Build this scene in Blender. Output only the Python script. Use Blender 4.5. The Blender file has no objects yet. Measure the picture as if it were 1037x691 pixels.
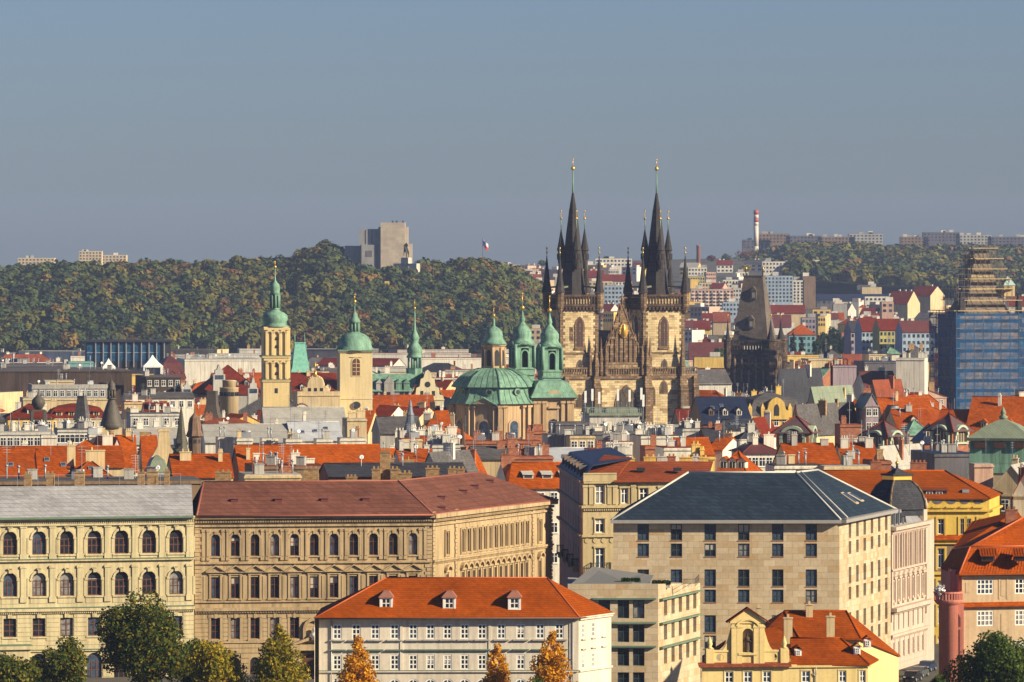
import bpy, math, random
import numpy as np
from mathutils import Vector, Matrix
RN = random.Random(11)
rad = math.radians
SC = bpy.context.scene
COL = SC.collection
# ---------------------------------------------------------------- camera
F = 5800.0; CX = 518.5; HY = 256.0; EYE = 58.0      # focal length in pixels of a 1037 px wide picture, eye height in metres
cam_d = bpy.data.cameras.new('camera')
cam = bpy.data.objects.new('camera', cam_d); COL.objects.link(cam)
cam.location = (0, 0, EYE); cam.rotation_euler = (rad(90), 0, 0)
cam_d.sensor_width = 36.0; cam_d.lens = F / 1037.0 * 36.0
cam_d.shift_y = -(345.5 - HY) / 1037.0
cam_d.clip_start = 1.0; cam_d.clip_end = 60000.0
SC.camera = cam
# ---------------------------------------------------------------- sky and sun
SUN_EL, SUN_SIDE = 25.0, 25.0        # degrees: height; swing from the right hand side towards the camera's back
sun_v = Vector((math.cos(rad(SUN_EL)) * math.cos(rad(SUN_SIDE)), -math.cos(rad(SUN_EL)) * math.sin(rad(SUN_SIDE)), math.sin(rad(SUN_EL))))
world = bpy.data.worlds.new('World'); SC.world = world; world.use_nodes = True
nt = world.node_tree
bg = nt.nodes['Background']
sky = nt.nodes.new('ShaderNodeTexSky'); sky.sky_type = 'NISHITA'; sky.sun_disc = False
sky.sun_elevation = rad(SUN_EL); sky.sun_rotation = math.atan2(sun_v.x, sun_v.y)
sky.altitude = 250; sky.air_density = 1.0; sky.dust_density = 0.6; sky.ozone_density = 3.0
tint = nt.nodes.new('ShaderNodeMix'); tint.data_type = 'RGBA'; tint.blend_type = 'MULTIPLY'; tint.inputs['Factor'].default_value = 1.0
tint.inputs['B'].default_value = (0.585, 0.685, 1.0, 1)
nt.links.new(sky.outputs['Color'], tint.inputs['A']); nt.links.new(tint.outputs['Result'], bg.inputs['Color'])
bg.inputs['Strength'].default_value = 0.05
sun_d = bpy.data.lights.new('sun', 'SUN'); sun_d.energy = 5.0; sun_d.angle = rad(0.5); sun_d.color = (1.0, 0.86, 0.61)
sun = bpy.data.objects.new('sun', sun_d); COL.objects.link(sun)
sun.location = (300, 0, 300)
sun.rotation_euler = (-sun_v).to_track_quat('-Z', 'Y').to_euler()
SC.view_settings.view_transform = 'Standard'; SC.view_settings.look = 'None'
SC.view_settings.exposure = 0.80; SC.view_settings.gamma = 1.0
SC.render.engine = 'CYCLES'
SC.cycles.use_denoising = True
SC.cycles.max_bounces = 5; SC.cycles.diffuse_bounces = 2; SC.cycles.glossy_bounces = 2
SC.cycles.transparent_max_bounces = 10; SC.cycles.volume_bounces = 0
SC.render.threads_mode = 'AUTO'

# ---------------------------------------------------------------- helpers
def X(px, Y): return (px - CX) * Y / F
def Z(py, Y): return EYE - (py - HY) * Y / F
def unX(x, Y): return CX + x * F / Y
def P(px, py, Y): return Vector((X(px, Y), Y, Z(py, Y)))

class MB:
    """collects faces, links them as one mesh object"""
    def __init__(s, M=None):
        s.v = []; s.f = []; s.m = []; s.s = []; s.M = M; s.k = 0
    def pt(s, p):
        p = Vector(p)
        if s.M is not None: p = s.M @ p
        s.v.append((p.x, p.y, p.z)); return len(s.v) - 1
    def face(s, pts, m=None, smooth=False):
        s.f.append([s.pt(p) for p in pts]); s.m.append(s.k if m is None else m); s.s.append(smooth)
    def idx(s, ids, m=None, smooth=False):
        s.f.append(list(ids)); s.m.append(s.k if m is None else m); s.s.append(smooth)
    def box(s, x0, x1, y0, y1, z0, z1, m=None):
        i = [s.pt(p) for p in ((x0,y0,z0),(x1,y0,z0),(x1,y1,z0),(x0,y1,z0),(x0,y0,z1),(x1,y0,z1),(x1,y1,z1),(x0,y1,z1))]
        for q in ((0,3,2,1),(4,5,6,7),(0,1,5,4),(1,2,6,5),(2,3,7,6),(3,0,4,7)): s.idx([i[a] for a in q], m)
        return s
    def prism(s, poly, z0, z1, m=None, top=True):
        n = len(poly)
        a = [s.pt((p[0], p[1], z0)) for p in poly]; b = [s.pt((p[0], p[1], z1)) for p in poly]
        for i in range(n): s.idx([a[i], a[(i+1) % n], b[(i+1) % n], b[i]], m)
        if top: s.idx(b, m); s.idx(a[::-1], m)
        return s
    def slab(s, poly, y0, y1, m=None):
        """polygon in the x-z plane given thickness along y"""
        n = len(poly)
        a = [s.pt((p[0], y0, p[1])) for p in poly]; b = [s.pt((p[0], y1, p[1])) for p in poly]
        for i in range(n): s.idx([a[i], a[(i+1) % n], b[(i+1) % n], b[i]], m)
        s.idx(a, m); s.idx(b[::-1], m)
        return s
    def lathe(s, prof, n=16, c=(0, 0), a0=0.0, m=None, smooth=True, cap=True, q=1.0):
        rings = []
        for r, z in prof:
            rings.append([s.pt((c[0] + r * math.cos(a0 + 2*math.pi*i/n), c[1] + q * r * math.sin(a0 + 2*math.pi*i/n), z)) for i in range(n)])
        for a, b in zip(rings, rings[1:]):
            for i in range(n): s.idx([a[i], a[(i+1) % n], b[(i+1) % n], b[i]], m, smooth)
        if cap:
            s.idx(rings[0][::-1], m); s.idx(rings[-1], m)
        return s
    def bar(s, p, q, r, n=6, m=None, r2=None):
        p, q = Vector(p), Vector(q); d = (q - p).normalized()
        a = d.orthogonal().normalized(); b = d.cross(a); r2 = r if r2 is None else r2
        A = [s.pt(p + r * (math.cos(2*math.pi*i/n) * a + math.sin(2*math.pi*i/n) * b)) for i in range(n)]
        B = [s.pt(q + r2 * (math.cos(2*math.pi*i/n) * a + math.sin(2*math.pi*i/n) * b)) for i in range(n)]
        for i in range(n): s.idx([A[i], A[(i+1) % n], B[(i+1) % n], B[i]], m, n > 4)
        s.idx(A[::-1], m); s.idx(B, m)
        return s
    def ball(s, c, r, n=10, m=None):
        pr = [(max(1e-3, r * math.sin(math.pi*i/6)), c[2] - r * math.cos(math.pi*i/6)) for i in range(7)]
        return s.lathe(pr, n, (c[0], c[1]), m=m)
    def mesh(s, name, mats):
        me = bpy.data.meshes.new(name)
        me.from_pydata(s.v, [], s.f)
        for m in (mats if isinstance(mats, (list, tuple)) else [mats]): me.materials.append(m)
        me.polygons.foreach_set('material_index', s.m)
        me.polygons.foreach_set('use_smooth', s.s)
        me.update(); return me
    def build(s, name, mats, parent=None, label=None):
        return put(s.mesh(name, mats), name, parent, label=label)

def put(me, name, parent=None, loc=None, rz=None, label=None):
    o = bpy.data.objects.new(name, me); COL.objects.link(o)
    if parent is not None: o.parent = parent
    if loc is not None: o.location = loc
    if rz is not None: o.rotation_euler = (0, 0, rz)
    if label: o['label'] = label
    return o

AUTO = []      # things whose label is finished at the end from what stands near them
def thing(name, label, cat, loc=(0, 0, 0), rz=0.0, group=None):
    o = bpy.data.objects.new(name, None); COL.objects.link(o)
    o.empty_display_size = 0.5
    o.location = loc; o.rotation_euler = (0, 0, rz)
    tag(o, label, cat, group); return o
def tag(o, label, cat, group=None):
    o['label'] = label; o['category'] = cat
    if group: o['group'] = group
    return o
def setting(o, kind='structure'):
    o['kind'] = kind; return o
def frame(p0, p1, z=0.0, org=(0, 0)):
    """local frame of a wall from p0 to p1 (left to right seen from outside): x along it, y inwards, z up"""
    u = Vector((p1[0]-p0[0], p1[1]-p0[1], 0)); w = u.length; u.normalize()
    n = Vector((-u.y, u.x, 0))
    M = Matrix(((u.x, n.x, 0, p0[0]-org[0]), (u.y, n.y, 0, p0[1]-org[1]), (0, 0, 1, z), (0, 0, 0, 1)))
    return M, w, math.atan2(u.y, u.x)

# ---------------------------------------------------------------- materials
MATS = {}
def nodes(name, rough=0.85, metal=0.0, spec=0.12):
    m = bpy.data.materials.new(name); m.use_nodes = True
    t = m.node_tree; b = t.nodes['Principled BSDF']
    b.inputs['Roughness'].default_value = rough; b.inputs['Metallic'].default_value = metal
    b.inputs['Specular IOR Level'].default_value = spec
    return m, t, b
def N(t, kind, **kw):
    n = t.nodes.new(kind)
    for k, v in kw.items():
        if k in n.inputs: n.inputs[k].default_value = v
        else: setattr(n, k, v)
    return n
def objco(t, sx=1, sy=1, sz=1):
    c = N(t, 'ShaderNodeTexCoord'); mp = N(t, 'ShaderNodeMapping')
    mp.inputs['Scale'].default_value = (sx, sy, sz)
    t.links.new(c.outputs['Object'], mp.inputs['Vector']); return mp.outputs['Vector']
def noise(t, vec, scale, detail=3, rough=0.6):
    n = N(t, 'ShaderNodeTexNoise', Scale=scale, Detail=detail, Roughness=rough)
    t.links.new(vec, n.inputs['Vector']); return n.outputs['Fac']
def ramp(t, fac, stops):
    r = N(t, 'ShaderNodeValToRGB'); e = r.color_ramp.elements
    while len(e) < len(stops): e.new(0.5)
    for k, (p, c) in zip(e, stops): k.position = p; k.color = (*c, 1) if len(c) == 3 else c
    t.links.new(fac, r.inputs['Fac']); return r.outputs['Color']
def mix(t, a, b, fac=1.0, mode='MULTIPLY'):
    m = N(t, 'ShaderNodeMix', data_type='RGBA', blend_type=mode)
    for s, v in (('A', a), ('B', b)):
        if isinstance(v, tuple): m.inputs[s].default_value = (*v, 1) if len(v) == 3 else v
        else: t.links.new(v, m.inputs[s])
    if isinstance(fac, float): m.inputs['Factor'].default_value = fac
    else: t.links.new(fac, m.inputs['Factor'])
    return m.outputs['Result']
def wallco(t):
    """(x + y, z): runs along a wall whichever way it faces"""
    c = N(t, 'ShaderNodeTexCoord'); s = N(t, 'ShaderNodeSeparateXYZ'); t.links.new(c.outputs['Object'], s.inputs[0])
    a = N(t, 'ShaderNodeMath', operation='ADD'); t.links.new(s.outputs['X'], a.inputs[0]); t.links.new(s.outputs['Y'], a.inputs[1])
    k = N(t, 'ShaderNodeCombineXYZ'); t.links.new(a.outputs[0], k.inputs['X']); t.links.new(s.outputs['Z'], k.inputs['Y'])
    return k.outputs[0]
def sc(c, k): return tuple(min(1.0, x * k) for x in c)

def plaster(name, c, var=0.2, rough=0.9):
    if name in MATS: return MATS[name]
    m, t, b = nodes(name, rough)
    big = ramp(t, noise(t, objco(t, 1, 1, 0.5), 0.25, 5), [(0.3, (1-var,)*3), (0.7, (1+var*0.4,)*3)])
    streak = ramp(t, noise(t, objco(t, 2.2, 2.2, 0.12), 0.9, 4), [(0.3, (1-var*1.7, 1-var*1.75, 1-var*1.75)), (0.56, (1.0,)*3)])
    fine = ramp(t, noise(t, objco(t), 3.0, 3), [(0.3, (0.92,)*3), (0.7, (1.05,)*3)])
    t.links.new(mix(t, mix(t, mix(t, c, big), streak), fine), b.inputs['Base Color'])
    MATS[name] = m; return m
def tiles(name, c, row=0.55, var=0.3, rough=0.8, patch=0.35, moss=0.0):
    """clay or slate tiles: rows, single odd tiles, big weather patches"""
    if name in MATS: return MATS[name]
    m, t, b = nodes(name, rough, spec=0.04)
    co = wallco(t)
    br = N(t, 'ShaderNodeTexBrick', Scale=1.0, offset=0.5)
    br.inputs['Color1'].default_value = (1-var, 1-var, 1-var, 1); br.inputs['Color2'].default_value = (1+var*.5, 1+var*.5, 1+var*.5, 1)
    br.inputs['Mortar'].default_value = (0.62, 0.6, 0.6, 1); br.inputs['Mortar Size'].default_value = 0.03
    br.inputs['Brick Width'].default_value = row * 0.8; br.inputs['Row Height'].default_value = row * 0.55
    t.links.new(co, br.inputs['Vector'])
    big = ramp(t, noise(t, objco(t), 0.16, 6, 0.65), [(0.3, (1-patch, 1-patch*1.1, 1-patch*1.1)), (0.68, (1.12, 1.1, 1.08))])
    med = ramp(t, noise(t, objco(t, 1.6, 1.6, 0.3), 0.8, 4), [(0.3, (0.84, 0.82, 0.82)), (0.65, (1.06, 1.06, 1.06))])
    col = mix(t, mix(t, mix(t, c, br.outputs['Color']), big), med)
    if moss:
        col = mix(t, col, (0.075, 0.045, 0.016), ramp(t, noise(t, objco(t), 0.5, 6, 0.7), [(0.55, (0,)*3), (0.75, (moss,)*3)]), 'MIX')
    t.links.new(col, b.inputs['Base Color'])
    MATS[name] = m; return m
def blocks(name, cols, bw=1.0, bh=0.5, mortar=(0.22, 0.17, 0.11), ms=0.02, rough=0.9, dirt=0.3):
    """ashlar: every stone takes one of the colours at random"""
    if name in MATS: return MATS[name]
    m, t, b = nodes(name, rough)
    br = N(t, 'ShaderNodeTexBrick', Scale=1.0, offset=0.5)
    br.inputs['Color1'].default_value = (0, 0, 0, 1); br.inputs['Color2'].default_value = (1, 1, 1, 1); br.inputs['Mortar'].default_value = (0.5, 0.5, 0.5, 1)
    br.inputs['Mortar Size'].default_value = ms; br.inputs['Brick Width'].default_value = bw; br.inputs['Row Height'].default_value = bh
    co = wallco(t); t.links.new(co, br.inputs['Vector'])
    stops = [((i + 0.5) / len(cols), c) for i, c in enumerate(cols)]
    r = N(t, 'ShaderNodeValToRGB'); r.color_ramp.interpolation = 'LINEAR'
    e = r.color_ramp.elements
    while len(e) < len(stops): e.new(0.5)
    for k, (p, c) in zip(e, stops): k.position = p; k.color = (*c, 1)
    sep = N(t, 'ShaderNodeSeparateColor'); t.links.new(br.outputs['Color'], sep.inputs[0]); t.links.new(sep.outputs[0], r.inputs['Fac'])
    col = mix(t, r.outputs['Color'], mortar, br.outputs['Fac'], 'MIX')
    big = ramp(t, noise(t, objco(t, 1, 1, 0.5), 0.2, 6, 0.65), [(0.3, (1-dirt,)*3), (0.66, (1.06,)*3)])
    fine = ramp(t, noise(t, objco(t), 2.0, 4), [(0.3, (0.86,)*3), (0.7, (1.06,)*3)])
    t.links.new(mix(t, mix(t, col, big), fine), b.inputs['Base Color'])
    MATS[name] = m; return m
def metal(name, c, stain, rough=0.6, seam=0.6, amount=0.6, lines=True):
    """sheet roof: standing seams and run-down stains"""
    if name in MATS: return MATS[name]
    m, t, b = nodes(name, rough, spec=0.22)
    st = ramp(t, noise(t, objco(t, 1.3, 1.3, 0.18), 0.8, 6, 0.7), [(0.42, (0,)*3), (0.72, (amount,)*3)])
    big = ramp(t, noise(t, objco(t), 0.3, 5), [(0.3, (0.78,)*3), (0.7, (1.1,)*3)])
    col = mix(t, mix(t, c, big), stain, st, 'MIX')
    if lines:
        br = N(t, 'ShaderNodeTexBrick', Scale=1.0, offset=0.0)
        br.inputs['Color1'].default_value = (0.93,)*3 + (1,); br.inputs['Color2'].default_value = (1.06,)*3 + (1,); br.inputs['Mortar'].default_value = (0.66,)*3 + (1,)
        br.inputs['Mortar Size'].default_value = 0.04; br.inputs['Brick Width'].default_value = seam; br.inputs['Row Height'].default_value = 4.0
        t.links.new(wallco(t), br.inputs['Vector']); col = mix(t, col, br.outputs['Color'])
    t.links.new(col, b.inputs['Base Color'])
    MATS[name] = m; return m
def paint(name, c, rough=0.6, metal_=0.0, spec=0.4, var=0.12):
    if name in MATS: return MATS[name]
    m, t, b = nodes(name, rough, metal_, spec)
    t.links.new(mix(t, c, ramp(t, noise(t, objco(t), 1.2, 4), [(0.3, (1-var,)*3), (0.7, (1+var*.4,)*3)])), b.inputs['Base Color'])
    MATS[name] = m; return m
def glass(name, c, rough=0.12):
    if name in MATS: return MATS[name]
    m, t, b = nodes(name, rough, 0.0, 0.5)
    col = mix(t, c, ramp(t, noise(t, objco(t), 0.9, 2), [(0.35, (0.6,)*3), (0.65, (1.5,)*3)]))
    t.links.new(col, b.inputs['Base Color']); MATS[name] = m; return m
def leafmat(name, c1, c2, c3):
    m, t, b = nodes(name, 0.7, spec=0.2)
    g = N(t, 'ShaderNodeNewGeometry')
    r = ramp(t, g.outputs['Random Per Island'], [(0.0, c1), (0.5, c2), (0.85, c3), (1.0, sc(c3, 1.25))])
    big = ramp(t, noise(t, objco(t), 0.35, 3), [(0.35, (0.7, 0.75, 0.7)), (0.65, (1.2, 1.15, 1.1))])
    c = mix(t, r, big); t.links.new(c, b.inputs['Base Color'])
    tl = N(t, 'ShaderNodeBsdfTranslucent'); ms = N(t, 'ShaderNodeMixShader'); ms.inputs[0].default_value = .38; t.links.new(c, tl.inputs['Color']); t.links.new(b.outputs[0], ms.inputs[1]); t.links.new(tl.outputs[0], ms.inputs[2]); t.links.new(ms.outputs[0], t.nodes['Material Output'].inputs['Surface'])
    return m

WALL = {
 'cream': plaster('cream plaster', (0.62, 0.48, 0.27)), 'white': plaster('white plaster', (0.74, 0.68, 0.56)),
 'yellow': plaster('yellow plaster', (0.70, 0.47, 0.13)), 'tan': plaster('tan plaster', (0.48, 0.36, 0.21)),
 'grey': plaster('grey plaster', (0.40, 0.38, 0.34)), 'pink': plaster('pink plaster', (0.60, 0.38, 0.28)),
 'pale grey': plaster('pale grey plaster', (0.56, 0.53, 0.46)), 'brown': plaster('brown plaster', (0.24, 0.16, 0.10)),
 'olive': plaster('olive plaster', (0.47, 0.42, 0.16)), 'blue': plaster('blue plaster', (0.36, 0.44, 0.52)),
 'teal': plaster('teal plaster', (0.20, 0.38, 0.38)), 'dark': plaster('dark grey plaster', (0.14, 0.13, 0.14)),
 'brick': blocks('red brick', [(0.36, 0.12, 0.06), (0.45, 0.16, 0.08), (0.30, 0.10, 0.06)], 0.6, 0.25),
 'tanbrick': blocks('tan brick', [(0.40, 0.24, 0.10), (0.48, 0.31, 0.15), (0.33, 0.19, 0.08)], 0.6, 0.25),
 'umber': plaster('umber cladding', (0.085, 0.06, 0.048), 0.3), 'mauve': plaster('mauve plaster', (0.36, 0.29, 0.32)),
}
ROOF = {
 'orange': tiles('orange clay tiles', (0.38, 0.075, 0.003), moss=0.45), 'red': tiles('dark red tiles', (0.19, 0.029, 0.011), moss=0.3),
 'brown': tiles('brown red tiles', (0.27, 0.075, 0.036), moss=0.3), 'slate': tiles('grey slate', (0.12, 0.115, 0.115), patch=0.25),
 'dark': tiles('dark slate', (0.055, 0.058, 0.07), patch=0.25), 'grey': metal('pale grey sheet roof', (0.40, 0.38, 0.33), (0.22, 0.19, 0.15), 0.7, 0.9, 0.45),
 'green': metal('green copper', (0.20, 0.37, 0.26), (0.06, 0.09, 0.06), 0.7, 0.7, 0.85), 'silver': metal('silver sheet roof', (0.48, 0.49, 0.50), (0.3, 0.29, 0.27), 0.5, 0.6, 0.3),
 'maroon': metal('maroon sheet roof', (0.13, 0.036, 0.03), (0.10, 0.04, 0.035), 0.6, 0.7, 0.4), 'blue': metal('blue black sheet roof', (0.016, 0.024, 0.055), (0.05, 0.05, 0.07), 0.5, 0.8, 0.3),
 'vermilion': tiles('bright orange tiles', (0.44, 0.090, 0.003), patch=0.3, moss=.25), 'sooty': metal('sooty copper', (0.10, 0.085, 0.065), (0.05, 0.045, 0.04), 0.6, 0.6, 0.5),
 'graygreen': metal('grey green copper', (0.22, 0.26, 0.18), (0.14, 0.14, 0.10), 0.6, 0.6, 0.4),
}
GLASS = [glass('dark window glass', (0.018, 0.022, 0.03)), glass('blue window glass', (0.045, 0.065, 0.10)), glass('curtained window glass', (0.20, 0.19, 0.18), 0.2)]
GOLD = paint('gilding', (0.85, 0.50, 0.10), 0.35, 0.7)
WHITE = paint('white paint', (0.78, 0.76, 0.70)); DARKWOOD = paint('dark wood', (0.07, 0.03, 0.018)); REDWOOD = paint('red brown wood', (0.11, 0.04, 0.022))
BLACK = paint('black iron', (0.022, 0.022, 0.025)); STEEL = paint('grey steel', (0.34, 0.35, 0.36), 0.45, 0.3)
CONC = plaster('concrete', (0.36, 0.34, 0.30)); DARKSTONE = plaster('dark sandstone', (0.12, 0.085, 0.055), 0.35)
LEDGE = metal('green ledge sheet', (0.13, 0.20, 0.14), (0.10, 0.11, 0.08), 0.6, 1.0, 0.5, False)

# ---------------------------------------------------------------- walls with real openings, windows
def facade(mb, w, z0, z1, ops, depth=0.3, m=0, mr=None, u0=0.0):
    """wall face in the frame mb.M with holes; ops = (u0,u1,z0,z1,arched)"""
    mr = m if mr is None else mr
    us = sorted({u0, w} | {round(o[0], 3) for o in ops} | {round(o[1], 3) for o in ops})
    zs = sorted({z0, z1} | {round(o[2], 3) for o in ops} | {round(o[3], 3) for o in ops})
    us = [u for u in us if u0 <= u <= w]; zs = [z for z in zs if z0 <= z <= z1]
    for a, b in zip(us, us[1:]):
        run = None
        for c, d in zip(zs, zs[1:]):
            cu, cz = (a+b)/2, (c+d)/2
            hole = any(o[0] < cu < o[1] and o[2] < cz < o[3] for o in ops)
            if hole:
                if run: mb.face([(a,0,run[0]),(b,0,run[0]),(b,0,run[1]),(a,0,run[1])], m)
                run = None
            else: run = (run[0], d) if run else (c, d)
        if run: mb.face([(a,0,run[0]),(b,0,run[0]),(b,0,run[1]),(a,0,run[1])], m)
    for o in ops:
        a, b, c, d = o[:4]; arch = o[4] if len(o) > 4 else False
        e = d
        if arch:
            r = (b-a)/2; e = d - r; n = 6
            arc = [(a + r - r*math.cos(math.pi*i/(2*n)), e + r*math.sin(math.pi*i/(2*n))) for i in range(2*n+1)]
            for i in range(2*n):
                k = (a, d) if i < n else (b, d)
                mb.face([(k[0],0,k[1]), (arc[i][0],0,arc[i][1]), (arc[i+1][0],0,arc[i+1][1])], m)
                mb.face([(arc[i][0],0,arc[i][1]), (arc[i+1][0],0,arc[i+1][1]), (arc[i+1][0],depth,arc[i+1][1]), (arc[i][0],depth,arc[i][1])], mr)
        else: mb.face([(a,0,d),(b,0,d),(b,depth,d),(a,depth,d)], mr)
        mb.face([(a,0,c),(a,0,e),(a,depth,e),(a,depth,c)], mr)
        mb.face([(b,0,c),(b,depth,c),(b,depth,e),(b,0,e)], mr)
        mb.face([(a,0,c),(a,depth,c),(b,depth,c),(b,0,c)], mr)

WCACHE = {}; BLIND = paint('window blind', (.42, .38, .32), .9)
def winmesh(w, h, arch, bars, t, fm):
    """(frame mesh, three pane meshes); origin at the middle of the sill, outside towards -y"""
    key = (round(w,2), round(h,2), arch, bars, t, fm.name)
    if key in WCACHE: return WCACHE[key]
    mb = MB(); r = w/2
    e = h - r if arch else h
    mb.box(-r, -r+t, -.06, .04, 0, e); mb.box(r-t, r, -.06, .04, 0, e); mb.box(-r+t, r-t, -.06, .04, 0, t)
    if arch:
        n = 8
        for i in range(n):
            a, b = math.pi*i/n, math.pi*(i+1)/n
            q = [(k*math.cos(x), e + k*math.sin(x)) for k, x in ((r, a), (r, b), (r-t, b), (r-t, a))]
            mb.slab(q, -.06, .04)
    else: mb.box(-r+t, r-t, -.06, .04, h-t, h)
    nv, hs = bars
    for i in range(1, nv):
        x = -r + w*i/nv; k = t*0.5
        mb.box(x-k, x+k, -.05, .03, t, (e + r*0.9) if arch and nv == 2 else e-t*0.5)
    for z in hs: mb.box(-r+t, r-t, -.045, .025, h*z-t*0.45, h*z+t*0.45)
    fr = mb.mesh('window', fm); panes = []
    for g in GLASS:
        pb = MB()
        pts = [(-r+.02, 0, .02), (r-.02, 0, .02), (r-.02, 0, e)]
        if arch: pts += [((r-.02)*math.cos(math.pi*i/8), 0, e + (r-.02)*math.sin(math.pi*i/8)) for i in range(1, 8)]
        pts.append((-r+.02, 0, e if arch else h-.02))
        if not arch: pts[2] = (r-.02, 0, h-.02)
        pb.face(pts); panes.append(pb.mesh('pane', g))
    for kb in (.45, .68):
        pb = MB(); pb.face([(-r+.02, 0, .02), (r-.02, 0, .02), (r-.02, 0, h*kb), (-r+.02, 0, h*kb)], 0); pb.face([(-r+.02, -.005, h*kb), (r-.02, -.005, h*kb), (r-.02, -.005, e), (-r+.02, -.005, e)], 1)
        if arch: pb.face([((r-.02)*math.cos(math.pi*i/8), 0, e + (r-.02)*math.sin(math.pi*i/8)) for i in range(9)], 0)
        panes.append(pb.mesh('pane', [GLASS[0], BLIND]))
    WCACHE[key] = (fr, panes); return WCACHE[key]
def window(parent, M, ang, u, z, w, h, arch=False, bars=(2, (0.6,)), t=0.1, fm=None, depth=0.26, rel=None, gw=(5, 3, 2)):
    fr, panes = winmesh(w, h, arch, bars, t, fm or WHITE)
    p = M @ Vector((u, depth, z))
    o = put(fr, 'window', parent, p, ang)
    put(RN.choices(panes, (*gw, gw[0]*.16, gw[0]*.12))[0], 'pane', o)
    return o
def shared(key, fn, name, mats):
    k = ('shared', key)
    if k not in WCACHE: WCACHE[k] = fn().mesh(name, mats)
    return WCACHE[k]
# ================================================================ ground
def ground_h(x, Y):
    if Y < 3580: return 0.0
    px = unX(x, Y); k = min(1.0, max(0.0, (px - 480) / 190.0)); k = 0.62 + 0.38 * k * k * (3 - 2*k)
    t = (Y - 3580) / (5200 - 3580)
    h = 53.0 * min(t, 1.0)
    if Y > 5200: h = 53.0 - (Y - 5200) * 0.012
    return h * k
def make_ground():
    mb = MB(); ys = [-400, 0, 400, 700, 1000, 1500, 2200, 3000, 3580] + [3580 + 90*i for i in range(1, 19)] + [5600, 6200, 7200]
    xs = [-1600 + 100*i for i in range(33)]
    g = [[mb.pt((x, y, ground_h(x, y))) for x in xs] for y in ys]
    for a, b in zip(g, g[1:]):
        for i in range(len(xs)-1): mb.idx([a[i], a[i+1], b[i+1], b[i]], smooth=True)
    m, t, b = nodes('city ground', 0.95)
    t.links.new(ramp(t, noise(t, objco(t), 0.02, 6), [(0.35, (0.07, 0.068, 0.062)), (0.5, (0.11, 0.10, 0.085)), (0.65, (0.06, 0.075, 0.04))]), b.inputs['Base Color'])
    setting(mb.build('ground', m))
make_ground()

# ================================================================ big buildings along the river
class Wall:
    """one facade: p0, p1 are (pixel column, distance); org is the building's own origin"""
    def __init__(s, p0, p1, org):
        a = (X(*p0), p0[1]); b = (X(*p1), p1[1])
        s.a, s.b = a, b
        s.M, s.w, s.ang = frame(a, b, 0, org); s.c, s.sn = math.cos(s.ang), math.sin(s.ang)
    def u(s, px):
        k = (px - CX) / F
        return (k * s.a[1] - s.a[0]) / (s.c - k * s.sn)
    def Y(s, px): return s.a[1] + s.u(px) * s.sn
    def z(s, px, py): return Z(py, s.Y(px))
    def mb(s): return MB(s.M)
def courses(mb, w, z0, z1, h, gap, ops, proud=0.07, u0=0.0, m=None):
    z = z0
    while z + h - gap <= z1 + 1e-6:
        a, b = z, z + h - gap
        cuts = sorted((o[0]-.12, o[1]+.12) for o in ops if o[2] - .1 < b and o[3] + .15 > a)
        x = u0
        for c in cuts + [(w, w)]:
            if c[0] - x > 0.15: mb.box(x, c[0], -proud, 0.05, a, b, m)
            x = max(x, c[1])
        z += h
def dentils(mb, w, z, n, d=0.35, hh=0.3, m=None):
    for i in range(n):
        u = (i + 0.5) * w / n; mb.box(u - .28*w/n, u + .28*w/n, -d, 0.04, z, z + hh, m)
def slope(mb, pts, th=0.18, m=None):
    """a roof plane with a thickness: points go round, th metres thick downwards"""
    a = [Vector(p) for p in pts]; b = [p - Vector((0, 0, th)) for p in a]
    i = [mb.pt(p) for p in a]; j = [mb.pt(p) for p in b]; n = len(a)
    mb.idx(i, m); mb.idx(j[::-1], m)
    for k in range(n): mb.idx([i[k], j[k], j[(k+1) % n], i[(k+1) % n]], m)
def chimney(parent, x, y, z0, z1, w=0.9, d=0.7, mat=None, pots=1, rz=0.0, label=None):
    mb = MB(); mb.box(-w/2, w/2, -d/2, d/2, 0, z1-z0)
    mb.box(-w/2-.08, w/2+.08, -d/2-.08, d/2+.08, z1-z0, z1-z0+.14)
    for i in range(pots):
        x_ = (i + .5) * w / pots - w/2; mb.box(x_-.13, x_+.13, -.13, .13, z1-z0+.14, z1-z0+.5)
    o = mb.build('chimney', mat or WALL['cream'], parent, label); o.location = (x, y, z0); o.rotation_euler = (0, 0, rz); return o

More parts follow.
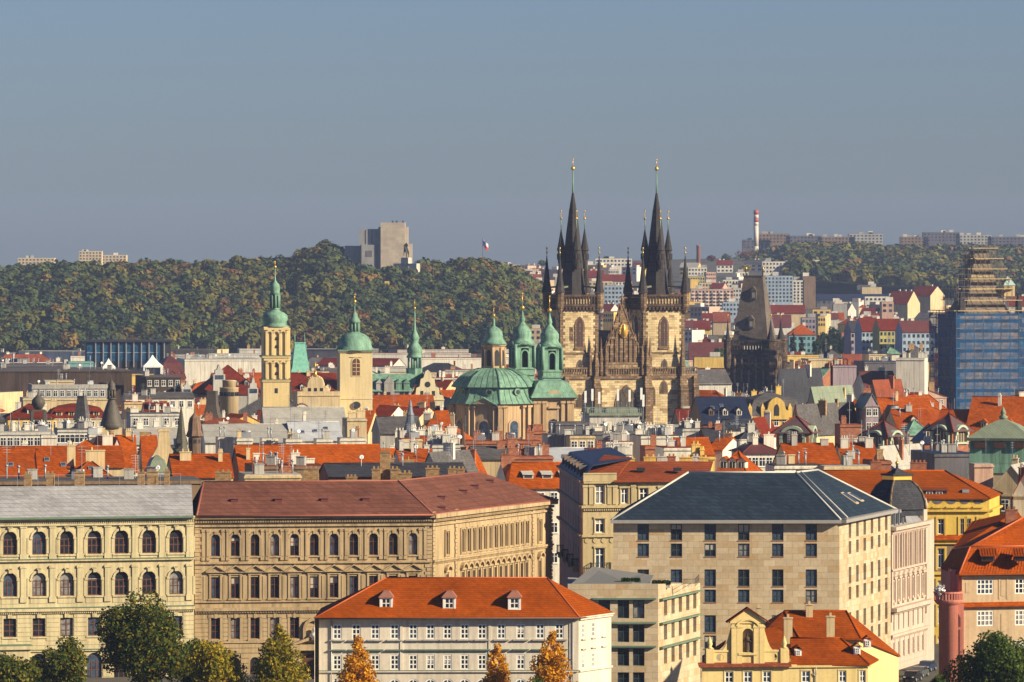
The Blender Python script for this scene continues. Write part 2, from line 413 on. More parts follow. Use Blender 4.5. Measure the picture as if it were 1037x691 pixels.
# ---- long yellow-cream block with two rows of arched windows, left edge
def block_left():
    org = (X(90, 781), 781)
    t = thing('school_building', 'long pale yellow building with big round arched brown windows and grey sheet roof', 'building', (*org, 0))
    W = Wall((-34, 777), (196.4, 785), org); w = W.w; z = lambda py: W.z(178, py)
    mw = plaster('pale yellow plaster', (0.57, 0.485, 0.285), 0.2)
    base = z(692); ze = z(522.5)
    cs = [-17.5, 10, 39.5, 67.5, 95.5, 123, 150.7, 178.2]; us = [W.u(c) for c in cs]
    ops = []
    for u in us:
        ops += [(u-.93, u+.93, z(560), z(536.3), True), (u-.93, u+.93, z(601.8), z(578), True),
                (u-.88, u+.88, z(642.6), z(624), False), (u-1.05, u+1.05, z(687), z(659.5), True)]
    mb = W.mb(); facade(mb, w, 0, ze, ops, 0.4)
    for r0, r1 in ((564.8, 530.5), (608, 571)):                      # pilasters, sills, imposts, key stones, parapet panels
        zb, zt = z(r0), z(r1)
        ups = [u + 1.86 for u in us]
        for u in [us[0]-1.86] + ups:
            if u + .42 > w: u = w - .45
            mb.box(u-.4, u+.4, -.16, .05, zb, zt); mb.box(u-.5, u+.5, -.24, .05, zt-.35, zt-.06); mb.box(u-.5, u+.5, -.22, .05, zb, zb+.75)
            for s in (-1, 1): mb.box(u+s*.68-.16, u+s*.68+.16, -.09, .05, zb+.8, zt-1.7)
    for o in ops:
        c = (o[0]+o[1])/2
        if o[4] and o[2] > z(610):
            r = .93; e = o[3] - r
            for i in range(10):
                a, b = math.pi*i/10, math.pi*(i+1)/10
                q = [(c + k*math.cos(x), e + k*math.sin(x)) for k, x in ((r+.3, a), (r+.3, b), (r+.02, b), (r+.02, a))]
                mb.slab(q, -.13, .02)
            for s in (-1, 1): mb.box(c+s*1.1-.2, c+s*1.1+.2, -.18, .04, e-.18, e+.1)
            mb.box(c-.2, c+.2, -.3, .02, o[3]-.05, o[3]+.62); mb.box(c-.34, c+.34, -.3, .02, o[3]+.42, o[3]+.6)
            mb.box(c-1.25, c+1.25, -.2, .04, o[2]-.24, o[2]-.02); mb.box(c-1.2, c+1.2, -.06, .03, o[2]-1.0, o[2]-.35)
        elif o[2] > z(650): mb.box(c-1.15, c+1.15, -.16, .04, o[2]-.22, o[2]-.02); mb.box(c-.3, c+.3, -.2, .02, o[3]+.05, o[3]+.6)
    courses(mb, w, z(656), z(618.5), .62, .09, ops); courses(mb, w, .2, z(657.5), .7, .1, ops)
    mb.box(w-.55, w, -.12, .05, z(566), z(530)); mb.box(w-.02, w, 0, 12, 0, ze)
    mb.build('wall', mw, t)
    mb = W.mb()                                                     # main cornice, brackets
    mb.box(0, w, -.35, .05, z(531), z(529)); dentils(mb, w, z(528.8), 118, .42, .38); mb.box(0, w, -.5, .05, z(526), z(524.2)); mb.box(0, w, -.85, .05, z(524.2), ze)
    mb.build('cornice', mw, t)
    for a, b, d in ((566.8, 565, .42), (617.2, 613.8, .5), (657.6, 656.2, .3)):
        mb = W.mb(); mb.box(0, w, -d, .05, z(a), z(b), 0); mb.box(0, w, -d-.08, .05, z(b), z(b)+.1, 1)
        if d == .5: dentils(mb, w, z(a)-.3, 110, .3, .3, 0)
        mb.build('ledge', [mw, LEDGE], t)
    for u, o in zip([u for u in us for _ in range(4)], ops):
        window(t, W.M, W.ang, u, o[2], o[1]-o[0], o[3]-o[2], o[4], (3 if o[4] else 2, (0.36, 0.64) if o[4] else (0.33, .66)), .13, REDWOOD, .33, gw=(6, 2, 2))
    mb = W.mb(); zr = Z(491.2, 793)
    slope(mb, [(0, -.95, ze+.05), (w-.3, -.95, ze+.05), (w+1.5, 9, zr), (0, 9, zr)]); slope(mb, [(0, 9, zr), (w+1.5, 9, zr), (w+1.5, 18, ze), (0, 18, ze)])
    mb.build('roof', tiles('pale grey shingles', (0.36, 0.365, 0.37), 0.9, .16, .9, .2), t)
    mb = W.mb(); mb.box(0, w-.3, -1.12, -.92, ze-.22, ze+.06); mb.build('gutter', LEDGE, t)
    mb = W.mb()
    mb.bar((0, 9.2, zr+1.5), (w, 9.2, zr+1.5), .025, 4)
    for i in range(12): mb.bar((i*w/11, 9.2, zr), (i*w/11, 9.2, zr+1.5), .025, 4)
    mb.build('roof_railing', STEEL, t)
    for px, wd, y in ((40.5, 1.05, 480), (63.5, 1.1, 479.5), (93.5, 1.35, 478.3), (156.5, .95, 478.5), (168.5, 1.45, 478), (183, .7, 478.5)):
        u = W.u(px); chimney(t, *(W.M @ Vector((u+.12, 10.2, 0))).xy, zr-1.2, Z(y, 795), wd, .8, WALL['tanbrick'], 2)
    mb = W.mb(); pu = W.u(28); mb.box(0, pu, -2.2, .02, 0, z(654)); mb.box(0, pu+.3, -2.6, .02, z(654), z(650.5)); mb.box(0, pu+.3, -2.6, .02, z(650.5), z(649.7), 1)
    mb.build('porch', [mw, LEDGE], t)
block_left()

# ---- tan block with pediments, corner and long sunny side
def block_tan():
    org = (X(437, 791), 791)
    t = thing('school_building', 'ornate tan corner building with maroon roof and windows under small pediments', 'building', (*org, 0))
    mw = plaster('tan render', (0.455, 0.335, 0.19), 0.24)
    A = Wall((197, 786), (437.5, 791), org); w = A.w; z = lambda py: A.z(318, py)
    ze = z(521.6); L = MB()
    cs = [218.2 + 20.0*i for i in range(11)]; us = [A.u(c) for c in cs]
    ops = []
    for i, u in enumerate(us):
        ops += [(u-.6, u+.6, z(562.7), z(540.5), True), (u-.6, u+.6, z(605.3), z(583.8), False)]
        if i != 5: ops += [(u-.62, u+.62, z(646.3), z(625.5), False)]
        ops += [(u-.68, u+.68, z(689), z(665), True)] if i not in (4, 5, 6) else []
    mb = A.mb(); facade(mb, w, 0, ze, ops, .35)
    zz = [z(566), z(532)]
    for u in [us[0]-1.36] + [u+1.36 for u in us]:
        for k in (-.34, .34): mb.box(u+k-.2, u+k+.2, -.13, .04, z(563), z(538)); mb.box(u+k-.26, u+k+.26, -.2, .04, z(538), z(535.6)); mb.box(u+k-.26, u+k+.26, -.2, .04, z(567), z(563.5))
        mb.box(u-.3, u+.3, -.08, .04, z(607), z(583))
    for o in ops:
        c = (o[0]+o[1])/2
        if o[4] and o[2] > z(600):
            e = o[3]-.6
            for i in range(8):
                a, b = math.pi*i/8, math.pi*(i+1)/8
                mb.slab([(c+k*math.cos(x), e+k*math.sin(x)) for k, x in ((.88, a), (.88, b), (.61, b), (.61, a))], -.14, .02)
            for s in (-1, 1): mb.box(c+s*.74-.12, c+s*.74+.12, -.1, .03, o[2], e)
            mb.box(c-.16, c+.16, -.24, .02, o[3]-.03, o[3]+.4); mb.box(c-.95, c+.95, -.16, .03, o[2]-.22, o[2]-.03)
        elif z(610) < o[2]:
            for s in (-1, 1): mb.box(c+s*.76-.14, c+s*.76+.14, -.14, .03, o[2]-.1, o[3]+.3)
            mb.box(c-.95, c+.95, -.18, .03, o[3]+.28, o[3]+.62)
            mb.slab([(c-1.18, o[3]+.72), (c+1.18, o[3]+.72), (c, o[3]+1.42)], -.22, .03); mb.slab([(c-1.32, o[3]+.72), (c, o[3]+1.5), (c, o[3]+1.68), (c-1.42, o[3]+.86)], -.5, .03); mb.slab([(c+1.32, o[3]+.72), (c+1.42, o[3]+.86), (c, o[3]+1.68), (c, o[3]+1.5)], -.5, .03)
            mb.box(c-1.35, c+1.35, -.42, .03, o[3]+.62, o[3]+.74); mb.box(c-1.0, c+1.0, -.2, .03, o[2]-.25, o[2]-.05)
        elif z(650) < o[2]:
            for s in (-1, 1): mb.box(c+s*.8-.16, c+s*.8+.16, -.1, .03, o[2]-.1, o[3]+.1)
            mb.box(c-1.0, c+1.0, -.16, .03, o[3]+.1, o[3]+.5); mb.box(c-1.0, c+1.0, -.2, .03, o[2]-.3, o[2]-.06); mb.box(c-.18, c+.18, -.22, .03, o[3], o[3]+.6)
    courses(mb, w, z(648), z(619.5), .6, .08, ops, .06); courses(mb, w, .2, z(650), .7, .1, ops, .09)
    for za, zb in ((z(570), z(530)), (z(610), z(571))):            # corner quoins
        q = za; i = 0
        while q < zb - .5:
            k = 1.0 if i % 2 else .75
            mb.box(0.02, k, -.1, .04, q, q+.44); mb.box(w-k, w, -.1, .04, q, q+.44); q += .52; i += 1
    mb.build('wall', mw, t)
    mb = A.mb(); mb.box(0, w, -.3, .05, z(533), z(531)); dentils(mb, w, z(528.6), 96, .5, .36); mb.box(0, w, -.4, .05, z(528.8), z(526.5)); mb.box(0, w+.3, -.85, .05, z(525), ze)
    mb.build('cornice', mw, t)
    for a, b, d in ((570.6, 568.8, .3), (609.5, 608, .25), (618, 614.6, .5), (650.5, 648.6, .25)):
        mb = A.mb(); mb.box(0, w, -d, .05, z(a), z(b))
        if d == .5: dentils(mb, w, z(a)-.28, 92, .3, .28)
        mb.build('ledge', mw, t)
    for o in ops:
        window(t, A.M, A.ang, (o[0]+o[1])/2, o[2], o[1]-o[0], o[3]-o[2], o[4], (2, (0.62,)) if o[2] > z(610) else (2, (.36, .66)), .1, REDWOOD, .28, gw=(5, 5, 4) if o[4] else (6, 3, 2))
    # portal with a bust under a broken pediment
    mb = A.mb(); c = us[5] + .0
    mb.box(c-3.0, c-2.2, -1.3, .05, 0, z(658)); mb.box(c+2.2, c+3.0, -1.3, .05, 0, z(658)); mb.box(c-3.4, c+3.4, -1.6, .05, z(658), z(652.5))
    mb.slab([(c-3.4, z(652)), (c-.9, z(645)), (c-.9, z(648)), (c-2.6, z(652))], -1.5, .05); mb.slab([(c+3.4, z(652)), (c+2.6, z(652)), (c+.9, z(648)), (c+.9, z(645))], -1.5, .05)
    for i in range(10):
        a, b = math.pi*i/10, math.pi*(i+1)/10
        mb.slab([(c+k*math.cos(x), z(637)+k*math.sin(x)) for k, x in ((1.6, a), (1.6, b), (1.15, b), (1.15, a))], -.5, .03)
    mb.box(c-1.6, c-1.2, -.5, .04, z(650), z(637)); mb.box(c+1.2, c+1.6, -.5, .04, z(650), z(637))
    mb.build('portal', mw, t)
    mb = A.mb(); mb.lathe([(.01, z(648)), (.55, z(648)), (.4, z(646)), (.75, z(644.5)), (.7, z(641.8)), (.26, z(640)), (.34, z(638.4)), (.36, z(636.8)), (.2, z(635.4)), (.01, z(635))], 12, (c, -.7)); mb.build('bust', WHITE, t)
    mb = A.mb(); mb.slab([(c-1.5, 0), (c+1.5, 0), (c+1.5, z(668)), (c+1.06, z(663.5)), (c, z(661)), (c-1.06, z(663.5)), (c-1.5, z(668))], -.25, -.1); mb.build('door', REDWOOD, t)
    # the sunny side
    B = Wall((437.5, 791), (558.5, 837), org); wb = B.w; zb = lambda py: A.z(437, py)
    mb = B.mb(); ops = []; zA = (zb(563.5), zb(540.5)); zB = (zb(606), zb(584)); zC = (zb(647), zb(626))
    n = 13; ua, ub = B.u(468.5), B.u(533)
    us = [ua + (ub-ua)*i/(n-1) for i in range(n)] + [B.u(452.5), B.u(546.5)]
    for u in us:
        ops += [(u-.55, u+.55, *zA, True), (u-.55, u+.55, *zB, False), (u-.55, u+.55, *zC, False)]
    facade(mb, wb, 0, ze, ops, .35)
    for o in ops:
        c = (o[0]+o[1])/2
        if o[4]:
            for s in (-1, 1): mb.box(c+s*.85-.17, c+s*.85+.17, -.2, .03, o[2]-.3, o[3]+.25)
            mb.box(c-.8, c+.8, -.2, .03, o[3]+.05, o[3]+.3); mb.box(c-.9, c+.9, -.18, .03, o[2]-.25, o[2]-.04)
        else:
            for s in (-1, 1): mb.box(c+s*.68-.12, c+s*.68+.12, -.12, .03, o[2]-.1, o[3]+.3)
            mb.box(c-.9, c+.9, -.2, .03, o[2]-.3, o[2]-.06)
            if o[2] == zB[0]:
                for i in range(6):
                    a, b = math.pi*i/6, math.pi*(i+1)/6
                    mb.slab([(c+k*math.cos(x), o[3]+.55+.75*k*math.sin(x)) for k, x in ((1.12, a), (1.12, b), (.75, b), (.75, a))], -.55, .03)
                mb.box(c-1.0, c+1.0, -.3, .03, o[3]+.3, o[3]+.58)
    for u in (.5, B.u(461.5), B.u(539.5), wb-.5):
        for i in range(34): mb.box(u-.45-(i % 2)*.12, u+.45+(i % 2)*.12, -.18, .04, 4.6+i*.52, 4.6+i*.52+.44)
    courses(mb, wb, .2, zb(650), .7, .1, ops, .08)
    mb.build('wall', mw, t)
    mb = B.mb(); mb.box(-.3, wb, -.3, .05, zb(533), zb(531)); dentils(mb, wb, zb(528.6), 110, .5, .36); mb.box(-.3, wb, -.42, .05, zb(528.8), zb(526.5)); mb.box(-.55, wb+.6, -.85, .05, zb(525), ze-.01)
    mb.build('cornice', mw, t)
    for a, b, d in ((569.5, 567.6, .4), (618, 614.6, .5)):
        mb = B.mb(); mb.box(0, wb, -d, .05, zb(a), zb(b)); dentils(mb, wb, zb(a)-.28, 100, .26, .26); mb.build('ledge', mw, t)
    for o in ops: window(t, B.M, B.ang, (o[0]+o[1])/2, o[2], o[1]-o[0], o[3]-o[2], o[4], (2, (0.62,)), .1, REDWOOD, .28, gw=(3, 3, 6))
    mb = MB(); e = Vector((X(558.5, 837)-org[0], 837-org[1], 0)); e2 = e + Vector((-16.9, 6.2, 0)); l0 = Vector((X(197, 786)-org[0], 786-org[1], 0)); l1 = l0 + Vector((-2, 17, 0)); mid = Vector((-22, 20, 0))
    for a, b in ((e, e2), (e2, mid), (mid, l1), (l1, l0)): mb.face([(*a.xy, 0), (*b.xy, 0), (*b.xy, ze-.02), (*a.xy, ze-.02)])
    mb.build('rear_wall', mw, t)
    zr = Z(487, 800); o3 = lambda px, Y, z_: Vector((X(px, Y)-org[0], Y-org[1], z_))
    r0, r1, r2 = o3(206, 796, zr), o3(403, 800, zr), o3(487, 831.5, zr)
    f0 = A.M @ Vector((.2, -.9, ze)); f1 = o3(439.2, 789.9, ze); f2 = B.M @ Vector((wb+.6, -.8, ze))
    mb = MB(); k = Vector((0, 0, .02))
    slope(mb, [f0, f1, r1, r0]); slope(mb, [f1, f2, r2, r1]); slope(mb, [f2, (*e2.xy, ze), r2]); slope(mb, [(*e2.xy, ze), (*mid.xy, ze), r1, r2]); slope(mb, [(*mid.xy, ze), (*l1.xy, ze), r0, r1])
    mb.build('roof', tiles('maroon shingles', (0.175, 0.072, 0.05), 0.9, .18, .85, .22), t)
    mb = MB(); mb.bar(r0, r1, .13, 6); mb.bar(r1, r2, .13, 6); mb.bar(f1, r1, .13, 6); mb.bar(f0, r0, .16, 6); mb.build('ridge_cap', paint('terracotta', (0.26, 0.08, 0.045)), t)
    mb = MB(); mb.bar(f0-Vector((0, .1, .05)), f1-Vector((0, .1, .05)), .14, 6); mb.bar(f1, f2, .14, 6); mb.build('gutter', paint('rust red gutter', (0.30, 0.09, 0.05)), t)
    for (pa, pb, fr) in [(f0+(f1-f0)*x, r0+(r1-r0)*x, .42) for x in (.16, .36, .57, .76)] + [(f1+(f2-f1)*x, r1+(r2-r1)*x, y) for x, y in ((.1, .12), (.2, .4), (.45, .5), (.62, .6), (.85, .7))]:
        c = pa + (pb-pa)*fr; mb = MB(); mb.box(-.5, .5, -.3, .35, -.1, .3); mb.face([(-.6, -.4, .3), (.6, -.4, .3), (.6, .6, .38), (-.6, .6, .38)])
        o = mb.build('roof_hatch', paint('hatch red', (0.16, 0.045, 0.035)), t); o.location = c
    for px, py, Y, wd, mat in ((315, 475.5, 806, 2.1, 'tanbrick'), (390, 458.5, 809, 1.4, 'tanbrick'), (381, 476, 808, 1.2, 'tanbrick'), (400, 476, 808, 1.2, 'tanbrick'),
                          (438, 475, 822, 1.9, 'tanbrick'), (458, 475.5, 830, 1.2, 'tanbrick'), (467, 475.8, 834, 1.1, 'tanbrick'), (226, 487-8, 803, 2.2, 'tanbrick'), (410, 480, 806, 1.9, 'tanbrick'), (356, 484, 804, 1.5, 'tanbrick')):
        chimney(t, X(px, Y)-org[0], Y-org[1], zr-3.5, Z(py, Y), wd, 1.0, WALL[mat], 3 if wd > 1.3 else 2)
block_tan()

# ---- white house with the orange hip roof and three dormers
def house_white():
    org = (X(586, 692), 692)
    t = thing('river_house', 'long white house with smooth orange hip roof and three white dormers', 'house', (*org, 0))
    mw = plaster('chalk white plaster', (0.67, 0.59, 0.47), .14)
    A = Wall((323, 691), (586, 692), org); w = A.w; z = lambda py: A.z(450, py); ze = z(625)
    cs = [341.6, 360.8, 380, 399.7, 418.5, 436, 453.2, 470.6, 488.2, 507.7, 527.3, 547, 566.5]; us = [A.u(c) for c in cs]
    ops = []
    for u in us: ops += [(u-.52, u+.52, z(647.3), z(632.3), False), (u-.52, u+.52, z(678.2), z(663.2), False), (u-.7, u+.7, z(712), z(687.5), True)]
    mb = A.mb(); facade(mb, w, 0, ze, ops, .22)
    for px in (334.5, 406.5, 496, 578): mb.box(A.u(px)-.16, A.u(px)+.16, -.09, .03, z(679), z(629))
    mb.box(0, w, -.28, .03, z(628.5), z(626.2)); mb.box(0, w, -.45, .03, z(626.2), ze); mb.build('wall', mw, t)
    mb = A.mb(); mb.box(0, w, -.24, .03, z(680.8), z(679.2), 0); mb.box(0, w, -.28, .03, z(679.2), z(678.8), 1); mb.build('ledge', [mw, LEDGE], t)
    for u in us:
        mb = A.mb(); mb.box(u-.95, u+.95, -.3, .03, z(649), z(647.8)); mb.build('sill', WALL['grey'], t)
        mb = A.mb(); mb.box(u-1.0, u+1.0, -.34, .03, z(658.8), z(657.6)); mb.build('hood', LEDGE, t)
    for o in ops[:]:
        window(t, A.M, A.ang, (o[0]+o[1])/2, o[2], o[1]-o[0], o[3]-o[2], o[4], (2, (.35, .67)), .15, WHITE, .1, gw=(7, 3, 1))
    mb = A.mb(); mb.bar((A.u(335.5), -.16, 0), (A.u(335.5), -.16, ze), .07); mb.bar((A.u(580), -.16, 0), (A.u(580), -.16, ze), .07); mb.build('downpipe', STEEL, t)
    B = Wall((586, 692), (619, 700), org); wb = B.w
    mb = B.mb(); ops = []
    for px in (591, 601): u = B.u(px); ops += [(u-.42, u+.42, z(647.3), z(632.3), False), (u-.42, u+.42, z(678.2), z(663.2), False)]
    facade(mb, wb, 0, ze, ops, .22); mb.box(0, wb, -.28, .03, z(628.5), z(626.2)); mb.box(-.3, wb, -.45, .03, z(626.2), ze-.01); mb.box(0, wb, -.24, .03, z(681), z(679.2))
    for px in (591, 601, 611.5):
        u = B.u(px); mb.box(u-.7, u+.7, -.25, .03, z(649), z(648)); mb.box(u-.75, u+.75, -.28, .03, z(658.8), z(657.8))
    mb.build('wall', mw, t)
    for o in ops: window(t, B.M, B.ang, (o[0]+o[1])/2, o[2], o[1]-o[0], o[3]-o[2], False, (2, (.35, .67)), .13, WHITE, .12, gw=(1, 1, 5))
    zr = Z(585.2, 699); o3 = lambda px, Y, z_: Vector((X(px, Y)-org[0], Y-org[1], z_)); eo = .55
    f0, f1, f2 = o3(318.5, 690, ze), o3(586.8, 691.2, ze), o3(621.5, 700.4, ze)
    r0, r1 = o3(391, 699, zr), o3(554, 699, zr); b0, b1 = o3(325, 709, ze), o3(612, 709, ze)
    mb = MB(); slope(mb, [f0, f1, r1, r0]); slope(mb, [f1, f2, r1]); slope(mb, [f2, b1, r1]); slope(mb, [b1, b0, r0, r1]); slope(mb, [b0, f0, r0])
    mb.build('roof', tiles('smooth orange tiles', (0.36, 0.073, 0.002), .4, .2, .8, .28, .3), t)
    mb = MB(); mb.bar(r0, r1, .1); mb.bar(f1, r1, .1); mb.bar(f0, r0, .1); mb.build('ridge_cap', paint('ridge orange', (0.42, 0.085, 0.02)), t)
    mb = MB(); mb.bar(f0-Vector((0, .06, .1)), f1-Vector((0, .06, .1)), .09); mb.bar(f1-Vector((0, 0, .1)), f2-Vector((0, 0, .1)), .09); mb.build('gutter', paint('brown gutter', (.12, .06, .04)), t)
    mb = MB()
    for p, q in ((b1, b0), (b0, f0)): mb.face([(p.x, p.y, 0), (q.x, q.y, 0), (q.x, q.y, ze-.1), (p.x, p.y, ze-.1)])
    mb.build('rear_wall', mw, t)
    sl = (zr-ze)/9.0
    for px in (391, 455, 521):
        x0 = X(px, 692.4)-org[0]; zf = ze + sl*1.75; h = 1.5
        d = put(bpy.data.meshes.new('dormer'), 'dormer', t, (x0, .4, zf))
        mb = MB(); k = .78; dep = h/sl; dr = (h+.62)/sl
        for s in (-1, 1): mb.face([(s*k, 0, -.15), (s*k, 0, h), (s*k, dep, h)])
        facade(mb, k, -.2, h, [(-.55, .55, .12, h-.12, False)], .14, u0=-k)
        me = mb.mesh('dormer', WHITE); d.data = me
        mb = MB(); e = .16
        slope(mb, [(-k-e, -e, h-.02), (k+e, -e, h-.02), (.35, 1.1, h+.62), (-.35, 1.1, h+.62)], .06); slope(mb, [(k+e, -e, h-.02), (k+e, dep+.2, h-.02), (.35, dr, h+.62), (.35, 1.1, h+.62)], .06); slope(mb, [(-k-e, dep+.2, h-.02), (-k-e, -e, h-.02), (-.35, 1.1, h+.62), (-.35, dr, h+.62)], .06); slope(mb, [(-.35, 1.1, h+.62), (.35, 1.1, h+.62), (.35, dr, h+.62), (-.35, dr, h+.62)], .06)
        mb.build('dormer_roof', paint('dusty red sheet', (0.30, 0.13, 0.085)), d)
        fr, pn = winmesh(1.1, h-.24, False, (2, (.5,)), .12, WHITE); put(fr, 'window', d, (0, .1, .12)); put(pn[0], 'pane', d, (0, .1, .12))
house_white()

# ---- big modern stone building with the blue slate hip roof
STONE = blocks('tan ashlar', [(0.46, 0.35, 0.215), (0.54, 0.43, 0.285), (0.51, 0.40, 0.26), (0.45, 0.31, 0.165), (0.57, 0.46, 0.31), (0.50, 0.40, 0.265)], 1.55, .82, (0.30, 0.23, 0.14), .018, dirt=.15)
def hotel():
    org = (X(850, 760), 760)
    t = thing('stone_building', 'large sandstone block building with wide dark blue slate hip roof', 'building', (*org, 0))
    A = Wall((621, 760), (850, 760), org); w = A.w; z = lambda py: A.z(700, py); ze = z(529.8)
    cs = [651.4, 685, 719.2, 753.2, 787.6, 821.6]; ops = []; us = [A.u(c) for c in cs]
    rows = ((547.4, 530.9), (563.8, 550.6), (594, 576.8), (610.2, 597.2), (640.6, 623.2), (657, 643.8), (687, 669.6), (703, 690))
    for i, u in enumerate(us):
        for a, b in rows:
            if i < 2 and a > 600: continue
            ops.append((u-.76, u+.76, z(a), z(b), False))
    mb = A.mb(); facade(mb, w, 0, ze, ops, .3); mb.build('wall', STONE, t)
    fm = paint('dark teal frame', (0.035, 0.06, 0.07), .4)
    for o in ops:
        window(t, A.M, A.ang, (o[0]+o[1])/2, o[2], o[1]-o[0], o[3]-o[2], False, (2, (.5,)), .12, fm, .2, gw=(6, 5, 1))
        mb = A.mb(); mb.box(o[0]-.05, o[1]+.05, -.06, .28, o[2]-.12, o[2]-.003); mb.build('sill', paint('rusty sill', (.26, .11, .06)), t)
    B = Wall((850, 760), (902, 790.7), org); wb = B.w; ops = []
    n = 6; u0, u1 = B.u(860.8), B.u(897.5)
    for i in range(n):
        u = u0 + (u1-u0)*i/(n-1)
        for a, b in rows: ops.append((u-.8, u+.8, z(a), z(b), False))
    mb = B.mb(); facade(mb, wb, 0, ze, ops, .75)
    for i in range(n+1): u = u0 + (u1-u0)*(i-.5)/(n-1); 
    mb.build('wall', STONE, t)
    for o in ops: window(t, B.M, B.ang, (o[0]+o[1])/2, o[2], o[1]-o[0], o[3]-o[2], False, (2, (.5,)), .12, fm, .62, gw=(6, 3, 1))
    o3 = lambda px, Y, z_: Vector((X(px, Y)-org[0], Y-org[1], z_)); zr = Z(478.5, 770.5)
    L0 = o3(621, 760, 0); L1 = L0 + Vector((4, 27, 0)); R1 = B.M @ Vector((wb, 0, 0)); R2 = R1 + Vector((-17, 5, 0))
    mb = MB()
    for p, q in ((L1, L0), (R1, R2), (R2, L1)): mb.face([(p.x, p.y, 0), (q.x, q.y, 0), (q.x, q.y, ze), (p.x, p.y, ze)])
    mb.build('rear_wall', STONE, t)
    zg = z(526.3); f0, f1, f2 = o3(619, 759, zg), o3(851.5, 759, zg), B.M @ Vector((wb+.4, -.7, zg)); f2.z = zg
    r0, r1 = o3(697, 770.5, zr), o3(806, 770.5, zr); r2 = o3(828, 779.5, zr); b0 = o3(628, 788, zg); bm = o3(800, 793, zg)
    mb = MB(); slope(mb, [f0, f1, r1, r0]); slope(mb, [f1, f2, r2, r1]); slope(mb, [f2, (R2.x, R2.y, zg), r2]); slope(mb, [b0, f0, r0]); slope(mb, [(R2.x, R2.y, zg), b0, r0, r1, r2])
    mb.build('roof', tiles('blue slate', (0.024, 0.039, 0.060), .75, .25, .8, .14), t)
    mb = MB(); cap = paint('pale ridge metal', (0.50, 0.48, 0.42), .5)
    for p, q in ((r0, r1), (f0, r0), (f1, r1), (r1, r2), (f2, r2)): mb.bar(p, q, .16)
    mb.build('ridge_cap', cap, t)
    mb = MB(); mb.bar(f1 + (r1-f1)*.03 + Vector((1.1, .4, .08)), r1 + Vector((.7, .3, .05)), .12); mb.build('lightning_strip', cap, t)
    mb = A.mb(); mb.box(-.35, w+.2, -1.15, .1, ze, zg-.02); mb.build('gutter', paint('grey gutter metal', (0.30, 0.28, 0.26), .5), t)
    mb = B.mb(); mb.box(-.2, wb+.3, -1.0, .1, ze+.003, zg-.03); dentils(mb, wb, zg, 46, 1.0, .12); mb.build('gutter', paint('grey gutter metal', (0.30, 0.28, 0.26), .5), t)
    for k in (.42, .56):
        c = f1 + (f2-f1)*(.55 + (k-.42)*1.2); d = r1 + (r2-r1)*.6; q = c + (d-c)*.36
        nrm = (f2-f1).cross(r1-f1).normalized(); a = (f2-f1).normalized()*.75; b = (d-c).normalized()*1.3
        mb = MB(); p = [q-a-b, q+a-b, q+a+b, q-a+b]; 
        slope(mb, [x + nrm*.15 for x in p], .14, 0); slope(mb, [q + (x-q)*.8 + nrm*.2 for x in p], .03, 1)
        mb.build('skylight', [paint('tan skylight frame', (.42, .33, .2)), GLASS[1]], t)
hotel()
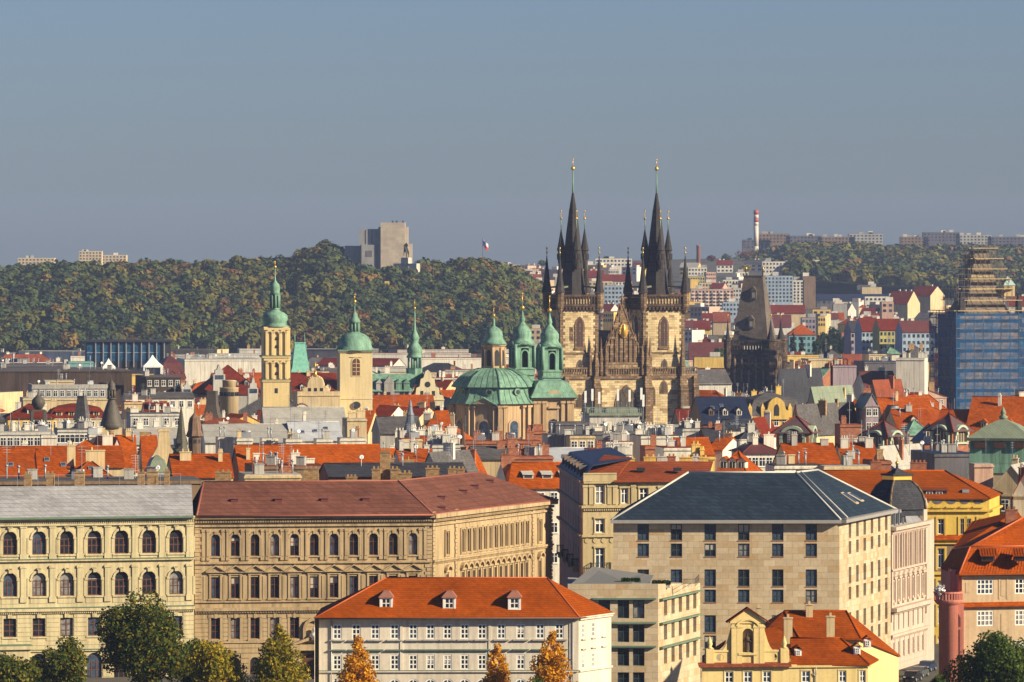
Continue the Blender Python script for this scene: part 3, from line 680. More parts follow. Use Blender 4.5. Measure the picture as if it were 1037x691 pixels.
def annex():
    org = (X(666.5, 735), 735)
    t = thing('stone_annex', 'low stone wing with ledges over paired windows and a roof terrace', 'building', (*org, 0))
    A = Wall((575, 735), (666.5, 735), org); w = A.w; z = lambda py: A.z(640, py); zt = z(591.5); ops = []
    rows = ((626.3, 608), (650.5, 633.2), (674.5, 657), (698, 681))
    for px in (612, 631.3, 646.8):
        u = A.u(px); ops += [(u-.74, u+.74, z(a), z(b), False) for a, b in rows]
    mb = A.mb(); facade(mb, w, 0, zt, ops, .45); mb.box(0, w, .02, .5, zt-.5, zt-.01); mb.build('wall', STONE, t)
    fm = MATS['dark teal frame']
    for o in ops: window(t, A.M, A.ang, (o[0]+o[1])/2, o[2], o[1]-o[0], o[3]-o[2], False, (2, (.62,)), .11, fm, .36, gw=(6, 4, 1))
    for a, b in ((607.2, 605.6), (631.8, 630.2), (655.6, 654)):
        mb = A.mb(); mb.box(A.u(600), A.u(664.5), -.55, .02, z(a), z(b)); mb.build('ledge', LEDGE, t)
    B = Wall((666.5, 735), (709, 756), org); wb = B.w; ops = []
    for px in (674, 681.6, 689, 696.5, 703.6):
        u = B.u(px)
        ops += [(u-.85, u+.85, z(625.5), z(609), False), (u-.85, u+.85, z(650), z(633.5), False), (u-.85, u+.85, z(674.5), z(658), False)]
    mb = B.mb(); facade(mb, wb, 0, zt-1.1, ops, .7); mb.face([(0, 0, zt-1.1), (wb, 0, zt-1.1), (0, 0, zt)]); mb.build('wall', STONE, t)
    for o in ops: window(t, B.M, B.ang, (o[0]+o[1])/2, o[2], o[1]-o[0], o[3]-o[2], False, (2, (.62,)), .11, fm, .55, gw=(4, 2, 3))
    for a, b in ((608.6, 606.8), (633, 631.3), (657.5, 655.8)):
        mb = B.mb(); mb.box(.5, wb-1.0, -.5, .02, z(a), z(b)); mb.build('ledge', LEDGE, t)
    o3 = lambda px, Y, z_: Vector((X(px, Y)-org[0], Y-org[1], z_))
    mb = MB(); mb.face([o3(575, 735.3, zt-.4), o3(666, 735.3, zt-.4), o3(707, 757, zt-1.2), o3(575, 757, zt-.4)]); mb.build('terrace_deck', CONC, t)
    mb = MB(); slope(mb, [o3(578, 736.5, zt-.1), o3(640, 736.5, zt+.05), o3(655, 752, zt+.3), o3(600, 752, zt+1.3)], .2); slope(mb, [o3(640, 736.6, zt+.0), o3(658, 738, zt-.1), o3(662, 752, zt+.2), o3(655, 752, zt+.28)], .2); mb.build('canopy_roof', paint('grey membrane', (.17, .165, .155), .8), t)
    mb = MB(); a, b, c = o3(692, 741, zt-.8), o3(703.5, 741, zt-.8), o3(708, 756, zt-1.0)
    for p, q in ((a, b), (b, c)):
        n = 9
        for h in (.5, 1.05): mb.bar(p + Vector((0, 0, h)), q + Vector((0, 0, h)), .03, 4)
        for i in range(n+1): r = p + (q-p)*i/n; mb.bar(r, r + Vector((0, 0, 1.05)), .025, 4)
    mb.build('railing', BLACK, t)
    for px in (633.8, 643.8, 665, 674.5):
        g = thing('planter', 'low green clipped shrub in a trough on the stone terrace', 'planter', (X(px, 739), 739, zt-.45 if px < 660 else zt-.75), group='shrubs on the terrace')
        mb = MB(); mb.box(-.5, .5, -.25, .25, 0, .45); mb.build('trough', CONC, g)
        rr = random.Random(int(px)); mb = MB()
        for _ in range(260):
            c = Vector((rr.uniform(-.55, .55), rr.uniform(-.3, .3), .45 + rr.random()*.5)); n = Vector((rr.gauss(0, 1), rr.gauss(0, 1), rr.gauss(0, 1)+.4)).normalized(); a = n.orthogonal().normalized()*.11; b = n.cross(a)
            mb.face([c-a-b, c+a-b, c+a+b, c-a+b])
        mb.build('shrub', leafmat('shrub leaves', (.03, .06, .015), (.045, .085, .02), (.06, .1, .03)), g)
annex()

# ---- small yellow house with the curved baroque gable
def statue(parent, c, h, mat, name='statue', seed=1):
    """a robed standing figure on a round foot, as one body"""
    mb = MB(); k = h/1.8
    pr = [(.24, 0), (.26, .05), (.2, .08), (.27, .3), (.22, .75), (.2, .95), (.25, 1.2), (.26, 1.38), (.12, 1.48), (.08, 1.52), (.115, 1.6), (.125, 1.68), (.09, 1.77), (.01, 1.8)]
    mb.lathe([(r*k, z*k) for r, z in pr], 10, q=.75)
    mb.bar((.24*k, 0, 1.32*k), (.34*k, -.12*k, 1.0*k), .075*k, 6, r2=.055*k); mb.bar((.34*k, -.12*k, 1.0*k), (.14*k, -.26*k, 1.12*k), .055*k, 6, r2=.045*k)
    mb.bar((-.24*k, 0, 1.32*k), (-.36*k, -.05*k, 1.02*k), .075*k, 6, r2=.055*k); mb.bar((-.36*k, -.05*k, 1.02*k), (-.3*k, -.24*k, 1.25*k), .055*k, 6, r2=.045*k)
    o = mb.build(name, mat, parent); o.location = c; return o
def baroque_house():
    org = (X(757, 655), 655)
    t = thing('baroque_house', 'small yellow baroque house with statue niche gable and orange tiled wing', 'house', (*org, 0))
    mw = plaster('butter yellow plaster', (0.72, 0.55, 0.24), .1)
    A = Wall((711, 654), (879, 656), org); w = A.w; z = lambda py: A.z(757, py); ze = z(673.5); ops = []
    for px, pw in ((738.3, 8.4), (757.3, 8.4), (776.5, 8.4), (816, 8.6), (853.2, 7.4), (873.4, 6)):
        u = A.u(px); k = pw*.5*.113; ops.append((u-k, u+k, z(702), z(680), False))
    mb = A.mb(); facade(mb, w, 0, ze, ops, .2)
    for o in ops: mb.box(o[0]-.14, o[0]-.02, -.05, .03, o[2], o[3]+.12); mb.box(o[1]+.02, o[1]+.14, -.05, .03, o[2], o[3]+.12); mb.box(o[0]-.14, o[1]+.14, -.06, .03, o[3]+.02, o[3]+.16)
    mb.build('wall', mw, t)
    for o in ops: window(t, A.M, A.ang, (o[0]+o[1])/2, o[2], o[1]-o[0], o[3]-o[2], False, (2, (.26, .5, .74)), .11, WHITE, .12, gw=(6, 3, 1))
    mb = A.mb(); ug = A.u(801); mb.box(-.2, ug, -.28, .03, ze-.35, ze-.15); mb.box(ug+.003, w+.3, -.2, .03, ze-.34, ze-.1); mb.build('cornice', mw, t)
    mb = A.mb(); slope(mb, [(-.45, -.55, ze-.12), (ug, -.55, ze-.12), (ug, .4, ze+.3), (-.45, .4, ze+.3)], .1); mb.build('tiled_ledge', ROOF['brown'], t)
    # gable wall with niche
    mb = A.mb(); c = A.u(757.5); gz = ze + .1; n0, n1, nb, ntp = A.u(752.3), A.u(762.8), z(661), z(637)
    gl, gr = A.u(741.5), A.u(773.5); gt = z(631.5)
    M0 = mb.M; mb.M = M0 @ Matrix.Translation((0, .25, 0))
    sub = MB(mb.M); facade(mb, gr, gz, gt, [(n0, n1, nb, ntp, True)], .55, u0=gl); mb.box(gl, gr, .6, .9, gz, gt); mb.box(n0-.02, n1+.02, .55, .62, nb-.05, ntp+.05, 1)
    for px in (743.5, 749, 766, 771.8): u = A.u(px); mb.box(u-.3, u+.3, -.18, .02, gz, gt-.1); mb.box(u-.38, u+.38, -.24, .02, gt-.5, gt-.3)
    for i in range(8):
        a, b = math.pi*i/8, math.pi*(i+1)/8; r = (n1-n0)/2; e = ntp - r
        mb.slab([((n0+n1)/2 + k*math.cos(x), e + k*math.sin(x)) for k, x in ((r+.35, a), (r+.35, b), (r+.04, b), (r+.04, a))], -.12, .02)
    mb.box(n0-.5, n1+.5, -.25, .03, nb-.3, nb-.05)
    mb.slab([(gl-.25, gt), (gr+.25, gt), (gr+.2, gt+.25), (c, gt+1.75), (gl-.2, gt+.25)], -.16, .7)
    for i in range(7):
        a, b = math.pi*(.12+.76*i/7), math.pi*(.12+.76*(i+1)/7)
        mb.slab([(c+k*math.cos(x), gt-.75+k*.85*math.sin(x)) for k, x in ((1.55, a), (1.55, b), (1.3, b), (1.3, a))], -.3, -.1)
    # side scrolls, urn pedestals and round holes
    for s, e0, e1 in ((-1, A.u(714.5), gl), (1, gr, A.u(799.5))):
        h = z(659.5)
        hole = A.u(729.5) if s < 0 else A.u(783.8); r = .42; N_ = 16
        ring = [(hole + r*math.cos(2*math.pi*i/N_), gz+.75 + r*math.sin(2*math.pi*i/N_)) for i in range(N_)]
        bx = [(hole + 1.0*max(-1, min(1, 1.42*math.cos(2*math.pi*i/N_))), gz+.75 + .75*max(-1, min(1, 1.42*math.sin(2*math.pi*i/N_)))) for i in range(N_)]
        for i in range(N_): mb.slab([bx[i], bx[(i+1) % N_], ring[(i+1) % N_], ring[i]], .1, .5)
        mb.box(min(e0, hole-1.0), hole-1.0, .1, .5, gz, h) if hole-1.0 > e0 else None
        mb.box(hole+1.0, e1, .1, .5, gz, h) if e1 > hole+1.0 else None
        mb.box(e0, e1, .02, .56, h-.12, h+.1)
        pe = e0+.55 if s < 0 else e1-.55
        mb.box(pe-.45, pe+.45, -.1, .6, gz, h+.3); mb.lathe([(.42, h+.3), (.2, h+.5), (.34, h+.8), (.24, h+1.15), (.1, h+1.5), (.02, h+1.7)], 10, (pe, .25))
        q = gl if s < 0 else gr
        for i in range(5):
            k0, k1 = i/5, (i+1)/5; f = lambda k: (1-k)**2*3.0
            mb.slab([(q + s*1.3*k0, gz), (q + s*1.3*k1, gz), (q + s*1.3*k1, h+f(k1)), (q + s*1.3*k0, h+f(k0))], .12, .48)
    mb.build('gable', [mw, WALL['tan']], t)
    g = A.mb(); g.M = M0
    slope(g, [(gl-.6, -.25, gt+.22), (c, -.25, gt+1.85), (c, 1.2, gt+1.85), (gl-.6, 1.2, gt+.22)], .14); slope(g, [(c, -.25, gt+1.85), (gr+.6, -.25, gt+.22), (gr+.6, 1.2, gt+.22), (c, 1.2, gt+1.85)], .14)
    g.build('gable_roof', ROOF['red'], t)
    s_ = statue(t, M0 @ Vector(((n0+n1)/2, .5, nb)), 2.2, DARKSTONE)
    # roofs
    o3 = lambda px, Y, z_: Vector((X(px, Y)-org[0], Y-org[1], z_)); tl = tiles('ribbed orange tiles', (0.36, 0.074, 0.004), .35, .25, .8, .35, .5)
    zr = Z(646.5, 660.5); mb = MB()
    slope(mb, [o3(800.5, 655.1, ze), o3(880.5, 655.6, ze), o3(851, 660.5, zr), o3(800.5, 660.5, zr)]); slope(mb, [o3(880.5, 655.6, ze), o3(890, 664, ze), o3(851, 660.5, zr)]); slope(mb, [o3(890, 664, ze), o3(800, 667, ze), o3(800, 660.5, zr), o3(851, 660.5, zr)])
    slope(mb, [o3(711, 655.4, ze+.1), o3(711, 668, ze+.1), o3(735, 662, zr-.3), o3(735, 658, zr-.3)]); slope(mb, [o3(738, 656, zr-1.4), o3(800.5, 656, zr-1.4), o3(790, 663, zr+1.0), o3(757, 663, zr+1.0)])
    mb.build('roof', tl, t)
    mb = MB(); z2 = Z(618.7, 672); z2e = Z(647, 666); h1, h2 = o3(794, 672, z2), o3(857, 672, z2)
    slope(mb, [o3(766, 668, Z(648, 668)), o3(810, 666, z2e), h1]); slope(mb, [o3(810, 666, z2e), o3(872, 666.5, z2e), h2, h1]); slope(mb, [o3(872, 666.5, z2e), o3(912, 676, Z(664, 676)), h2]); slope(mb, [o3(760, 680, z2e), o3(766, 668, Z(648, 668)), h1, o3(780, 680, z2e+1)])
    slope(mb, [o3(912, 676, Z(664, 676)), o3(900, 686, Z(660, 686)), h2]); slope(mb, [o3(900, 686, Z(660, 686)), o3(770, 684, z2e), h1, h2])
    mb.build('rear_roof', tl, t)
    mb = MB(); mb.face([o3(768, 668.3, 0), o3(870, 667, 0), o3(870, 667, z2e), o3(768, 668.3, z2e)]); mb.face([o3(870, 667, 0), o3(910, 676, 0), o3(910, 676, Z(664, 676)-.1), o3(870, 667, z2e-.1)]); mb.face([o3(879, 656, 0), o3(888.5, 664, 0), o3(888.5, 664, ze), o3(879, 656, ze)]); mb.face([o3(711, 668, 0), o3(711, 654, 0), o3(711, 654, ze), o3(711, 668, ze)])
    mb.build('rear_wall', mw, t)
    for rs in (((o3(800.5, 660.5, zr+.05), o3(851, 660.5, zr+.05)), (o3(880.5, 655.6, ze), o3(851, 660.5, zr))), ((h1, h2), (o3(810, 666, z2e), h1), (o3(872, 666.5, z2e), h2))):
        mb = MB()
        for a, b in rs: mb.bar(a, b, .11)
        mb.build('ridge_cap', tl, t)
    for px, yt, yb, Y, wd in ((798, 626.5, 652, 663, 1.0), (819.5, 613, 634, 671, .8), (841, 625, 648, 664, .95), (768, 616, 640, 672, .55)):
        chimney(t, X(px, Y)-org[0], Y-org[1], Z(yb, Y), Z(yt, Y), wd, .8, WALL['cream'], 1)
    for px, Y, zz in ((808.2, 656.9, Z(664.8, 656.9)), (868, 657.4, Z(662.5, 657.4)), (878.5, 662, Z(655, 662))):
        mb = MB(); mb.box(-.4, .4, 0, 1.6, -.2, .85); o = mb.build('dormer', WHITE, t); o.location = (X(px, Y)-org[0], Y-org[1], zz)
        mb = MB(); slope(mb, [(-.6, -.15, .8), (0, -.15, 1.25), (0, 2, 1.25), (-.6, 2, .8)], .08); slope(mb, [(0, -.15, 1.25), (.6, -.15, .8), (.6, 2, .8), (0, 2, 1.25)], .08); mb.build('dormer_roof', tl, o)
        fr, pn = winmesh(.5, .62, False, (2, (.5,)), .08, WHITE); put(fr, 'window', o, (0, -.06, .08)); put(pn[0], 'pane', o, (0, -.06, .08))
    mb = A.mb(); u = A.u(826); mb.bar((u, -.2, ze-.3), (u, -.12, ze-1.2), .06); mb.bar((u-.4, -.12, ze-1.0), (u, -.12, ze-1.4), .06); mb.bar((u, -.12, 0), (u, -.12, ze-1.2), .06); mb.build('downpipe', STEEL, t)
baroque_house()

# ---- white ornate house with the dark square dome
def dome_house():
    org = (X(902, 791), 791)
    t = thing('corner_house', 'ornate white town house with a dark square corner dome', 'building', (*org, 0))
    mw = plaster('warm white stucco', (0.54, 0.42, 0.33), .14)
    A = Wall((901.5, 791.3), (938.5, 813), org); w = A.w; z = lambda py: A.z(902, py); zt = z(534); ops = []
    n = 7; us = [w*(i+.7)/(n+.6) for i in range(n)]
    for u in us: ops += [(u-.5, u+.5, z(573), z(546), False), (u-.5, u+.5, z(609), z(590), False), (u-.5, u+.5, z(640), z(624), False), (u-.5, u+.5, z(668), z(652), False)]
    mb = A.mb(); facade(mb, w, 0, zt, ops, .35)
    for u in us:
        for s in (-1, 1): mb.box(u+s*.95-.2, u+s*.95+.2, -.35, .03, z(577), z(542)); mb.box(u+s*.75-.1, u+s*.75+.1, -.15, .03, z(611), z(588))
        mb.box(u-.9, u+.9, -.4, .03, z(587), z(585)); mb.slab([(u-.95, z(584.5)), (u+.95, z(584.5)), (u, z(580.5))], -.35, .03); mb.box(u-.8, u+.8, -.3, .03, z(613), z(611))
        for k in range(5): mb.box(u-.7+k*.3, u-.6+k*.3, -.22, .03, z(580), z(576.5))
    courses(mb, w, .3, z(644), .7, .1, ops, .08); mb.box(0, w, -.4, .03, z(579), z(577))
    mb.box(0, .9, -.25, .03, z(630), zt); mb.box(w-1.1, w, -.25, .03, z(630), zt)
    mb.build('wall', mw, t)
    for a, b, d in ((537.5, 534, .9), (541, 539, .4), (620, 616, 1.0), (646, 643.5, .4)):
        mb = A.mb(); mb.box(-.1, w+d*.6, -d, .03, z(a), z(b)); dentils(mb, w, z(a)-.3, 36, d*.6, .3); mb.build('cornice', mw, t)
    for o in ops: window(t, A.M, A.ang, (o[0]+o[1])/2, o[2], o[1]-o[0], o[3]-o[2], False, (2, (.65,)), .1, WHITE, .27, gw=(4, 2, 4))
    C = Wall((938.5, 813), (946, 816), org); mb = C.mb(); mb.box(0, C.w, 0, 14, 0, zt-.02); mb.build('end_wall', mw, t)
    mb = MB(); R = A.M.to_3x3()
    mb.M = A.M; slope(mb, [(0, .2, zt), (w, .2, zt), (w, 3.0, zt+3.3), (0, 3.0, zt+3.3)], .15); mb.face([(0, 3.0, zt+3.3), (w, 3, zt+3.3), (w, 14, zt+3.5), (0, 14, zt+3.5)]); mb.face([(w, .2, zt), (w, 14, zt), (w, 14, zt+3.5), (w, 3, zt+3.3)]); mb.build('mansard', metal('grey mansard sheet', (.27, .27, .28), (.16, .15, .15), .6, .7, .4), t)
    for k in range(4):
        mb = MB(A.M); u = 1.4 + k*2.6; mb.box(u-.5, u+.5, .1, 2.2, zt+.1, zt+1.7)
        for i in range(6):
            a, b = math.pi*i/6, math.pi*(i+1)/6; mb.slab([(u, zt+1.7), (u+.55*math.cos(a), zt+1.7+.5*math.sin(a)), (u+.55*math.cos(b), zt+1.7+.5*math.sin(b))], .05, 2.4)
        d = mb.build('dormer', MATS['grey mansard sheet'], t); mb = MB(A.M); mb.box(u-.3, u+.3, .02, .12, zt+.3, zt+1.75); mb.build('pane', GLASS[0], d)
    # the dome
    Yd = 802.0; c = Vector((X(908.5, Yd)-org[0], Yd-org[1], 0)); zb, zd = Z(515.5, Yd), Z(485, Yd); r = 4.35
    M = Matrix.Translation(c) @ Matrix.Rotation(rad(28), 4, 'Z')
    d = put(bpy.data.meshes.new('dome'), 'dome', t); mb = MB(M); s2 = math.sqrt(2); prof = [(1.0, 0), (.97, .25), (.88, .52), (.72, .76), (.5, .93), (.4, 1.0)]
    mb.lathe([(r*k*.94, zb + (zd-zb)*h) for k, h in prof], 4, a0=math.pi/4, smooth=False); mb.box(-r*.6, r*.6, -r*.6, r*.6, zb-.9, zb+.1)
    d.data = mb.mesh('dome', ROOF['dark'])
    for i in range(4):
        mb = MB(M); a = math.pi/4 + i*math.pi/2
        for (k0, h0), (k1, h1) in zip(prof, prof[1:]): mb.bar((r*.95*k0*math.cos(a), r*.95*k0*math.sin(a), zb+(zd-zb)*h0), (r*.95*k1*math.cos(a), r*.95*k1*math.sin(a), zb+(zd-zb)*h1), .17, 6)
        mb.build('rib', paint('bronze rib', (.14, .09, .045)), d)
    mb = MB(M); k = r*.34; mb.box(-k, k, -k, k, zd-.1, zd+.45, 1); mb.box(-k-.2, k+.2, -k-.2, k+.2, zd+.45, zd+.75, 0); mb.lathe([(k*1.1, zd+.75), (k*.6, zd+1.15), (.2, zd+1.5), (.16, zd+2.0)], 4, a0=math.pi/4, m=0, smooth=False); mb.ball((0, 0, zd+2.2), .28, m=1); mb.bar((0, 0, zd+2.3), (0, 0, zd+3.6), .05, 5, 1)
    mb.build('lantern', [ROOF['dark'], GOLD], d)
    mb = MB(A.M); u = w*.75; 
    mb.box(w-2.4, w-.3, -.15, .5, zt, zt+2.2); mb.slab([(w-2.6, zt+2.2), (w-.1, zt+2.2), (w-1.35, zt+3.2)], -.2, .5); mb.build('attic', mw, t)
dome_house()

# ---- yellow and brown house with the orange hip roof
def yellow_house():
    Y0 = 850; org = (X(965, Y0), Y0)
    t = thing('apartment_house', 'yellow and brown apartment house with long orange hip roof and scalloped parapet', 'building', (*org, 0))
    A = Wall((905, 849), (1002, Y0), org); w = A.w; z = lambda py: A.z(965, py); zt = z(504.5); ops = []
    my = plaster('strong yellow plaster', (0.62, 0.42, 0.085), .12)
    for a, b in ((541, 525.5), (575.5, 555.5), (606, 588), (632, 614), (660, 645)):
        for px, pw in ((923, 6.5), (938.5, 6.5), (953, 6.5), (974.7, 4.6), (981, 4.6), (994, 6)):
            u = A.u(px); k = pw*.0733; ops.append((u-k, u+k, z(a), z(b), False))
    mb = A.mb()
    facade(mb, w, 0, z(579), [o for o in ops if o[2] < z(579)], .3, 0); facade(mb, w, z(579), z(551), [o for o in ops if z(579) < o[2] < z(551)], .3, 1); facade(mb, w, z(551), zt, [o for o in ops if o[2] > z(551)], .3, 0)
    for o in ops:
        mb.box(o[0]-.35, o[0]-.02, -.12, .03, o[2]-.3, o[3]+.3, 0); mb.box(o[1]+.02, o[1]+.35, -.12, .03, o[2]-.3, o[3]+.3, 0); mb.box(o[0]-.02, o[1]+.02, -.12, .03, o[3]+.02, o[3]+.3, 0)
    mb.build('wall', [my, WALL['brown']], t)
    for o in ops: window(t, A.M, A.ang, (o[0]+o[1])/2, o[2], o[1]-o[0], o[3]-o[2], False, (2, (.68,)), .1, WHITE, .24, gw=(6, 3, 2))
    mb = A.mb(); mb.box(0, w, -.5, .03, z(518.3), z(516.2)); mb.box(0, w, -.35, .03, z(551), z(546.5)); mb.box(0, w, -.35, .03, z(582), z(579)); mb.build('cornice', my, t)
    mb = A.mb(); slope(mb, [(0, -.75, z(546.4)), (w, -.75, z(546.4)), (w, .02, z(541.5)), (0, .02, z(541.5))], .12); mb.build('tiled_ledge', ROOF['orange'], t)
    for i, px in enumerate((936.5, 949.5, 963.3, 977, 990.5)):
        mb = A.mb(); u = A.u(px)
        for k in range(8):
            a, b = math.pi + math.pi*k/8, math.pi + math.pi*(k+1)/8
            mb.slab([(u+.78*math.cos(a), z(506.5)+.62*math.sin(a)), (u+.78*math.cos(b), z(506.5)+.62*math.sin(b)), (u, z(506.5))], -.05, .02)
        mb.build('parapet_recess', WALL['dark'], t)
        mb = A.mb(); mb.box(u-.8, u+.8, -.3, .02, z(513.8)-.1, z(513.8)+.12); mb.build('parapet_shelf', my, t)
    B = Wall((1002, Y0), (1014, 868), org); mb = B.mb(); facade(mb, B.w, 0, zt, [], .2); mb.box(0, B.w, -.5, .03, z(518.3), z(516.2)-.01); mb.build('wall', my, t)
    o3 = lambda px, Y, z_: Vector((X(px, Y)-org[0], Y-org[1], z_)); zr = Z(477, 860)
    f0, f1, f2 = o3(800, 848.6, zt), o3(1003, 849.4, zt), o3(1016, 868.5, zt); r0, r1 = o3(806, 860, zr), o3(957, 861, zr); b1, b0 = o3(985, 876, zt), o3(800, 874, zt)
    mb = MB(); slope(mb, [f0, f1, r1, r0]); slope(mb, [f1, f2, r1]); slope(mb, [f2, b1, r1]); slope(mb, [b1, b0, r0, r1]); mb.build('roof', tiles('burnt orange tiles', (0.32, 0.068, 0.003), .45, .14, .8, .22, .35), t)
    mb = MB(); mb.bar(r0, r1, .12); mb.build('ridge_cap', ROOF['orange'], t); mb = MB(); mb.bar(f1, r1, .14); mb.build('hip_cap', ROOF['orange'], t)
    mb = MB(); mb.face([o3(800, 849, 0), o3(905, 849, 0), o3(905, 849, zt), o3(800, 849, zt)]); mb.face([o3(800, 873, 0), o3(800, 849, 0), o3(800, 849, zt), o3(800, 873, zt)]); mb.face([o3(1014, 868, 0), o3(985, 876, 0), o3(985, 876, zt), o3(1014, 868, zt)]); mb.face([o3(800, 873, zt), o3(800, 849, zt), r0]); mb.build('rear_wall', my, t)
    mb = MB(); c = o3(946, 851, zt+.1); mb.box(-1.9, 1.9, 0, 3.4, .0, 1.05); o = mb.build('dormer', BLACK, t); o.location = c
    mb = MB(); slope(mb, [(-2.1, -.3, 1.06), (2.1, -.3, 1.06), (2.1, 4, 1.35), (-2.1, 4, 1.35)], .12); mb.build('dormer_roof', ROOF['brown'], o)
    for k in (-.7, .75): fr, pn = winmesh(1.0, .7, False, (2, ()), .08, WHITE); put(fr, 'window', o, (k, -.05, .1)); put(pn[1], 'pane', o, (k, -.05, .1))
    for px, k in ((978, .25), (850, .4)):
        q = o3(px, 851.5, zt+.7); mb = MB(); mb.box(-.5, .5, -.1, 1.2, 0, .45, 0); mb.face([(-.4, -.12, .05), (.4, -.12, .05), (.4, .9, .5), (-.4, .9, .5)], 1); o = mb.build('skylight', [STEEL, GLASS[1]], t); o.location = q
    chimney(t, *o3(887, 862, 0).xy, zr-1, zr+1.2, 1.6, .8, WALL['brick'], 2); chimney(t, *o3(930, 864, 0).xy, zr-1, zr+1.0, 2.4, .8, WALL['brick'], 4)
yellow_house()

# ---- tan villa with ribbed orange mansard, pink round turret
def villa():
    Y0 = 705; org = (X(975, Y0), Y0)
    t = thing('villa', 'tan villa with ribbed orange mansard roof and a pink round corner turret', 'house', (*org, 0))
    mw = plaster('sandy render', (0.52, 0.38, 0.235), .14); mp = plaster('salmon pink render', (0.58, 0.21, 0.15), .14)
    A = Wall((973.5, Y0), (1062, 708), org); w = A.w; z = lambda py: A.z(1000, py); ze = z(580.5); ops = []
    for px, pw in ((997.5, 17.5), (1036, 17.5)):
        u = A.u(px); k = pw*.0608
        for a, b in ((602, 586.8), (634, 618.5), (668, 650), (700, 682)): ops.append((u-k, u+k, z(a), z(b), False))
    mb = A.mb(); facade(mb, w, 0, ze, ops, .2)
    for px in (975, 1012, 1020): u = A.u(px); mb.box(u-.12, u+.12, -.06, .03, z(607), ze-.2)
    for px, a, b in ((980, 590, 600), (1016, 588, 604), (1016, 622, 640)): u = A.u(px); mb.box(u-.3, u+.3, -.05, .03, z(b), z(a))
    mb.box(0, w, -.45, .03, z(582.8), ze); mb.box(0, w, -.2, .03, z(585), z(583.4)); mb.box(0, w, -.15, .03, z(617), z(613.6)); mb.build('wall', mw, t)
    mb = A.mb(); slope(mb, [(-.3, -.6, z(613.6)), (w, -.6, z(613.6)), (w, .02, z(609.8)), (-.3, .02, z(609.8))], .1); mb.build('tiled_ledge', ROOF['orange'], t)
    for o in ops: window(t, A.M, A.ang, (o[0]+o[1])/2, o[2], o[1]-o[0], o[3]-o[2], False, (4, (.36, .68)), .13, WHITE, .1, gw=(6, 3, 1))
    o3 = lambda px, Y, z_: Vector((X(px, Y)-org[0], Y-org[1], z_))
    tl = tiles('ribbed vermilion tiles', (0.42, 0.082, 0.004), .34, .25, .75, .25, .2)
    def ribs(mb, a, b, c, d, n):
        a, b, c, d = map(Vector, (a, b, c, d))
        for i in range(n+1):
            k = i/n; mb.bar(a + (b-a)*k, d + (c-d)*k, .055, 4)
    zm = Z(553.5, 707.5); mb = MB(); f0, f1 = o3(971, 704, ze), o3(1064, 707, ze); m0, m1 = o3(982.5, 706.5, zm), o3(1066, 709.5, zm); r0, r1 = o3(1044, 713, Z(520, 713)), o3(1078, 714, Z(517, 714))
    lf = o3(953, 712, Z(575, 712)); lm = o3(965, 716, Z(556, 716)); lr = o3(1018, 722, Z(531, 722))
    slope(mb, [f0, f1, m1, m0]); slope(mb, [m0, m1, r1, r0]); slope(mb, [lf, f0, m0, lm]); slope(mb, [lm, m0, r0, lr]); ribs(mb, f0, f1, m1, m0, 30); ribs(mb, m0, m1, r1, r0, 26); ribs(mb, lf, f0, m0, lm, 7)
    bk = o3(1075, 724, ze); slope(mb, [r1, m1, f1, bk]); slope(mb, [bk, lf, lm, lr, r0, r1]); mb.build('roof', tl, t)
    mb = MB(); mb.bar(m0, m1, .1); mb.bar(m0, r0, .12); mb.bar(lm, m0, .1); mb.bar(f0, m0, .1); mb.build('ridge_cap', paint('terracotta ridge', (.5, .12, .04)), t)
    # little upright turret house roof behind and left
    mb = MB(); a, b, c = o3(962, 716, Z(560, 716)), o3(1003, 718, Z(553, 718)), o3(1030, 726, Z(517, 726)); d = o3(985, 730, Z(528, 730)); slope(mb, [a, b, c, d]); ribs(mb, a, b, c, d, 10); slope(mb, [b, o3(1050, 720, Z(545, 720)), c]); mb.build('rear_roof', tl, t)
    chimney(t, *o3(1024, 722, 0).xy, Z(530, 722), Z(517, 722), 1.5, 1.0, WALL['brick'], 2)
    for px in (1001, 1034):
        q = o3(px, 704.9, Z(568.5, 704.9)); mb = MB(); mb.box(-.8, .8, 0, 1.4, 0, .75); o = mb.build('dormer', DARKWOOD, t); o.location = q
        mb = MB(); slope(mb, [(-1.0, -.3, .72), (1.0, -.3, .72), (1.0, 1.6, 1.5), (-1.0, 1.6, 1.5)], .1); ribs(mb, (-1, -.3, .76), (1, -.3, .76), (1, 1.6, 1.54), (-1, 1.6, 1.54), 6); mb.build('dormer_roof', tl, o)
        mb = MB(); mb.box(-.6, .6, -.04, .02, .12, .6); mb.build('pane', GLASS[0], o)
    # turret
    d = put(bpy.data.meshes.new('turret'), 'turret', t); r = 1.2
    c1 = o3(956, 703.6, 0)
    mb = MB(); mb.lathe([(r, 0), (r, z(612)), (r+.25, z(611)), (r+.6, z(607.5)), (r+.6, z(606.5))], 20, (c1.x+.6, c1.y+.6)); mb.box(c1.x+.6, 0.05, -1.0, 8, 0, z(611)); mb.box(c1.x+.9, -.05, .3, 8, z(611), z(577)); d.data = mb.mesh('turret', mp)
    mb = MB(); cx, cy = c1.x+.6, c1.y+.6
    for k in range(16):
        a = math.pi*(1.0+1.0*k/15) - .35
        mb.box(cx+(r+.5)*math.cos(a)-.1, cx+(r+.5)*math.cos(a)+.1, cy+(r+.5)*math.sin(a)-.1, cy+(r+.5)*math.sin(a)+.1, z(606.5), z(599.8))
    ring = [(r+.38, z(599.8)), (r+.66, z(599.8)), (r+.66, z(598.2)), (r+.38, z(598.2))]; mb.lathe(ring + ring[:1], 20, (cx, cy), cap=False, smooth=False); mb.build('balcony', mp, d)
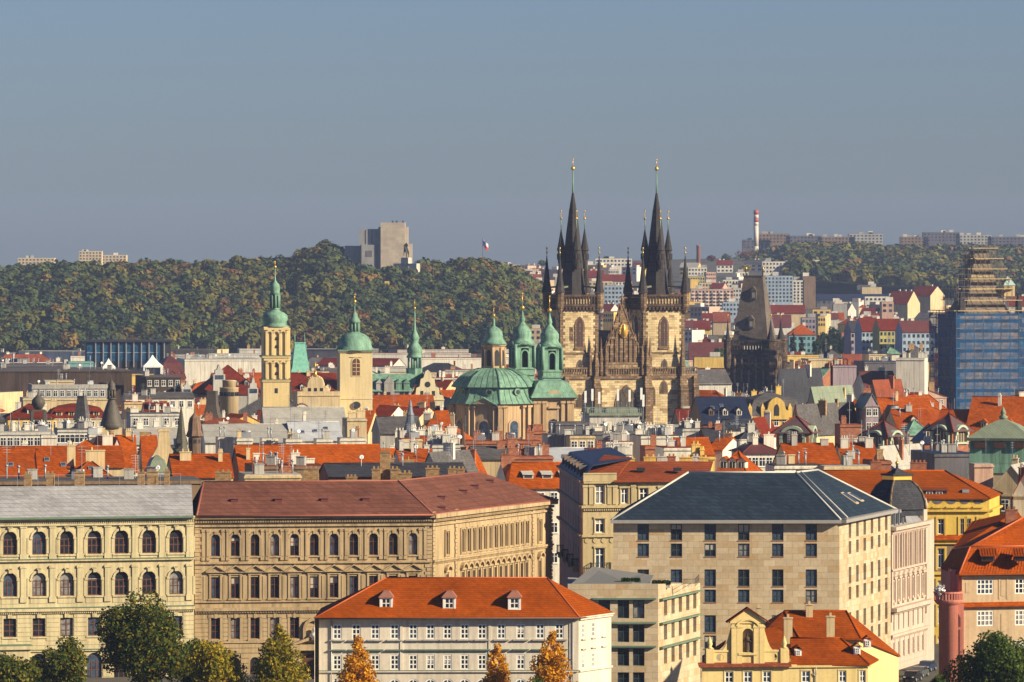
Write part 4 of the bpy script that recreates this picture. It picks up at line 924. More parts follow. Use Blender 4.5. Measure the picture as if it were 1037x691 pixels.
    mb = MB(); mb.slab([(-.75, 0), (.75, 0), (.75, 1.1), (.5, 1.6), (0, 1.85), (-.5, 1.6), (-.75, 1.1)], -.66, -.6); o = mb.build('niche', paint('maroon recess', (.12, .03, .025)), d); o.location = (c1.x+1.3, -.5, z(634))
    mb = MB(); mb.box(-.7, .7, -.66, -.61, 0, 6.5); o = mb.build('niche', MATS['maroon recess'], d); o.location = (c1.x+1.3, -.5, z(690))
    p = thing('potted_plant', 'white flowering pot on the pink turret balcony', 'plant', (org[0]+cx-1.15, org[1]+cy-1.15, z(599)))
    mb = MB(); mb.lathe([(.2, -.35), (.28, .1), (.25, .1)], 10); mb.build('pot', WHITE, p)
    mb = MB(); rr = random.Random(4)
    for _ in range(200):
        q = Vector((rr.gauss(0, .22), rr.gauss(0, .22), .35+rr.gauss(0, .22))); n = Vector((rr.gauss(0, 1), rr.gauss(0, 1), rr.gauss(0, 1))).normalized(); a = n.orthogonal()*.1; b = n.cross(a); mb.face([q-a-b, q+a-b, q+a+b, q-a+b])
    mb.build('blossom', WHITE, p)
    mb = MB()
    for pts in ((lf, f0), ): mb.face([(pts[0].x, pts[0].y+.2, 0), (pts[1].x, pts[1].y+.2, 0), (pts[1].x, pts[1].y+.2, ze), (pts[0].x, pts[0].y+.2, lf.z)])
    mb.build('wall', mp, t)
villa()

# ---- tan corner house with balconies on a dark side street
def corner_house():
    Y0 = 832; org = (X(590, Y0), Y0)
    t = thing('corner_house', 'grey tan corner house with white windows, iron balcony and brown tiled roof', 'building', (*org, 0))
    mw = plaster('grey tan render', (0.46, 0.37, 0.205), .14)
    A = Wall((590.3, Y0), (706, 836), org); w = A.w; z = lambda py: A.z(605, py); zt = z(488); ops = []
    for px, pw in ((607.5, 9.6), (632.5, 7.2), (652, 9), (672, 9), (692, 9)):
        u = A.u(px); k = pw*.0717
        for a, b in ((510.3, 491.5), (539.6, 525.6), (575.5, 555.2)): ops.append((u-k, u+k, z(a), z(b) if px < 620 else z(b)-.5, False))
    mb = A.mb(); facade(mb, w, 0, zt, ops, .35)
    ue = A.u(624); mb.box(0, ue, -.25, .03, z(487.6), z(479.5)); mb.box(0, ue, -.35, .03, z(480.5), z(479))
    for px in (592.5, 598.5, 617, 622.5, 641): u = A.u(px); mb.box(u-.3, u+.3, -.16, .03, z(511), z(489.5)); mb.box(u-.4, u+.4, -.24, .03, z(493.5), z(490.8))
    for o in ops: mb.box(o[0]-.22, o[0]-.03, -.12, .03, o[2], o[3]+.2); mb.box(o[1]+.03, o[1]+.22, -.12, .03, o[2], o[3]+.2); mb.box(o[0]-.3, o[1]+.3, -.2, .03, o[3]+.05, o[3]+.3); mb.box(o[0]-.3, o[1]+.3, -.2, .03, o[2]-.25, o[2]-.05)
    for k in range(14):                                             # round medallions in the frieze
        u = .6 + k*1.25
        if u < w: mb.slab([(u+.38*math.cos(2*math.pi*i/10), z(547.5)+.38*math.sin(2*math.pi*i/10)) for i in range(10)], -.1, .02)
    mb.build('wall', mw, t)
    mb = A.mb(); mb.box(-.3, w, -.5, .03, z(514.6), z(512)); dentils(mb, w, z(517.3), 52, .3, .36); mb.box(-.2, w, -.35, .03, z(544), z(541.6)); mb.box(0, w, -.5, .03, zt-.25, zt); mb.build('cornice', mw, t)
    for o in ops: window(t, A.M, A.ang, (o[0]+o[1])/2, o[2], o[1]-o[0], o[3]-o[2], False, (2, (.66,)), .13, WHITE, .25, gw=(6, 2, 2))
    def balcony(Wl, u, zz, k, dep):
        mb = Wl.mb(); mb.box(u-k, u+k, -dep, 0, zz-.25, zz, 0)
        for i in range(13): x = u-k+.05 + (2*k-.1)*i/12; mb.bar((x, -dep+.06, zz), (x, -dep+.06, zz+1.05), .03, 4, 1)
        for s in (-1, 1):
            for i in range(5): mb.bar((u+s*(k-.05), -dep*i/5-.05, zz), (u+s*(k-.05), -dep*i/5-.05, zz+1.05), .03, 4, 1)
            mb.box(u+s*(k-.05)-.04, u+s*(k-.05)+.04, -dep, 0, zz+1.02, zz+1.1, 1); mb.box(u+s*k*.7-.12, u+s*k*.7+.12, -dep*.8, 0, zz-.8, zz-.25, 0)
        mb.box(u-k, u+k, -dep, -dep+.08, zz+1.02, zz+1.1, 1); mb.build('balcony', [mw, BLACK], t)
    balcony(A, A.u(607.5), z(577.3), 1.45, 1.1)
    B = Wall((566.5, 892), (590.3, Y0), org); wb = B.w; ops = []
    for i in range(9):
        u = wb*(i+.6)/9.2
        for a, b in ((510.3, 493), (539.6, 525.6), (575.5, 557)): ops.append((u-.65, u+.65, z(a), z(b), False))
    mb = B.mb(); facade(mb, wb, 0, zt, ops, .35); mb.build('wall', WALL['pink'], t)
    for a, b in ((514.6, 512), (544, 541.6), (488.6, 486.4)): mb = B.mb(); mb.box(0, wb, -.5, .03, z(a), z(b)); mb.build('cornice', WALL['tan'], t)
    for o in ops: window(t, B.M, B.ang, (o[0]+o[1])/2, o[2], o[1]-o[0], o[3]-o[2], False, (2, (.66,)), .12, WHITE, .25, gw=(6, 2, 1))
    for i in (1, 3, 5, 7): balcony(B, wb*(i+.6)/9.2, z(577.3) if i % 2 else z(541), 1.3, 1.0)
    mb = B.mb(); slope(mb, [(0, -.2, zt), (wb-.3, -.2, zt), (wb-3, 1.6, zt+2.3), (0, 1.6, zt+2.3)], .15); slope(mb, [(0, 1.6, zt+2.3), (wb-3, 1.6, zt+2.3), (wb-12, 8, zt+3.0), (0, 8, zt+3.0)], .15); mb.build('mansard', ROOF['blue'], t)
    for i in range(7):
        u = wb*(i+.8)/8; mb = B.mb(); mb.box(u-.7, u+.7, .1, 2.0, zt+.1, zt+1.5); mb.slab([(u-.9, zt+1.5), (u+.9, zt+1.5), (u, zt+2.1)], -.05, 2.4); mb.build('dormer', [WALL['dark'], WALL['brown']][i % 2], t)
    o3 = lambda px, Y, z_: Vector((X(px, Y)-org[0], Y-org[1], z_)); zr = Z(467.5, 846); mb = MB()
    slope(mb, [o3(590, 832.6, zt+.6), o3(624, 833.2, zt+.6), o3(640, 846, zr+.6), o3(612, 852, zr+.8)]); slope(mb, [o3(622, 832.2, zt+.1), o3(716, 835.6, zt+.1), o3(722, 848, zr), o3(630, 846, zr)]); slope(mb, [o3(630, 846, zr), o3(722, 848, zr), o3(722, 862, zt), o3(630, 860, zt)])
    mb.build('roof', tiles('rusty brown tiles', (0.30, 0.075, 0.027), .45, .16, .8, .3, .4), t)
    for px in (649, 686): q = o3(px, 838.5, zt+1.3); mb = MB(); mb.box(-.6, .6, -.2, 1.2, 0, .5); o = mb.build('skylight', BLACK, t); o.location = q
    for px, py, wd, c in ((637.5, 465, 1.5, 'yellow'), (658.5, 463.5, 1.9, 'yellow'), (670, 463, 1.7, 'pale grey'), (680, 463, 1.2, 'brick'), (694.5, 464, 1.9, 'yellow'), (704.5, 463, 1.0, 'pale grey'), (712.5, 464.5, 1.3, 'yellow')):
        chimney(t, *o3(px, 848, 0).xy, zr-1.2, Z(py, 848), wd, 1.0, WALL[c], 2)
    mb = MB(); mb.face([o3(706, 836, 0), o3(706, 862, 0), o3(706, 862, zt), o3(706, 836, zt)]); mb.face([o3(716.5, 836, zt), o3(722.5, 848, zr), o3(722.5, 862, zt)]); mb.face([o3(706, 862, 0), o3(600, 862, 0), o3(600, 862, zt), o3(706, 862, zt)]); mb.build('rear_wall', WALL['yellow'], t)
corner_house()

# ---- parked cars in the street between the houses
def parked_car(loc, rz, paintm, label):
    t = thing('parked_car', label, 'car', loc, rz, 'cars parked in the street')
    mb = MB(); prof = [(-2.1, .35), (-2.15, .75), (-1.95, .95), (-1.3, 1.0), (-.75, 1.42), (.8, 1.45), (1.45, 1.02), (2.05, .9), (2.15, .6), (2.1, .35)]
    mb.slab(prof, -.85, .85); mb.build('body', paintm, t)
    for s in (-1, 1):
        mb = MB(); mb.slab([(-1.2, 1.02), (-.72, 1.37), (.76, 1.4), (1.32, 1.02)], s*.86-.01, s*.86+.01); mb.build('side_window', GLASS[0], t)
        for x in (-1.35, 1.35):
            mb = MB(); mb.bar((0, -.1, 0), (0, .1, 0), .33, 14); o = mb.build('wheel', BLACK, t); o.location = (x, s*.8, .33)
            mb = MB(); mb.bar((0, s*.11-.01, 0), (0, s*.11+.01, 0), .19, 10); mb.build('rim', STEEL, o)
    for s in (-1, 1): mb = MB(); mb.box(-2.17, -2.1, s*.6-.15, s*.6+.15, .62, .78); mb.build('headlight', WHITE, t)
cp = lambda n, c: paint(n, c, .25, .2, .6)
parked_car((X(924, 775), 775, 0), rad(72), cp('black car paint', (.012, .012, .015)), 'black car parked nearest the end of the street beside the white dome house')
parked_car((X(931, 783), 783, 0), rad(72), cp('grey car paint', (.10, .105, .11)), 'dark grey car parked in the middle of the street row below the white dome house')
parked_car((X(939, 794), 794, 0), rad(72), cp('blue car paint', (.02, .04, .09)), 'dark blue car parked deepest in the street between white dome house and villa')
# ================================================================ landmarks
TYN = blocks('gothic blocks', [(0.60, 0.46, 0.25), (0.72, 0.57, 0.33), (0.67, 0.52, 0.29), (0.33, 0.23, 0.12), (0.74, 0.59, 0.35), (0.64, 0.50, 0.27)], 1.6, .7, (0.30, 0.21, 0.115), .035, dirt=.38)
QUOIN = blocks('weathered sandstone', [(0.19, 0.12, 0.07), (0.29, 0.19, 0.11), (0.14, 0.09, 0.055), (0.34, 0.23, 0.13)], 1.2, .7, (0.09, 0.06, 0.04), .05, dirt=.45)
DARKQ = blocks('blackened sandstone', [(.10, .065, .045), (.16, .10, .07), (.075, .05, .036)], 1.2, .7, (.05, .035, .026), .05, dirt=.4)
SPIRE = tiles('spire slate', (0.06, 0.055, 0.055), .8, .2, .7, .3)
COPPER = ROOF['green']
def finial(parent, c, z0, zb, zt, r, mat=None, name='finial', pole=None):
    """green pole, gold ball, gold tip"""
    mb = MB(); mb.bar((*c, z0), (*c, zb), r*.42, 6, 0, r2=r*.25); mb.ball((*c, zb), r, 10, 1); mb.bar((*c, zb), (*c, zt), r*.16, 5, 1); mb.ball((*c, zt-r*.35), r*.42, 8, 1)
    return mb.build(name, [pole or COPPER, GOLD], parent)
def lancet(mb, c, z0, z1, w, y0, y1, m=None):
    """pointed panel"""
    r = w/2; e = z1 - w*.95
    pts = [(c-r, z0), (c+r, z0), (c+r, e)] + [(c+r-w+w*math.cos(a), e+w*1.09*math.sin(a)) for a in (.25, .5, .75, .95)] + [(c, z1)] + [(c-r+w-w*math.cos(a), e+w*1.09*math.sin(a)) for a in (.95, .75, .5, .25)] + [(c-r, e)]
    mb.slab(pts, y0, y1, m)

# ---- twin towered gothic church
def tyn():
    Y0 = 1716; S = Y0/F; org = (X(625, Y0), Y0); ROT = rad(18)
    t = thing('gothic_church', 'great gothic church with twin stone towers and black clustered spires', 'church', (*org, 0), ROT)
    tz = lambda py: Z(py, Y0)
    def tower(uc, side, a, py0, big):
        """uc: centre along the front, side: width in metres, py0: pixel shift"""
        q = lambda py: tz(py + py0); h = side/2
        w = put(bpy.data.meshes.new('tower'), 'tower', t, (uc, h+.2, 0))
        mb = MB(); mb.box(-h, h, -h, h, 0, q(300), 0)
        n = int((q(313) - 4)/.95)
        for i in range(n):                                          # quoins of two lengths
            k = 1.55 if i % 2 else 1.0; zq = 4 + i*.95
            for sx in (-1, 1):
                for sy in (-1, 1): mb.box(sx*h-(.08 if sx > 0 else -.08) - (k if sx > 0 else 0) + (.16 if sx > 0 else -.16), sx*h + (0.08 if sx > 0 else k-.08), min(sy*(h+.08), sy*(h+.08-k)), max(sy*(h+.08), sy*(h+.08-k)), zq, zq+.86, 1)
        for py, d in ((357.5, .3), (384, .35)): mb.box(-h-d, h+d, -h-d, h+d, q(py)-.3, q(py)+.2, 1)
        w.data = mb.mesh('tower', [TYN, QUOIN])
        g = MB()                                                    # gallery: corbels, parapet with tracery posts
        g.box(-h-.5, h+.5, -h-.5, h+.5, q(313), q(311), 0)
        for i in range(11):
            x = -h + side*(i+.5)/11
            for s in (-1, 1): g.box(x-.3, x+.3, s*(h+.5)-.4, s*(h+.5)+.4, q(311)-.9, q(311), 0); g.box(s*(h+.5)-.4, s*(h+.5)+.4, x-.3, x+.3, q(311)-.9, q(311), 0)
        e = h+.75; g.box(-e, e, -e, e, q(310.5), q(308), 0)
        for i in range(15):
            x = -e + 2*e*(i+.5)/15
            for s in (-1, 1): g.box(x-.16, x+.16, s*e-.16, s*e+.16, q(308), q(300), 0); g.box(s*e-.16, s*e+.16, x-.16, x+.16, q(308), q(300), 0)
        for s in (-1, 1): g.box(-e-.1, e+.1, s*e-.25, s*e+.25, q(300.5), q(298.6), 0); g.box(s*e-.25, s*e+.25, -e-.1, e+.1, q(300.5), q(298.6)-.01, 0)
        g.build('gallery', DARKQ, w)
        wn = MB(); wz0, wz1 = q(351), q(322); wx = .1 if not big else 0
        lancet(wn, wx, wz0-.4, wz1+.5, 3.1, -h-.22, -h+.1, 0); lancet(wn, wx, wz0, wz1, 1.9, -h-.26, -h-.1, 1); wn.box(wx-.09, wx+.09, -h-.33, -h-.2, wz0, wz1-1.6, 0); wn.box(wx-1.7, wx+1.7, -h-.4, -h, wz0-.9, wz0-.4, 0)
        wn.build('window', [QUOIN, paint('dark red louvre', (.045, .016, .012))], w)
        ws = MB(); ws.M = Matrix.Rotation(-math.pi/2, 4, 'Z'); lancet(ws, 0, wz0-.4, wz1+.5, 3.1, -h-.22, -h+.1, 0); lancet(ws, 0, wz0, wz1, 2.1, -h-.26, -h-.1, 1); ws.build('window', [QUOIN, BLACK], w)
        sm = MB(); lancet(sm, .2, q(371.5)-.2, q(365.3)+.4, 2.0, -h-.2, -h+.1, 0); lancet(sm, .2, q(371.5), q(366), 1.2, -h-.25, -h-.1, 1); sm.build('window', [QUOIN, BLACK], w)
        if big:
            for i, x in enumerate((-3.9, -2.05, 0, 2.05, 3.9)): k = MB(); k.box(x-.62, x+.62, -h-.06, -h+.1, q(316.6), q(312.0) if i == 2 else q(312.6)); k.build('window', DARKSTONE, w)
        else: k = MB(); k.box(-3.0, -1.9, -h-.15, -h+.1, q(345), q(331), 0); k.box(-2.7, -2.2, -h-.2, -h-.05, q(335), q(332), 1); k.box(-2.7, -2.2, -h-.2, -h-.05, q(344), q(341.5), 1); k.build('niche', [QUOIN, BLACK], w)
        # spire
        s_ = MB(); rb = 11.0*S*1.02; zb = q(298.5); sp = [(13.4, 298.5), (12.0, 293), (11.5, 288), (9.4, 262), (6.6, 236), (3.6, 212), (1.0, 195.5)]
        s_.lathe([(r*S*1.03, q(y)) for r, y in sp], 8, a0=math.pi/8, smooth=False)
        so = s_.build('spire', SPIRE, w)
        finial(so, (0, 0), q(196.5), q(170.5), q(160.5), .62)
        for i in range(4):                                          # half way turrets
            a = i*math.pi/2 + rad(-2); r0 = 12.4*S; c = (r0*math.cos(a), r0*math.sin(a)); tu = MB()
            tu.lathe([(.1, q(274)), (.55, q(271)), (.95, q(267)), (1.05, q(264)), (1.05, q(254.5)), (1.35, q(253.5)), (.95, q(247)), (.45, q(238)), (.1, q(231.5))], 8, c, smooth=False)
            for k in range(8): b = (k+.5)*math.pi/4; tu.box(c[0]+1.0*math.cos(b)-.22, c[0]+1.0*math.cos(b)+.22, c[1]+1.0*math.sin(b)-.22, c[1]+1.0*math.sin(b)+.22, q(263), q(257))
            to = tu.build('turret', SPIRE, so); 
            fb = MB(); fb.bar((*c, q(232)), (*c, q(222)), .14, 5, 0); fb.ball((*c, q(221.3)), .4, 8, 1); fb.bar((*c, q(221)), (*c, q(214)), .06, 4, 1); fb.ball((*c, q(214)), .28, 8, 1); fb.build('turret_finial', [COPPER, GOLD], w)
        for i, (sx, sy) in enumerate(((-1, -1), (1, -1), (1, 1), (-1, 1))):
            c = (sx*(h+.2), sy*(h+.2)); pn = MB(); pn.lathe([(.6, q(317)), (1.35, q(311)), (1.35, q(297)), (1.6, q(296.5))], 8, c, smooth=False, m=1); pn.lathe([(1.65, q(296.4)), (1.0, q(285)), (.55, q(272)), (.12, q(259.5))], 8, c, smooth=False, m=0)
            po = pn.build('pinnacle', [SPIRE, QUOIN], w); fb = MB(); fb.bar((*c, q(260)), (*c, q(252.5)), .1, 5, 0); fb.ball((*c, q(256)), .33, 8, 1); fb.ball((*c, q(251.5)), .3, 8, 1); fb.build('pinnacle_finial', [COPPER, GOLD], w)
        rd = MB()
        for sx in (-1, 1):
            for sy in (-1, 1): slope(rd, [(sx*h*.98, sy*h*.98-.5, q(290.5)), (sx*h*.98, sy*h*.98+.5, q(290.5)), (sx*h*.45, sy*h*.45+.9, q(289.5)), (sx*h*.45, sy*h*.45-.9, q(289.5))], .5)
        rd.build('corner_roof', paint('olive copper', (.13, .15, .10), .6), w)
        return w
    tower(-11.9, 12.0, 0, 0, False); tower(14.9, 13.1, 0, 0, True)
    # nave front between the towers
    u = lambda px: (px-625)*S/.951
    mb = MB(); mb.box(-19, 25, -.6, 16, 0, tz(382), 0); mb.box(u(607), u(652), -.6, 6, tz(382), tz(370), 0)
    mb.build('front_wall', TYN, t)
    mb = MB()                                                        # balustrade right across
    mb.box(-19.6, 25.4, -1.1, .2, tz(384), tz(381.5)); mb.box(-19.4, 25.2, -.95, -.1, tz(381.5), tz(379))
    for i in range(58): x = -19.3 + 44.4*i/57; mb.box(x-.16, x+.16, -.95, -.65, tz(379), tz(373.6))
    mb.box(-19.5, 25.3, -1.05, -.5, tz(373.6), tz(372)); mb.build('balustrade', QUOIN, t)
    for px, wd, dp in ((572, 1.6, 2.2), (602, 2.2, 3.0), (654, 2.4, 3.0), (690, 2.4, 3.0), (703.5, 1.6, 2.0)):
        b = MB(); x = u(px); b.box(x-wd/2, x+wd/2, -.6-dp, -.5, 0, tz(393)); b.box(x-wd/2+.15, x+wd/2-.15, -.6-dp*.7, -.5, tz(393), tz(381)); slope(b, [(x-wd/2, -.6-dp, tz(393)), (x+wd/2, -.6-dp, tz(393)), (x+wd/2, -.5-dp*.6, tz(388)), (x-wd/2, -.5-dp*.6, tz(388))], .3)
        if 580 < px < 700: b.lathe([(.9, tz(381)), (.9, tz(372)), (1.1, tz(371)), (.6, tz(360)), (.25, tz(346)), (.05, tz(336))], 6, (x, -1.4), smooth=False)
        b.build('buttress', QUOIN, t)
    for px, pt in ((596.5, 345), (607.5, 341), (612.5, 349), (649.5, 349), (657.5, 341)):
        b = MB(); x = u(px); b.lathe([(.65, tz(380)), (.6, tz(366)), (.8, tz(365)), (.4, tz(356)), (.05, tz(pt))], 6, (x, -1.0), smooth=False); b.build('pinnacle', QUOIN, t)
    g = MB(); c = u(630); gl, gr = u(608.5), u(651.5); zg = tz(367)       # brown gable with rows of blind arches
    g.slab([(gl, zg), (gr, zg), (c+.5, tz(309)), (c-.5, tz(309))], -.3, .7); g.box(gl-.3, gr+.3, -.6, .9, tz(372), zg)
    for i in range(9):
        x = gl + (gr-gl)*(i+.5)/9; hh = (1-abs(x-c)/((gr-gl)/2)); zt = zg + 2.2 + hh*8.5
        for k in (-.62, .62): g.box(x+k-.11, x+k+.11, -.62, -.25, zg, zt)
        g.slab([(x-.7, zt), (x+.7, zt), (x, zt+1.5)], -.55, -.25); g.lathe([(.16, zg+hh*14+1.2), (.12, zg+hh*15.2+2.6), (.02, zg+hh*15.6+4.0)], 5, (x+.65, -.35))
    for s, e in ((-1, gl), (1, gr)):
        n = 9
        for i in range(n):
            k = (i+.3)/n; p = Vector((e + (c-e)*k, -.1, zg + (tz(309)-zg)*k)); g.lathe([(.42, p.z-.3), (.3, p.z+1.1), (.03, p.z+2.4)], 5, (p.x, -.1))
        g.bar((e, -.2, zg), (c, -.2, tz(309)), .3, 5)
    g.lathe([(.5, tz(311)), (.4, tz(304)), (.05, tz(297))], 6, (c, 0)); g.box(c-1.6, c+1.6, -.2, .2, tz(302.5), tz(301))
    go = g.build('gable', QUOIN, t)
    m = MB(); zc = tz(335); m.slab([(c+1.5*math.cos(a)*(.8 if i % 2 else 1.0)+.3, zc+2.25*math.sin(a)*(.88 if i % 2 else 1.0)) for i, a in enumerate([2*math.pi*k/28 for k in range(28)])], -.75, -.35); m.lathe([(.3, zc-1.8), (.75, zc-1.6), (.5, zc+.2), (.55, zc+.8), (.28, zc+1.2), (.34, zc+1.6), (.02, zc+2.0)], 10, (c+.3, -.9)); m.build('gilded_relief', GOLD, go)
    b = MB(); lancet(b, u(633.5), tz(420), tz(389.5), 7.6, -.85, -.4, 0); lancet(b, u(633.5), tz(420), tz(391), 6.6, -.92, -.5, 1)
    for k in (-1.7, 0, 1.7): b.box(u(633.5)+k-.12, u(633.5)+k+.12, -1.05, -.85, tz(420), tz(396), 0)
    for k, zz, r in ((-1.6, 401, 1.35), (1.6, 401, 1.35), (0, 396, 1.2)):
        for i in range(12): a0, a1 = 2*math.pi*i/12, 2*math.pi*(i+1)/12; b.slab([(u(633.5)+k+q*math.cos(a), tz(zz)+q*math.sin(a)) for q, a in ((r, a0), (r, a1), (r-.25, a1), (r-.25, a0))], -1.05, -.85, 0)
    b.build('window', [QUOIN, paint('leaded glass', (.055, .05, .045), .4)], t)
    for px, p0, p1, w_ in ((586, 412, 400, 2.2), (672, 398, 386.5, 1.7), (660, 410, 392, 1.2)): b = MB(); lancet(b, u(px), tz(p0)-.3, tz(p1)+.4, w_+.8, -.8, -.4, 0); lancet(b, u(px), tz(p0), tz(p1), w_, -.86, -.5, 1); b.build('window', [QUOIN, DARKSTONE], t)
    r = MB(); slope(r, [(-7, 6, tz(376)), (7, 6, tz(376)), (0, 6, tz(335)), ], .3); slope(r, [(7, 6, tz(376)), (7, 60, tz(376)), (0, 60, tz(335)), (0, 6, tz(335))], .3); slope(r, [(-7, 60, tz(376)), (-7, 6, tz(376)), (0, 6, tz(335)), (0, 60, tz(335))], .3); r.box(-17, 17, 14, 60, 0, tz(395)); r.build('nave', SPIRE, t)
tyn()

# ---- domed baroque church with two green bell towers
def nicholas():
    Y0 = 1560; S = Y0/F; org = (X(500, Y0), Y0)
    t = thing('baroque_church', 'domed baroque church in tan stone with green copper roofs and two belfries', 'church', (*org, 0), 0)
    q = lambda py: Z(py, Y0); x = lambda px: (px-500)*S
    mw = plaster('apricot stone', (0.50, 0.345, 0.19), .2)
    mb = MB(); R8 = 39.5*S/math.cos(math.pi/8); a0 = math.pi/8 + rad(-14)
    mb.lathe([(R8, 0), (R8, q(410)), (R8*1.04, q(409)), (R8*1.04, q(406.5)), (R8*.99, q(406.4))], 8, (0, 0), a0, smooth=False)
    for i in range(8):
        a = a0 + i*math.pi/4
        for r in (.0, .13, -.13):
            mb.lathe([(.75 if not r else .5, 0), (.75 if not r else .5, q(413)), (.95, q(411.5)), (.95, q(410))], 4, (R8*1.0*math.cos(a+r), R8*1.0*math.sin(a+r)*1.0) if not r else (R8*.965*math.cos(a+r), R8*.965*math.sin(a+r)), a+r+math.pi/4, smooth=False)
    mb.build('drum', mw, t)
    for i in range(8):
        a = a0 + (i+.5)*math.pi/4; M = Matrix.Rotation(a + math.pi/2, 4, 'Z'); w = MB(M); ap = R8*math.cos(math.pi/8)
        e = q(430)
        pts = [(-1.25, q(448)), (1.25, q(448))] + [(1.25*math.cos(k*math.pi/8), e+1.25*math.sin(k*math.pi/8)) for k in range(9)]
        po = [(-1.75, q(449.5)), (1.75, q(449.5))] + [(1.75*math.cos(k*math.pi/8), e+1.75*math.sin(k*math.pi/8)) for k in range(9)]
        w.slab(po, -ap-.22, -ap+.2, 0); w.slab(pts, -ap-.27, -ap-.1, 1); w.build('window', [mw, GLASS[1]], t)
    mb = MB(); k = 1/math.cos(math.pi/8)                              # swept skirt and cap roof
    mb.lathe([(r*S*k, q(y)) for r, y in ((43.5, 408.3), (39.5, 403.5), (36.6, 398), (35, 392.5), (34.6, 389))], 8, (0, 0), a0, smooth=False)
    mb.build('skirt_roof', COPPER, t)
    mb = MB(); mb.lathe([(r*S*k, q(y)) for r, y in ((35.5, 392.6), (39.8, 391.6), (37.5, 388), (31, 380.5), (21.5, 375.2), (13.5, 373), (9.5, 372.4))], 8, (0, 0), a0, smooth=False)
    mb.build('dome', COPPER, t)
    sm_ = MB()
    for pr in (((43.6, 408.2), (39.6, 403.4), (36.7, 397.9), (35.1, 392.4)), ((39.9, 391.5), (37.6, 387.9), (31.1, 380.4), (21.6, 375.1), (13.6, 372.9))):
        for i in range(8):
            for j in range(5):
                f = j/5; A_ = a0 + i*math.pi/4; D0 = Vector((math.cos(A_), math.sin(A_))); D1 = Vector((math.cos(A_+math.pi/4), math.sin(A_+math.pi/4))); D = (D0*(1-f) + D1*f)*k*S
                for (ra, ya), (rb, yb) in zip(pr, pr[1:]): sm_.bar((*(D*ra), q(ya)), (*(D*rb), q(yb)), .2 if j == 0 else .075, 4)
    sm_.build('roof_seams', paint('dark copper seam', (.10, .19, .13)), t)
    for i in (4, 5, 6):                                              # lucarne and little gable on the lit faces
        a = a0 + (i+.5)*math.pi/4; M = Matrix.Rotation(a + math.pi/2, 4, 'Z'); g = MB(M); ap = 39.5*S
        if i == 5:
            g.slab([(-3.4, q(408.5)), (3.4, q(408.5)), (0, q(402))], -ap-1.0, -ap+1.5, 0); slope(g, [(-3.9, -ap-1.3, q(409)), (0, -ap-1.3, q(401.6)), (0, -ap+2.5, q(401.6)), (-3.9, -ap+2.5, q(409))], .25, 1); slope(g, [(0, -ap-1.3, q(401.6)), (3.9, -ap-1.3, q(409)), (3.9, -ap+2.5, q(409)), (0, -ap+2.5, q(401.6))], .25, 1); g.build('pediment', [mw, COPPER], t)
        g = MB(M); apx = 35.6*S; g.bar((1.4, -apx-.9, q(396.5)), (1.4, -apx+.5, q(396.5)), 1.0, 14, 0); g.bar((1.4, -apx-.95, q(396.5)), (1.4, -apx-.5, q(396.5)), .6, 12, 1); g.build('lucarne', [COPPER, BLACK], t)
    # lantern
    l = put(bpy.data.meshes.new('lantern'), 'lantern', t); mb = MB(); r = 11.4*S; M = Matrix.Rotation(rad(18), 4, 'Z'); mb.M = M
    mb.lathe([(r*1.0, q(375)), (r*1.0, q(351.5)), (r*1.1, q(350.5)), (r*1.1, q(348.6))], 8, a0=math.pi/8, smooth=False)
    for i in range(8):
        a = math.pi/8 + i*math.pi/4; mb.lathe([(.35, q(373)), (.35, q(352))], 6, (r*math.cos(a), r*math.sin(a)))
    l.data = mb.mesh('lantern', mw)
    for i in range(8):
        w = MB(M @ Matrix.Rotation((i)*math.pi/4, 4, 'Z')); ap = r*math.cos(math.pi/8)
        w.slab([(-.62, q(370.5)), (.62, q(370.5)), (.62, q(357)), (.38, q(355)), (0, q(354.2)), (-.38, q(355)), (-.62, q(357))], -ap-.06, -ap+.1); w.build('opening', BLACK, l)
    def onion(c, prof, nm, parent, n=12, mat=COPPER):
        b = MB(); b.lathe([(rr*S, q(y)) for rr, y in prof], n, c); return b.build(nm, mat, parent)
    onion((0, 0), ((13.6, 349), (11.5, 346.2), (9.6, 343), (9.0, 341), (9.2, 339.6), (8.6, 336.4), (6.2, 333.2), (3, 331), (1.5, 330), (1.2, 327), (1.5, 325.4), (.5, 322)), 'cap_roof', l); finial(l, (0, 0), q(323), q(319.6), q(312), .4)
    # belfries
    for px, dy, Yt, hs in ((529, 0, 1592, False), (556.5, 2.5, 1572, True)):
        S2 = Yt/F; Q = lambda py: Z(py, Yt); c = (X(px, Yt)-org[0], Yt-org[1]); M = Matrix.Translation((c[0], c[1], 0)) @ Matrix.Rotation(rad(16), 4, 'Z')
        b = put(bpy.data.meshes.new('belfry'), 'belfry', t); h = 9.6*S2; P_ = lambda y: Q(y+dy)
        mb = MB(M)
        for sx in (-1, 1):
            for sy in (-1, 1): mb.box(min(sx*h, sx*h*.42), max(sx*h, sx*h*.42), min(sy*h, sy*h*.42), max(sy*h, sy*h*.42), P_(372), P_(350)); mb.lathe([(.45, P_(372)), (.42, P_(350))], 8, (sx*h*1.04, sy*h*1.04))
        mb.box(-h, h, -h, h, P_(352.5), P_(350)); mb.box(-h*1.12, h*1.12, -h*1.12, h*1.12, P_(350.2), P_(348.5)); mb.box(-h*1.1, h*1.1, -h*1.1, h*1.1, P_(374), P_(372)); mb.box(-h*1.0, h*1.0, -h*1.0, h*1.0, P_(379), P_(374)); mb.box(-h*1.15, h*1.15, -h*1.15, h*1.15, P_(380), P_(378.5)); mb.box(-h*.42, h*.42, -h*.42, h*.42, P_(372), P_(350), 1)
        mb.box(-h*1.0, h*1.0, -h*1.0, h*1.0, 0, P_(379), 2 if False else 0)
